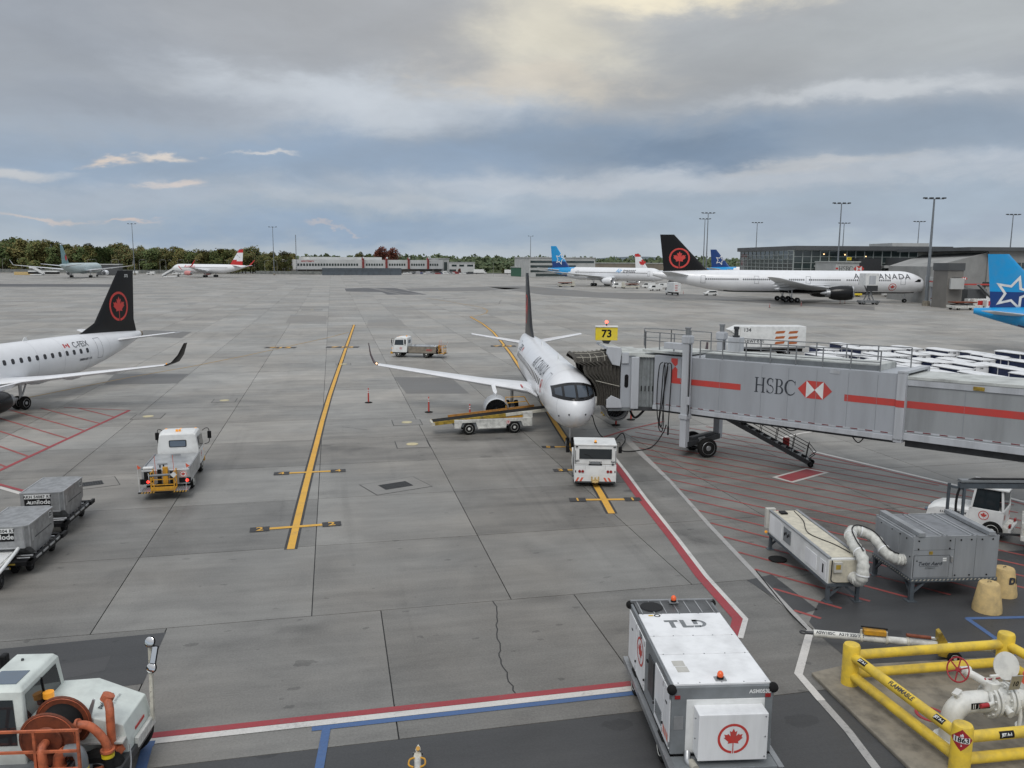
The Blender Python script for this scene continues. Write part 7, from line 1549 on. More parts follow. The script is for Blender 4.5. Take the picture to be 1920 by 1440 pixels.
for z in (1.10, 1.48, 1.92): MB().bar((-4.0, -2.02, z), (-.52, -2.02, z), .045, .045).build('guard_rail', 'reel_pipe', ht)
for x in (-3.9, -2.55, -1.35, -.52): MB().bar((x, -2.02, .8), (x, -2.02, 1.94), .05, .05, (1, 0, 0)).build('rail_post', 'reel_pipe', ht)
def elbow(pts, r, nm, mt): return MB().tube(smooth(pts, 5), r, 16).build(nm, mt, ht, smooth=55)
elbow([(-.30, -1.05, .75), (-.30, -1.05, 1.55), (-.32, -1.0, 1.78), (-.42, -.85, 1.90)], .085, 'riser_pipe', 'reel_pipe'); MB().cyl((-.46, -.82, 1.86), (-.40, -.80, 1.98), .13, n=18).build('pipe_flange', 'reel_pipe', ht, smooth=30)
elbow([(-1.02, -1.45, 1.15), (-.98, -1.45, 1.45), (-.80, -1.42, 1.66), (-.55, -1.38, 1.60), (-.32, -1.36, 1.30), (-.26, -1.36, 1.08)], .085, 'transfer_pipe', 'reel_pipe')
for c, d in (((-.26, -1.36, 1.06), (0, 0, 1)), ((-1.02, -1.45, 1.18), (0, 0, 1)), ((-.78, -1.42, 1.66), (1, 0, .2))): MB().lathe([(-.025, .02), (-.025, .14), (.025, .14), (.025, .02)], c, d, 20).build('pipe_flange', 'reel_pipe', ht, smooth=30)
elbow([(-1.05, -1.75, .3), (-1.05, -1.75, .95)], .09, 'stand_pipe', 'reel_pipe'); MB().lathe([(-.025, .02), (-.025, .14), (.025, .14), (.025, .02)], (-1.05, -1.75, .98), (0, 0, 1), 20).build('pipe_flange', 'reel_pipe', ht, smooth=30)
elbow([(-1.05, -1.75, 1.0), (-1.03, -1.75, 1.2), (-.90, -1.75, 1.32)], .11, 'hose_elbow', 'reel_pipe'); elbow([(-.90, -1.75, 1.32), (-.70, -1.75, 1.32), (-.60, -1.78, 1.18), (-.58, -1.80, .98)], .12, 'hose_elbow', 'frame_grey')
for x, y, z in ((-.58, -1.80, .92), (-.26, -1.36, .92)): MB().cyl((x, y, z), (x, y, z + .07), .125, n=18).build('hose_band', 'sign_yellow', ht, smooth=40)
elbow([(-.58, -1.80, .92), (-.56, -1.82, .6), (-.5, -1.9, .2)], .11, 'fuel_hose', 'rubber'); elbow([(-.26, -1.36, .92), (-.2, -1.4, .6), (-.1, -1.5, .3)], .11, 'fuel_hose', 'rubber')
elbow([(-3.6, -2.35, .75), (-2.6, -2.35, .95), (-1.7, -2.3, 1.02), (-1.3, -2.2, .95), (-1.15, -2.1, .7)], .10, 'long_hose_pipe', 'reel_pipe')
MB().bar((-.15, -.95, .9), (-.75, -1.95, .35), .16, .16).build('brace', 'reel_pipe', ht); MB().prism([(-.95, 1.30), (-.78, 1.35), (-.62, 1.95), (-.66, 1.98)], -.98, -.94, 'y').build('splash_plate', 'alu', ht)
MB().tube(smooth([(.1, -1.15, 1.05), (.15, -1.3, .6), (.05, -1.6, .2)], 5), .018, 6).build('hose_line', 'alu', ht); elbow([(-3.2, -1.5, .9), (-2.9, -1.2, 1.0), (-2.6, -1.0, 1.25)], .06, 'lever_hose', 'olive_yellow'); MB().cyl((-3.3, -1.6, .8), (-3.15, -1.5, 1.2), .1, n=12).build('yellow_hose', 'sign_yellow', ht, smooth=40)
for o in set(bpy.data.objects) - _before: 
    if o.parent is ht: o.location = (.92, .62, 0)

# ------------------------------------------------------------------ light masts
def mast(u, v, d, label, lamps=4, r=.32, base=None):
    """top of the mast seen at (u, v), standing d metres out"""
    p = aty(u, v, d); t = thing('light_mast', label, 'light mast', (p.x, p.y, 0), 0, 'tall apron light masts')
    MB().lathe([(0, r), (p.z * .5, r * .75), (p.z, r * .45)], (0, 0, 0), (0, 0, 1), 10).build('pole', 'mast_grey', t, smooth=40)
    MB().lathe([(0, r * 2.2), (1.2, r * 2.0), (1.3, r)], (0, 0, 0), (0, 0, 1), 12).build('footing', 'pad_concrete', t)
    w = 2.4 if lamps > 2 else 1.6
    MB().bar((-w, 0, p.z), (w, 0, p.z), .16, .16).build('cross_arm', 'mast_grey', t)
    for i in range(lamps):
        x = -w + 2 * w * i / (lamps - 1); MB().box(x - .42, x + .42, -.5, .3, p.z + .05, p.z + .38).build('flood_lamp', 'steel_dark', t, bevel=.03)
    return t
paint('mast_grey', (.20, .22, .24), .5, .3, dirt=.1)
for u, v, d, lb, n in ((247, 420, 540, 'thin light mast rising behind the black tail at far left', 3), (511, 426, 560, 'thin light mast left of the lattice mast near the long white building', 3), (995, 443, 600, 'thin light mast standing alone left of the blue star tail', 2),
                       (1328, 400, 350, 'taller of two light masts right of the black tail', 4), (1322, 411, 400, 'shorter of two light masts right of the black tail', 4), (1420, 418, 430, 'light mast left of the glass terminal roof', 4), (1578, 382, 268, 'tall light mast in front of the glass terminal', 4),
                       (1583, 419, 400, 'light mast rising behind the glass terminal roof', 4), (1724, 416, 400, 'light mast behind the right end of the glass terminal', 4), (1752, 373, 214, 'thickest and tallest light mast, right of the terminal glass', 4), (1900, 403, 330, 'light mast above the blue tail at the right edge', 4)):
    mast(u, v, d, lb, n, .45 if d < 230 else .32)
p = aty(554, 440, 590); t = thing('lattice_mast', 'slender lattice mast at the left end of the long white building', 'mast', (p.x, p.y, 0))
for a in range(3): q = R(120 * a); MB().bar((.5 * math.cos(q), .5 * math.sin(q), 0), (.22 * math.cos(q), .22 * math.sin(q), p.z), .1, .1).build('leg', 'mast_grey', t)
b = MB()
for k in range(20):
    z0, z1 = p.z * k / 20, p.z * (k + 1) / 20
    for a in range(3): q, q2 = R(120 * a), R(120 * (a + 1)); f = lambda z: .5 - .28 * z / p.z; b.bar((f(z0) * math.cos(q), f(z0) * math.sin(q), z0), (f(z1) * math.cos(q2), f(z1) * math.sin(q2), z1), .05, .05)
b.build('lattice', 'mast_grey', t)['kind'] = 'stuff'

# ------------------------------------------------------------------ terminal on the right
paint('term_concrete', (.31, .31, .30), .75, dirt=.12, scale=.15); paint('term_dark', (.085, .09, .095), .6, dirt=.1, scale=.2); paint('term_light', (.44, .45, .44), .6, dirt=.1, scale=.2)
paint('term_glass', (.030, .045, .045), .08, dirt=.0, spec=.9); paint('mullion', (.32, .35, .34), .5, dirt=0); paint('term_brown', (.19, .18, .165), .7, dirt=.1, scale=.2)
def facade(t, a, b_, z0, z1, nx, nz, setback=.0, pane='term_glass'):
    """glazed wall between two ground points: every pane its own part in a mullion frame"""
    a, b_ = Vector(a), Vector(b_); L_ = (b_ - a).length; d = (b_ - a).normalized(); n = Vector((d.y, -d.x)); w = L_ / nx; h = (z1 - z0) / nz
    me = MB().box(.06, w - .06, -.04, .02, .06, h - .06).mesh('pane', pane); M0 = Matrix.Rotation(math.atan2(d.y, d.x), 4, 'Z'); f = MB()
    for i in range(nx):
        for k in range(nz): link('pane', me, t, Matrix.Translation((a.x + d.x * w * i, a.y + d.y * w * i, z0 + h * k)) @ M0 @ Matrix.Rotation(random.uniform(-.006, .006), 4, 'X'))
    for i in range(nx + 1): q = a + d * w * i + n * .1; f.bar((q.x, q.y, z0), (q.x, q.y, z1), .22, .3, (d.x, d.y, 0))
    for k in range(nz + 1): q = a + n * .12; r_ = b_ + n * .12; f.bar((q.x, q.y, z0 + h * k), (r_.x, r_.y, z0 + h * k), .3, .16)
    f.build('mullion_frame', 'mullion', t)
def slab(t, name, pts, z0, z1, m_): return MB().prism([tuple(p) for p in pts], z0, z1, 'z').build(name, m_, t)
tm = thing('terminal_building', 'glass fronted terminal with flat dark roof behind the wide-body', 'building')
g0, g1, g2 = aty(1388, 500, 350).xy, aty(1487, 500, 292).xy, aty(1768, 500, 292).xy
back = Vector((0, 60))
slab(tm, 'wall', [g0 + Vector((.5, .6)), g1 + Vector((0, .6)), g2 + Vector((0, .6)), g2 + back, g0 + back + Vector((26, 0))], 0, 15.1, 'term_dark'); slab(tm, 'roof', [g0 + Vector((-2, -1.5)), g1 + Vector((0, -2)), g2 + Vector((2, -2)), g2 + back, g0 + back + Vector((26, 0))], 15.1, 16.6, 'term_dark')
facade(tm, g1, g2, 4.4, 15.0, 17, 5); facade(tm, g0, g1, 4.4, 15.0, 12, 7)
for i in range(14): q = g1.lerp(g2, i / 13); MB().cyl((q.x, q.y - .6, 0), (q.x, q.y - .6, 4.4), .35, n=10).build('column', 'term_concrete', tm)
q0, q1 = aty(1652, 499, 289).xy, aty(1742, 499, 289).xy; MB().box(q0.x, q1.x, 286.5, 291, 9.1, 10.0).build('canopy', 'term_light', tm); q0, q1 = aty(1530, 500, 289).xy, aty(1566, 500, 289).xy; MB().box(q0.x, q1.x, 287, 291, 9.3, 10.0).build('canopy', 'term_light', tm)
q0, q1 = aty(1673, 457, 310), aty(1742, 457, 310); MB().box(q0.x, q1.x, 310, 330, 16.6, 18.2).build('roof_plant', 'term_light', tm)
q0, q1 = aty(1610, 500, 284).xy, aty(1652, 500, 284).xy; MB().box(q0.x, q1.x, 284, 290, 3, 12.4).build('stair_tower', 'steel_dark', tm)
for q in (.2, .34, .48, .62, .75, .88): c = g1.lerp(g2, q); MB().ball((c.x, c.y - .12, 12.6 + 1.2 * math.sin(q * 40)), .22, 8, 5).build('lamp', 'lamp_warm', tm)
p = aty(1592, 485, 283); sg2 = thing('gate_sign', 'small yellow gate sign 57 in front of the terminal glass', 'sign', (p.x, p.y, 0)); MB().box(-.75, .75, -.15, .15, p.z - .5, p.z + .5).build('sign_board', 'sign_yellow', sg2); decal('number', text2d('57', .8, .02), on_plane((0, -.152, p.z), (1, 0, 0), (0, 0, 1)), 'black', sg2); MB().cyl((0, 0, p.z - .5), (0, 0, 6.5), .1, n=8).build('sign_post', 'steel_dark', sg2)
# bridge behind the wide-body and bridge at its nose
jb = thing('jet_bridge', 'far grey jet bridge lettered like the near one, behind the wide-body', 'jet bridge'); q0, q1 = aty(1567, 500, 266), aty(1611, 500, 266)
MB().box(q0.x, q1.x, 266, 284, 7.4, 11.0).build('tunnel', 'term_light', jb, bevel=.05); MB().box(q0.x - .3, q1.x + .3, 265.5, 284, 11.0, 11.3).build('roof', 'bridge_roof', jb)
PROUD = Vector((0, -.03, 0)); bank_mark(jb, lambda x, z: Vector((q0.x + .8 + x, 265.95, 8.2 + z)), .2, 0, 1.55)
MB().cyl(((q0.x + q1.x) / 2, 270, 0), ((q0.x + q1.x) / 2, 270, 7.4), .5, n=12).build('support_column', 'term_light', jb)
for x0, w in ((q0.x + .02, .8), (q1.x - 1.1, 1.0)): decal('red_stripe', rc(x0, x0 + w, 8.75, 9.3), lambda x, z: Vector((x, 265.96, z)), 'stripe_red', jb)
jn = thing('jet_bridge', 'short pale jet bridge with red stripe at the nose of the wide-body', 'jet bridge'); a, c = aty(1752, 528, 224), aty(1784, 524, 207); d = (c - a); d.z = 0; Ln = d.length; ang = math.atan2(d.y, d.x); MJ = Matrix.Translation((a.x, a.y, 0)) @ rotz(ang)
MB().box(-.5, Ln + 6, -1.5, 1.5, 4.7, 7.3, MJ).build('tunnel', 'term_light', jn, bevel=.05); MB().box(-2.2, .2, -1.9, 1.9, 4.5, 7.6, MJ).build('cab', 'bridge_grey', jn, bevel=.1); MB().box(.3, Ln * .7, -1.52, -1.5, 5.9, 6.3, MJ).build('red_stripe', 'stripe_red', jn); MB().box(2, 2.6, -1.4, 1.4, 0, 4.7, MJ).build('support_column', 'bridge_light', jn)
# concrete pier wing with sloping roof, stair block
pr = thing('pier_building', 'grey concrete pier wing with sloping roof behind the right blue tail', 'building'); a, c, e = aty(1776, 500, 215), aty(1850, 500, 232), aty(1990, 500, 236)
b = MB(); b.add([(a.x, a.y + 8, 0), (c.x, c.y, 0), (c.x, c.y, 14.0), (a.x, a.y + 8, 10.0), (a.x + 3, a.y + 40, 0), (c.x + 3, c.y + 40, 0), (c.x + 3, c.y + 40, 14.0), (a.x + 3, a.y + 40, 10.0)], [(0, 1, 2, 3), (1, 5, 6, 2), (5, 4, 7, 6), (4, 0, 3, 7), (3, 2, 6, 7)]); b.build('wall', 'term_concrete', pr)
MB().box(c.x, e.x + 30, c.y - .4, c.y + 40, 0, 14.4).build('wall', 'term_concrete', pr); MB().box(c.x - 6, e.x + 30, c.y - 2, c.y + 42, 14.4, 15.4).build('roof', 'term_dark', pr)
for u0, u1, z0, z1 in ((1899, 1916, 9.6, 11.2), (1918, 1960, 9.6, 11.2), (1842, 1862, 4.6, 5.8), (1868, 1920, 3.6, 5.0)): x0, x1 = aty(u0, 500, 231).x, aty(u1, 500, 231).x; MB().box(x0, x1, c.y - .5, c.y - .3, z0, z1).build('window', 'term_glass', pr)
q0, q1 = aty(1800, 488, 262), aty(1842, 488, 262); MB().box(q0.x - 10, q1.x + 14, 262, 300, 0, 12.6).build('link_wing', 'term_dark', pr); MB().box(q0.x - 4, q1.x + 6, 260, 262, 12.0, 13.2).build('link_roof', 'term_light', pr)
MB().box(a.x + 6, c.x - 1, a.y + 13, a.y + 13.2, 5.0, 5.4).build('red_stripe', 'stripe_red', pr); MB().box(a.x + 7, a.x + 12, a.y + 2, a.y + 10, 0, 4.2).build('shed', 'term_dark', pr); b = MB(); b.bar((a.x + 9, a.y + 1, 5.5), (a.x + 15, a.y + 1, 0), 1.2, .3); b.build('outside_stair', 'rail_grey', pr)
rt = thing('stair_block', 'brown clad stair block with a warm lamp beside the nose bridge', 'building'); q0, q1 = aty(1779, 500, 203), aty(1808, 500, 203); MB().box(q0.x, q1.x, 203, 210, 0, 9.2).build('wall', 'term_brown', rt); MB().box(q0.x - .2, q1.x + .2, 202.8, 210.2, 9.2, 11.0).build('roof_band', 'term_dark', rt); PROUD = Vector((0, -.03, 0)); bank_mark(rt, lambda x, z: Vector((q0.x + 1.1 + x, 202.93, 6.9 + z)), 0, 0, .7)
MB().ball(aty(1792, 535, 202.6), .32, 10, 6).build('lamp', 'lamp_warm', rt); x0 = aty(1797, 528, 203).x; MB().box(x0, x0 + .6, 202.9, 203, 4.6, 6.2).build('window', 'term_glass', rt)

# ------------------------------------------------------------------ buildings across the field
lb_ = thing('cargo_building', 'long white two-storey building with red pylons across the field', 'building'); a, c = aty(556, 500, 600).xy, aty(830, 500, 690).xy; d = (c - a); Lb = d.length; ang = math.atan2(d.y, d.x); MC = Matrix.Translation((a.x, a.y, 0)) @ rotz(ang)
paint('pylon_red', (.26, .045, .04), .6, dirt=.1); paint('far_white', (.60, .61, .60), .6, dirt=.08, scale=.1); paint('far_brown', (.22, .19, .15), .8, dirt=.15, scale=.1)
MB().box(0, Lb, 0, 22, 3.4, 10.6, MC).build('upper_wall', 'far_white', lb_); MB().box(0, Lb, 1.5, 22, 0, 3.4, MC).build('lower_wall', 'term_brown', lb_); MB().box(-.5, Lb + .5, -1.2, 1.0, 3.1, 3.5, MC).build('canopy', 'term_dark', lb_); MB().box(Lb * .12, Lb * .6, 10, 26, 10.6, 12.6, MC).build('roof_plant', 'far_white', lb_)
wm = MB().box(0, 1.5, -.12, .05, 0, 1.7).mesh('window', 'term_glass'); k = 0; x = 1.2
segs = [(.005, .40), (.44, .56), (.60, .72), (.76, .87), (.90, .97)]
for s0, s1 in segs:
    x = s0 * Lb
    while x < s1 * Lb - 1.6: link('window', wm, lb_, MC @ Matrix.Translation((x, 0, 6.0))); x += 2.35
for s_ in (.42, .58, .74, .885): pl = MB().box(s_ * Lb - .7, s_ * Lb + .7, -1.0, .6, 3.4, 12.4, MC).build('pylon', 'pylon_red', lb_); MB().ball(MC @ Vector((s_ * Lb, -1.4, 12.0)), .8, 8, 5).build('pylon_mark', 'far_white', pl)
decal('lettering', text2d('AEROTERM IV', 1.7, .03), lambda x, y: MC @ Vector((9 + x, -.06, 9.3 + y)), 'red', lb_)
def block(label, u0, u1, d0, d1, h, m_, bands=(), name='low_building', depth=20):
    t = thing(name, label, 'building'); a, c = aty(u0, 500, d0).xy, aty(u1, 500, d1).xy; d = c - a; M4 = Matrix.Translation((a.x, a.y, 0)) @ rotz(math.atan2(d.y, d.x)); MB().box(0, d.length, 0, depth, 0, h, M4).build('wall', m_, t); MB().box(-.4, d.length + .4, -.4, depth, h, h + .5, M4).build('roof', 'term_light', t)
    for z0, z1, x0, x1 in bands: MB().box(d.length * x0, d.length * x1, -.1, .1, z0, z1, M4).build('window', 'term_glass', t)
    return t
block('beige office block right of the long white building', 840, 890, 700, 705, 8.6, 'far_white', [(5.4, 7.0, .14, .32), (5.4, 7.0, .42, .6), (5.4, 7.0, .72, .94), (1, 3, .05, .3)]); block('entrance block with red mark at the right end of the long white building', 818, 842, 694, 700, 11.8, 'term_light', [(2, 9, .6, .85)])
block('grey office building with long window bands behind the blue star tail', 992, 1116, 545, 560, 12.6, 'term_light', [(9.3, 10.8, .02, .98), (6.2, 7.8, .02, .7), (3.2, 4.6, .02, .7), (.6, 2.4, .1, .6)], depth=30); block('long low brown building behind the white twin jet', 1116, 1250, 620, 640, 9.0, 'far_brown'); block('pale low building far beyond the black tail', 1345, 1400, 900, 900, 10, 'far_white')
block('dark hangar roof between the trees and the far left jets', 180, 222, 520, 524, 6.5, 'term_dark', name='hangar'); block('green shed left of the grey office building', 977, 992, 560, 562, 6.0, 'green_shed', name='shed') if paint('green_shed', (.03, .12, .07), .6) else None
bf = thing('blast_fence', 'dark grey blast fence in front of the long white building', 'fence'); a, c = aty(604, 510, 572).xy, aty(753, 510, 590).xy; d = (c - a); Lf = d.length; MF = Matrix.Translation((a.x, a.y, 0)) @ rotz(math.atan2(d.y, d.x)); paint('blast_grey', (.10, .12, .14), .55, .2, dirt=.1, scale=.3)
nb = 14
for i in range(nb): MB().prism([(0, 0), (1.4, 0), (.5, 2.6), (.1, 4.9), (-.1, 4.9), (.1, 2.4)], Lf * i / nb + .05, Lf * (i + 1) / nb - .05, 'x', MF).build('panel', 'blast_grey', bf)
for k, (u0, u1, d0, lb) in enumerate(((480, 604, 586, 'pale mesh fence left of the blast fence'), (-60, 330, 600, 'low fence along the foot of the far left trees'))):
    f = thing('perimeter_fence', lb, 'fence'); a, c = aty(u0, 510, d0).xy, aty(u1, 510, d0).xy; MB().box(a.x, c.x, d0, d0 + .1, .2, 2.4).build('mesh_panel', 'fence_mesh', f) if paint('fence_mesh', (.20, .21, .20), .7, dirt=.3, scale=.5) else 0
    n = int((c.x - a.x) / 6)
    for i in range(n + 1): q = a.x + (c.x - a.x) * i / n; MB().box(q - .08, q + .08, d0 - .1, d0 + .15, 0, 2.8).build('post', 'mast_grey', f)
# slim street lamps in front of the far trees
sl = thing('street_lamp', 'slim street lamp, first from the left in front of the far trees', 'street lamp', (0, 0, 0), 0, 'street lamps in front of the trees'); MB().lathe([(0, .12), (9, .07)], (0, 0, 0), (0, 0, 1), 6).build('pole', 'lamp_pole', sl) if paint('lamp_pole', (.34, .34, .31), .6) else 0
MB().tube(smooth([(0, 0, 9), (.8, 0, 9.7), (2.4, 0, 9.8)], 3), .06, 5).build('arm', 'lamp_pole', sl); MB().box(2.2, 3.0, -.12, .12, 9.65, 9.85).build('lamp_head', 'lamp_pole', sl)
for i, u in enumerate((6, 42, 100, 165, 182, 198, 210, 224, 235, 262, 275, 290, 301, 312, 322, 334, 346, 355, 365, 430, 478, 497, 520, 530, 575, 690, 812, 925, 962)):
    p = aty(u, 512, 592 + (i % 3) * 9)
    if i == 0: sl.location = (p.x, p.y, 0)
    else: copy_tree(sl, loc=(p.x, p.y, 0), rz=[0, math.pi, 2.6][i % 3])['label'] = 'slim street lamp, %s from the left in front of the far trees' % nth(i)

# ------------------------------------------------------------------ vehicles beyond
def car(label, p, rz, m_='white', g='cars parked across the field', van=False, name='parked_car', parts=True):
    t = thing(name, label, 'van' if van else 'car', (p.x, p.y, 0), rz, g)
    pr_ = [(-2.2, .35), (2.2, .35), (2.25, .85), (1.3, .98), (.7, 1.55), (-1.6, 1.62), (-2.15, 1.0)] if not van else [(-2.7, .4), (2.7, .4), (2.75, 1.1), (2.1, 1.25), (1.7, 2.1), (-2.7, 2.2)]
    MB().prism(pr_, -.88, .88, 'y').build('body', m_, t, bevel=.08)
    gl_ = [(1.05, 1.02), (.62, 1.48), (-1.5, 1.54), (-1.9, 1.04)] if not van else [(1.95, 1.3), (1.65, 1.95), (.3, 2.0), (.3, 1.3)]
    MB().prism(gl_, -.895, .895, 'y').build('windows', 'glass_dark', t)
    if parts:
        for x in (-1.4, 1.4):
            for y in (-.8, .8): wheel(t, (x, y, .34), .34, .2, (0, 1, 0), 'alu', n=14)
    return t
car('white SUV driving under the tail of the wide-body', at(1332, 554), R(186), 'white', 'ramp cars', name='ramp_car')
for cl in ((.05, .055, .06), (.35, .35, .36), (.25, .03, .03), (.04, .06, .14)): paint('car%d' % len(M), cl, .35, dirt=0)
cms = ['white', 'white', 'alu'] + [m_ for m_ in M if m_.startswith('car') and m_[3:].isdigit()]
c0 = [0, 0]
for i in range(46):
    u = (560 + i * 2.2) if i < 20 else (756 + (i - 20) * 5.0); d0 = 594 + (i % 2) * 6 if i < 20 else 625 + (i % 3) * 8
    if abs(u - 680) < 78: continue
    p = aty(u, 512, d0); m_ = cms[i % len(cms)]; k = u > 690; c0[k] += 1
    car('small %s, %s from the left among cars parked %s of the blast fence' % ('van' if i % 5 == 0 else 'car', nth(c0[k] - 1), 'right' if k else 'left'), p, random.choice((0, .1, math.pi, 1.5)), m_, 'cars parked across the field', van=i % 5 == 0, parts=False)
def boxtruck(label, p, rz, L_=7.5, h=3.6, name='box_truck', g='trucks across the field', stripes=None, cabm='white'):
    t = thing(name, label, 'truck', (p.x, p.y, 0), rz, g); MB().box(-L_ / 2, L_ / 2 - 1.9, -1.2, 1.2, 1.0, h).build('cargo_box', 'white', t, bevel=.04); MB().prism([(L_ / 2 - 1.8, .5), (L_ / 2, .5), (L_ / 2, 1.4), (L_ / 2 - .3, 2.5), (L_ / 2 - 1.8, 2.55)], -1.1, 1.1, 'y').build('cab', cabm, t, bevel=.06); MB().prism([(L_ / 2 - 1.2, 1.5), (L_ / 2 + .01, 1.5), (L_ / 2 - .28, 2.35), (L_ / 2 - 1.2, 2.4)], -1.12, 1.12, 'y').build('windows', 'glass_dark', t); MB().box(-L_ / 2, L_ / 2 - .2, -.5, .5, .55, 1.0).build('chassis', 'black', t)
    for x in (-L_ * .28, L_ / 2 - 1.0):
        for y in (-.95, .95): wheel(t, (x, y, .48), .48, .3, (0, 1, 0), 'alu', n=14)
    if stripes:
        for k in range(stripes): MB().box(-L_ / 2 - .03, -L_ / 2, -.1, .75, 1.5 + k * .55, 1.68 + k * .55).build('stripe', 'red', t)
    return t
boxtruck('white catering truck with red stripes on its rear below the black tail', at(1261, 553), R(100), 8, 4.2, g='ramp trucks', stripes=4)
for u, d0, lb in ((900, 650, 'white semi trailer right of the beige office block'), (958, 640, 'white box truck left of the green shed'), (985, 620, 'white trailer in front of the grey office building')): boxtruck(lb, aty(u, 510, d0), R(2), 10, 3.7)
for i, (u, v, lb, rz) in enumerate(((1228, 545, 'white van parked under the tail beside the catering truck', 200), (1216, 540, 'white pickup van behind the loader near the twin jet', 170), (1244, 541, 'white van half hidden by the catering truck', 185), (1160, 540, 'white van in front of the twin jet engine', 180), (1670, 556, 'white van parked under the nose of the wide-body', 180), (252, 514, 'white van left of the light mast at far left', 180), (331, 515, 'white van under the nose of the red-tailed jet', 178), (341, 515, 'second white van under the red-tailed jet', 182), (283, 515, 'white truck cab right of the black tail tip', 178))):
    car(lb, at(u, v), R(rz), 'white', 'ramp vans', van=True, name='ramp_van')
# catering lift at the wide-body's side
cl_ = thing('catering_lift', 'white catering lift box raised against the wide-body', 'truck', tuple(at(1628, 571)), R(5)); MB().box(-1.8, 1.8, -1.3, 2.2, 5.0, 8.2).build('lift_box', 'white', cl_, bevel=.05); MB().box(-1.5, 1.5, -1.5, -1.3, 3.6, 5.0).build('box_frame', 'steel_dark', cl_); MB().box(-2.6, 2.6, -1.1, 1.2, .5, 1.1).build('chassis', 'rail_grey', cl_); MB().box(-.9, .9, -1.33, -1.3, 5.3, 7.6).build('box_door', 'bridge_light', cl_)
for s_ in (-1, 1): 
    b = MB(); b.bar((s_ * .9, -.9, 1.1), (-s_ * .9, -.9, 5.0), .25, .2); b.bar((s_ * .9, .9, 1.1), (-s_ * .9, .9, 5.0), .25, .2); b.build('scissor_arm', 'rail_grey', cl_)
    for x in (-1.8, 1.8): wheel(cl_, (x, s_ * .95, .48), .48, .3, (0, 1, 0), 'alu', n=14)
bs = thing('airport_bus', 'white bus with dark windows by the pier right of the nose', 'bus', tuple(at(1757, 561)), R(178)); MB().box(-5, 5, -1.25, 1.25, .4, 3.1).build('body', 'white', bs, bevel=.12); MB().box(-4.6, 4.9, -1.27, 1.27, 1.35, 2.6).build('windows', 'glass_dark', bs, bevel=.05)
for x in (-3.2, 3.2):
    for y in (-1.1, 1.1): wheel(bs, (x, y, .48), .48, .3, (0, 1, 0), 'alu', n=14)
def loader(label, p, rz, m_='white_worn'):
    t = thing('cargo_loader', label, 'loader', (p.x, p.y, 0), rz, 'cargo loaders'); MB().box(-3.6, 3.6, -1.6, 1.6, .5, 1.1).build('chassis', m_, t, bevel=.05); MB().box(-3.4, 2.2, -1.4, 1.4, 1.7, 1.95).build('platform', 'reel_rust', t); MB().box(2.4, 3.6, .3, 1.5, 1.1, 2.6).build('cab', m_, t, bevel=.06)
    for y in (-1.2, 1.2): b = MB(); b.bar((-3, y, 1.1), (1.8, y, 1.8), .14, .2); b.bar((-3, y, 1.8), (1.8, y, 1.1), .14, .2); b.build('scissor_arm', 'steel_dark', t)
    for x in (-2.6, 2.6):
        for y in (-1.4, 1.4): wheel(t, (x, y, .42), .42, .3, (0, 1, 0), 'white_worn', n=14)
loader('white cargo loader on the apron left of the right blue tail', at(1808, 581), R(8)); loader('white cargo loader behind the first, by the light mast', at(1772, 573), R(10)); loader('yellow cargo loader showing beyond the black engine', at(1592, 556), R(170), 'sign_yellow'); loader('cream cargo loader in front of the white twin jet', at(1182, 541), R(175), 'cream_worn'); loader('small cream loader standing alone behind the white twin jet', at(1062, 538), R(10), 'cream_worn')
for i, (u, v, m_) in enumerate(((1822, 575, 'white'), (1832, 577, 'red'), (1846, 575, 'white'), (1857, 578, 'red'), (1845, 570, 'white'))):
    p = at(u, v); t = thing('freight_cart', '%s freight cart, %s from the left beside the right blue tail' % (['white', 'red curtained'][m_ == 'red'], nth(i)), 'cart', (p.x, p.y, 0), R(5), 'freight carts by the pier'); MB().box(-1.6, 1.6, -.8, .8, .5, 2.0).build('body', 'white', t, bevel=.05); MB().box(-1.2, 1.2, -.82, -.8, .7, 1.8).build('curtain', m_, t)
    for x in (-1.1, 1.1): wheel(t, (x, -.6, .25), .25, .15, (0, 1, 0), 'alu', n=10)
for i, (u, v, lb) in enumerate(((1443, 577, 'red delineator post left of the wheels of the wide-body'), (1502, 574, 'red delineator post right of the wheels of the wide-body'), (1575, 569, 'red delineator post below the black engine'), (1584, 569, 'second red delineator post below the black engine'), (1281, 551, 'red delineator post beside the catering truck'))): delineator(lb, at(u, v))
for u, lb in ((70, 'blue and white passenger stairs at the far left'), (318, 'white passenger stairs at the nose of the red-tailed jet')):
    p = aty(u, 512, 500 if u < 100 else 470); t = thing('passenger_stairs', lb, 'stairs', (p.x, p.y, 0), R(180 if u < 100 else 0)); MB().prism([(-4, .6), (-3.4, .6), (2.6, 4.2), (4.2, 4.2), (4.2, 4.5), (2.4, 4.5), (-4, .9)], -1, 1, 'y').build('flight', 'rail_grey', t); MB().box(-3.5, 4, -1, 1, .4, .9).build('chassis', 'white', t)
    for y in (-1, 1): MB().prism([(-4, .9), (-4, 2.0), (2.4, 5.6), (4.2, 5.6), (4.2, 4.5), (2.4, 4.5)], y - .04, y + .04, 'y').build('side_panel', 'white', t)
p = aty(45, 513, 520); tag(MB().prism([(-6, 0), (6, 0), (5.9, 1.9), (-5.9, 1.9)], -.6, .6, 'y', Matrix.Translation((p.x, p.y, 0))).build('barrier', 'bollard_sand', None, bevel=.1), 'long yellow barrier block at the far left', 'barrier')
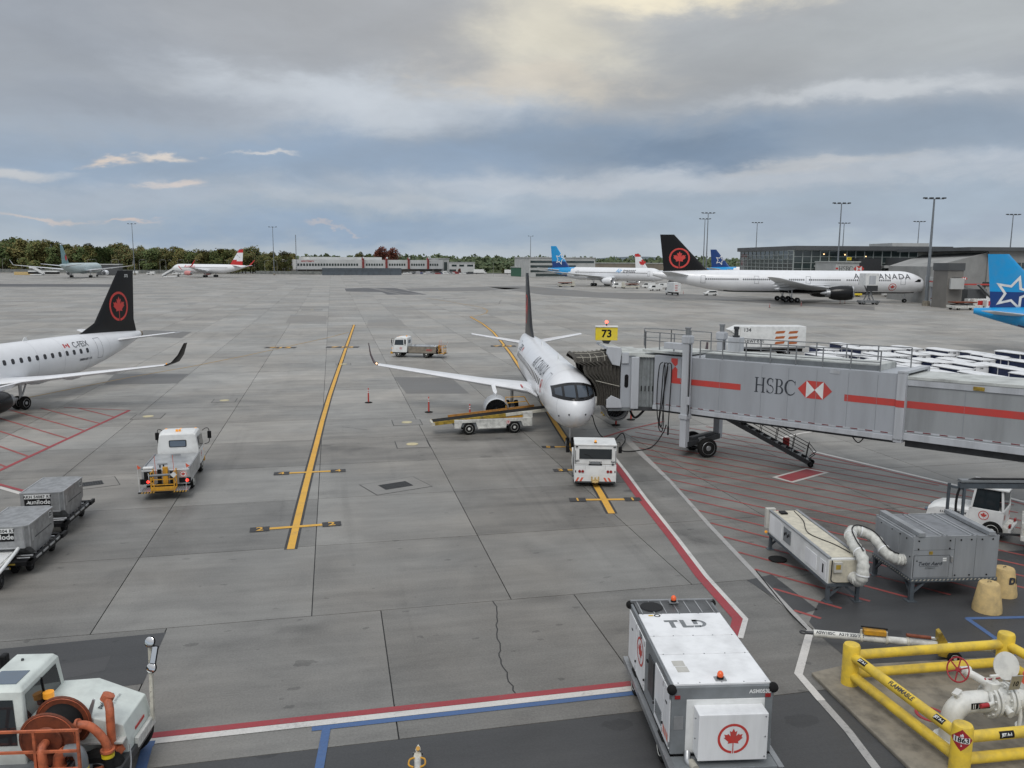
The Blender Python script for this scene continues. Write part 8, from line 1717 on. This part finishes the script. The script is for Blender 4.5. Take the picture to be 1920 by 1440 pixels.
p = aty(82, 508, 505); t = thing('flatbed_trailer', 'white covered flatbed behind the wing of the pale green jet', 'trailer', (p.x, p.y, 0)); MB().box(-9, 9, -1.2, 1.2, 1.0, 2.2).build('bed', 'black', t); MB().box(-9, 9, -1.25, 1.25, 2.2, 2.9).build('cover', 'white', t, bevel=.1)

# catering truck beyond the bridge
a, c = at(1366, 668), at(1508, 668); nr = thing('catering_truck', 'white catering truck numbered 34 with orange leaf marks beyond the jet bridge', 'truck', (a.x, a.y, 0), R(2)); Ln = (c - a).length
MB().box(1.3, Ln, 0, 2.5, .95, 3.55).build('cargo_box', 'white', nr, bevel=.04); MB().prism([(.15, 3.05), (1.3, 3.55), (1.3, 2.35), (.3, 2.9)], .1, 2.4, 'y').build('roof_fairing', 'white', nr, bevel=.04); MB().prism([(.0, .55), (.0, 1.3), (.25, 2.2), (1.25, 2.25), (1.25, .55)], .15, 2.35, 'y').build('cab', 'white', nr, bevel=.06); MB().prism([(.08, 1.35), (.3, 2.05), (1.0, 2.08), (1.0, 1.35)], .135, 2.365, 'y').build('windows', 'glass_dark', nr); MB().box(.3, Ln - .1, .6, 1.9, .5, .95).build('chassis', 'black', nr); MB().box(1.35, Ln - .05, -.02, 0, 1.0, 1.12).build('skirt', 'frame_grey', nr)
for x in (.75, Ln - 2.2):
    for y in (.2, 2.3): wheel(nr, (x, y, .48), .48, .3, (0, 1, 0), 'alu', n=18)
decal('number', text2d('134', .62, .01), lambda x, y: Vector((2.1 + x, -.012, 3.1 + y)), 'lettering_dark', nr); decal('lettering', text2d('newrest', .70, .006, spacing=1.1), lambda x, y: Vector((2.9 + x, -.012, 1.85 + y)), 'lettering_dark', nr)
lf = [(0, 0), (.15, .28), (1.0, .34), (1.25, .34), (1.1, .06), (.3, 0)]
for k in range(3):
    for x0, w in ((5.4, 1.0), (7.0, .95)): decal('leaf_mark', poly2d([(x * w, y) for x, y in lf]), lambda x, y, x0=x0, k=k: Vector((x0 + x, -.012, 1.45 + k * .62 + y)), 'leaf_orange', nr)
    
# block of baggage carts beyond the bridge
cart = thing('baggage_cart', 'white baggage cart with navy curtains in the block beyond the jet bridge', 'cart', (0, 0, 0), 0, 'navy curtained baggage carts')
MB().box(-.80, .80, -1.65, 1.65, .42, .52).build('chassis', 'steel_dark', cart); MB().box(-.80, .80, -1.65, -1.58, .52, 1.62).build('end_wall', 'gpu_white', cart, bevel=.01); MB().box(-.80, .80, 1.58, 1.65, .52, 1.62).build('end_wall', 'gpu_white', cart); MB().box(-.77, .77, -1.58, 1.58, .52, 1.60).build('curtain', 'cart_navy', cart)
MB().loft([[(-.84, -1.7, 1.62), (.84, -1.7, 1.62), (.84, 1.7, 1.62), (-.84, 1.7, 1.62)], [(-.84, -1.7, 1.68), (.84, -1.7, 1.68), (.84, 1.7, 1.68), (-.84, 1.7, 1.68)], [(-.5, -1.66, 1.76), (.5, -1.66, 1.76), (.5, 1.66, 1.76), (-.5, 1.66, 1.76)]]).build('roof', 'cart_roof', cart) if paint('cart_roof', (.76, .77, .78), .5, dirt=.08) else 0
decal('lettering', text2d('1340', .2, .01), lambda x, y: Vector((x, -1.655, 1.45 + y)), 'lettering_dark', cart)
for s_ in (-1, 1):
    MB().box(s_ * .78 - .05, s_ * .78 + .05, -1.73, -1.66, 1.56, 1.66).build('corner_lamp', 'black', cart)
    for y in (-1.2, 1.2): wheel(cart, (s_ * .66, y, .22), .22, .14, (1, 0, 0), 'steel_dark', n=12)
spots = [(1583, 645), (1608, 652), (1640, 653), (1700, 651), (1676, 664), (1692, 675), (1768, 655), (1757, 663), (1737, 675), (1792, 674), (1832, 661), (1830, 671), (1880, 671), (1915, 676), (1722, 686), (1787, 688), (1866, 684), (1772, 698), (1837, 700), (1893, 710), (1912, 692), (1600, 664), (1562, 662), (1655, 677), (1630, 668), (1940, 665), (1936, 702), (1850, 716), (1790, 712), (1545, 652), (1538, 664), (1575, 672), (1618, 678), (1650, 664), (1712, 662), (1668, 652), (1815, 682), (1760, 676), (1856, 666), (1900, 660), (1690, 688)]
spots.sort(key=lambda q: (q[1] > 668, q[0])); back_n = sum(q[1] <= 668 for q in spots)
for i, (u, v) in enumerate(spots):
    p = at(u, v, 1.7); rz = R(14 + random.uniform(-3, 3)); low = .8 if 1575 < u < 1680 and v > 650 else 1
    lb = 'navy curtained white baggage cart, %s from the left in the %s half' % (nth(i if i < back_n else i - back_n), 'farther' if i < back_n else 'nearer')
    if i == 0: cart.location = (p.x, p.y, 0); cart.rotation_euler[2] = rz; cart['label'] = lb
    else: o = copy_tree(cart, lb, (p.x, p.y, 0), rz)

# ------------------------------------------------------------------ trees
def leaf_mat(name, cols):
    mt = bpy.data.materials.new(name); mt.use_nodes = True; N = mt.node_tree.nodes; L = mt.node_tree.links.new; b = N['Principled BSDF']; b.inputs['Roughness'].default_value = .85; b.inputs['Specular IOR Level'].default_value = .15
    oi = N.new('ShaderNodeObjectInfo'); g = N.new('ShaderNodeNewGeometry'); r_ = N.new('ShaderNodeValToRGB'); r_.color_ramp.interpolation = 'LINEAR'
    m1 = N.new('ShaderNodeMath'); m1.operation = 'MULTIPLY_ADD'; L(g.outputs['Random Per Island'], m1.inputs[0]); m1.inputs[1].default_value = .35; L(oi.outputs['Random'], m1.inputs[2]); m2 = N.new('ShaderNodeMath'); m2.operation = 'MULTIPLY'; L(m1.outputs[0], m2.inputs[0]); m2.inputs[1].default_value = .74; L(m2.outputs[0], r_.inputs[0])
    while len(r_.color_ramp.elements) < len(cols): r_.color_ramp.elements.new(.5)
    for i, (e_, c_) in enumerate(zip(r_.color_ramp.elements, cols)): e_.position = i / (len(cols) - 1); e_.color = (*c_, 1)
    L(r_.outputs[0], b.inputs['Base Color']); M[name] = mt
leaf_mat('foliage', [(0.071, 0.111, 0.045), (0.108, 0.145, 0.057), (0.144, 0.159, 0.062), (0.204, 0.162, 0.062), (0.096, 0.132, 0.057), (0.179, 0.132, 0.057), (0.120, 0.154, 0.066), (0.083, 0.119, 0.049)]); leaf_mat('foliage_red', [(0.137, 0.046, 0.036), (0.170, 0.064, 0.042), (0.114, 0.046, 0.036)]); leaf_mat('foliage_far', [(0.083, 0.119, 0.066), (0.120, 0.137, 0.074), (0.144, 0.137, 0.074), (0.096, 0.122, 0.074)])
paint('bark', (.06, .05, .04), .9, dirt=.2)
def crown_mesh(name, m_, h, w, seed, n=2300):
    rnd = random.Random(seed); b = MB(); lobes = []
    for i in range(16):
        a = rnd.uniform(0, 6.28); z = h * rnd.uniform(.14, .92); rr = w * .5 * rnd.uniform(.2, 1.0) * (1 - abs(z / h - .55) * 1.25); lobes.append((rr * math.cos(a), rr * math.sin(a), z, w * rnd.uniform(.13, .24)))
    lobes.append((0, 0, h * .6, w * .30)); lobes.append((0, 0, h * .86, w * .18))
    for i in range(n):
        x, y, z, r_ = rnd.choice(lobes); v = Vector((rnd.gauss(0, 1), rnd.gauss(0, 1), rnd.gauss(0, 1) * .85)).normalized() * (r_ * rnd.uniform(.55, 1.08)); c = Vector((x, y, z)) + v; s_ = rnd.uniform(.28, .62) * w / 12
        a = Vector((rnd.gauss(0, 1), rnd.gauss(0, 1), rnd.gauss(0, 1))).normalized() * s_; q = a.orthogonal().normalized() * s_ * .8; b.add([c - a, c + q, c + a, c - q], [(0, 1, 2, 3)])
    return b.mesh(name, m_)
def trunk_mesh(h):
    b = MB(); b.lathe([(0, .45), (h * .3, .30), (h * .75, .08)], (0, 0, 0), (0, 0, 1), 7)
    for k in range(5): a = R(72 * k + 20); z = h * (.28 + .07 * k); b.tube([(0, 0, z), (h * .10 * math.cos(a), h * .10 * math.sin(a), z + h * .1), (h * .18 * math.cos(a), h * .18 * math.sin(a), z + h * .26)], [.16, .1, .04], 5)
    return b.mesh('trunk', 'bark')
crowns = [crown_mesh('crown', 'foliage', 20, w, 11 + i) for i, w in enumerate((13, 15, 11, 14, 17, 12))]; crown_r = crown_mesh('crown', 'foliage_red', 20, 15, 77); trunk = trunk_mesh(20)
def tree(label, x, y, h, me, g): t = thing('tree', label, 'tree', (x, y, 0), random.uniform(0, 6.28), g); k = h / 20; link('trunk', trunk, t, Matrix.Scale(k, 4)); link('crown', me, t, Matrix.Diagonal((k * 1.1, k * 1.1, k, 1)))
prof = [(-60, 447), (0, 449), (30, 444), (55, 451), (78, 446), (100, 455), (130, 462), (160, 455), (185, 461), (205, 456), (240, 462), (270, 462), (310, 460), (335, 464), (370, 466), (400, 465), (440, 463), (470, 466), (490, 471), (520, 473), (560, 475)]
def top_v(u):
    for (a, va_), (c, vc_) in zip(prof, prof[1:]):
        if a <= u <= c: return va_ + (vc_ - va_) * (u - a) / (c - a)
    return 478
u = -58.0; i = 0; cnt = [0, 0]
while u < 556:
    for row in (0, 1):
        d0 = 612 + row * 26 + random.uniform(-7, 7); v = top_v(u) + random.uniform(-1.5, 5) + (-.5 if row else 4.5); p = aty(u + row * 6 + random.uniform(-2, 2), v, d0)
        cnt[row] += 1
        tree('leafy tree, %s from the left in the %s row of the left treeline' % (nth(cnt[row] - 1), ['front', 'back'][row]), p.x, d0, max(7, p.z), random.choice(crowns), 'treeline at the left')
    u += 13 + random.uniform(-2, 3); i += 1
for u, v, me, lb in ((712, 465, crown_r, 'dark red tree behind the long white building, left of a pair'), (733, 467, crown_r, 'dark red tree behind the long white building, right of a pair'), (676, 470, crowns[2], 'round green tree behind the long white building'), (693, 476, crowns[1], 'low green tree just left of the dark red trees'), (615, 482, crowns[4], 'small bushy tree on the roof line of the long white building'), (862, 504, crown_r, 'small red shrub by the beige office block'), (944, 502, crowns[3], 'dark green bush beside the white trailers')):
    d0 = 730 if v < 490 else 655; p = aty(u, v, d0); tree(lb, p.x, d0, p.z, me, 'single trees by the buildings')
# far wood: one mass
b = MB(); rnd = random.Random(5)
for row in range(5):
    d0 = 800 + row * 55; x = -330.0
    while x < 620:
        hgt = 12.5 + row * .75 + rnd.uniform(-2.2, 2.4) + 1.6 * math.sin(x * .021 + row); r_ = rnd.uniform(4, 7.5); yy = d0 + rnd.uniform(-18, 18)
        for k in range(5):
            c = Vector((x + rnd.uniform(-4, 4), yy + rnd.uniform(-5, 5), hgt * rnd.uniform(.35, .98) - r_ * .45))
            for q in range(9):
                v = Vector((rnd.gauss(0, 1), rnd.gauss(0, 1), rnd.gauss(0, 1))).normalized() * r_ * .55; a = Vector((rnd.gauss(0, 1), rnd.gauss(0, .6), rnd.gauss(0, 1))).normalized() * rnd.uniform(1.3, 2.6); w_ = a.orthogonal().normalized() * a.length * .8; m0 = c + v; b.add([m0 - a, m0 + w_, m0 + a, m0 - w_], [(0, 1, 2, 3)])
        x += rnd.uniform(6, 10)
tag(b.build('far_wood', 'foliage_far'), 'dense autumn wood along the whole horizon', 'wood', kind='stuff')
# long low ridge on the horizon, haze put into its bluish colour
pts = [(-2600 + i * 130, 5200, 16 + 7 * math.sin(i * .55) + 4 * math.sin(i * 1.7) + (14 if 24 < i < 32 else 0)) for i in range(46)]
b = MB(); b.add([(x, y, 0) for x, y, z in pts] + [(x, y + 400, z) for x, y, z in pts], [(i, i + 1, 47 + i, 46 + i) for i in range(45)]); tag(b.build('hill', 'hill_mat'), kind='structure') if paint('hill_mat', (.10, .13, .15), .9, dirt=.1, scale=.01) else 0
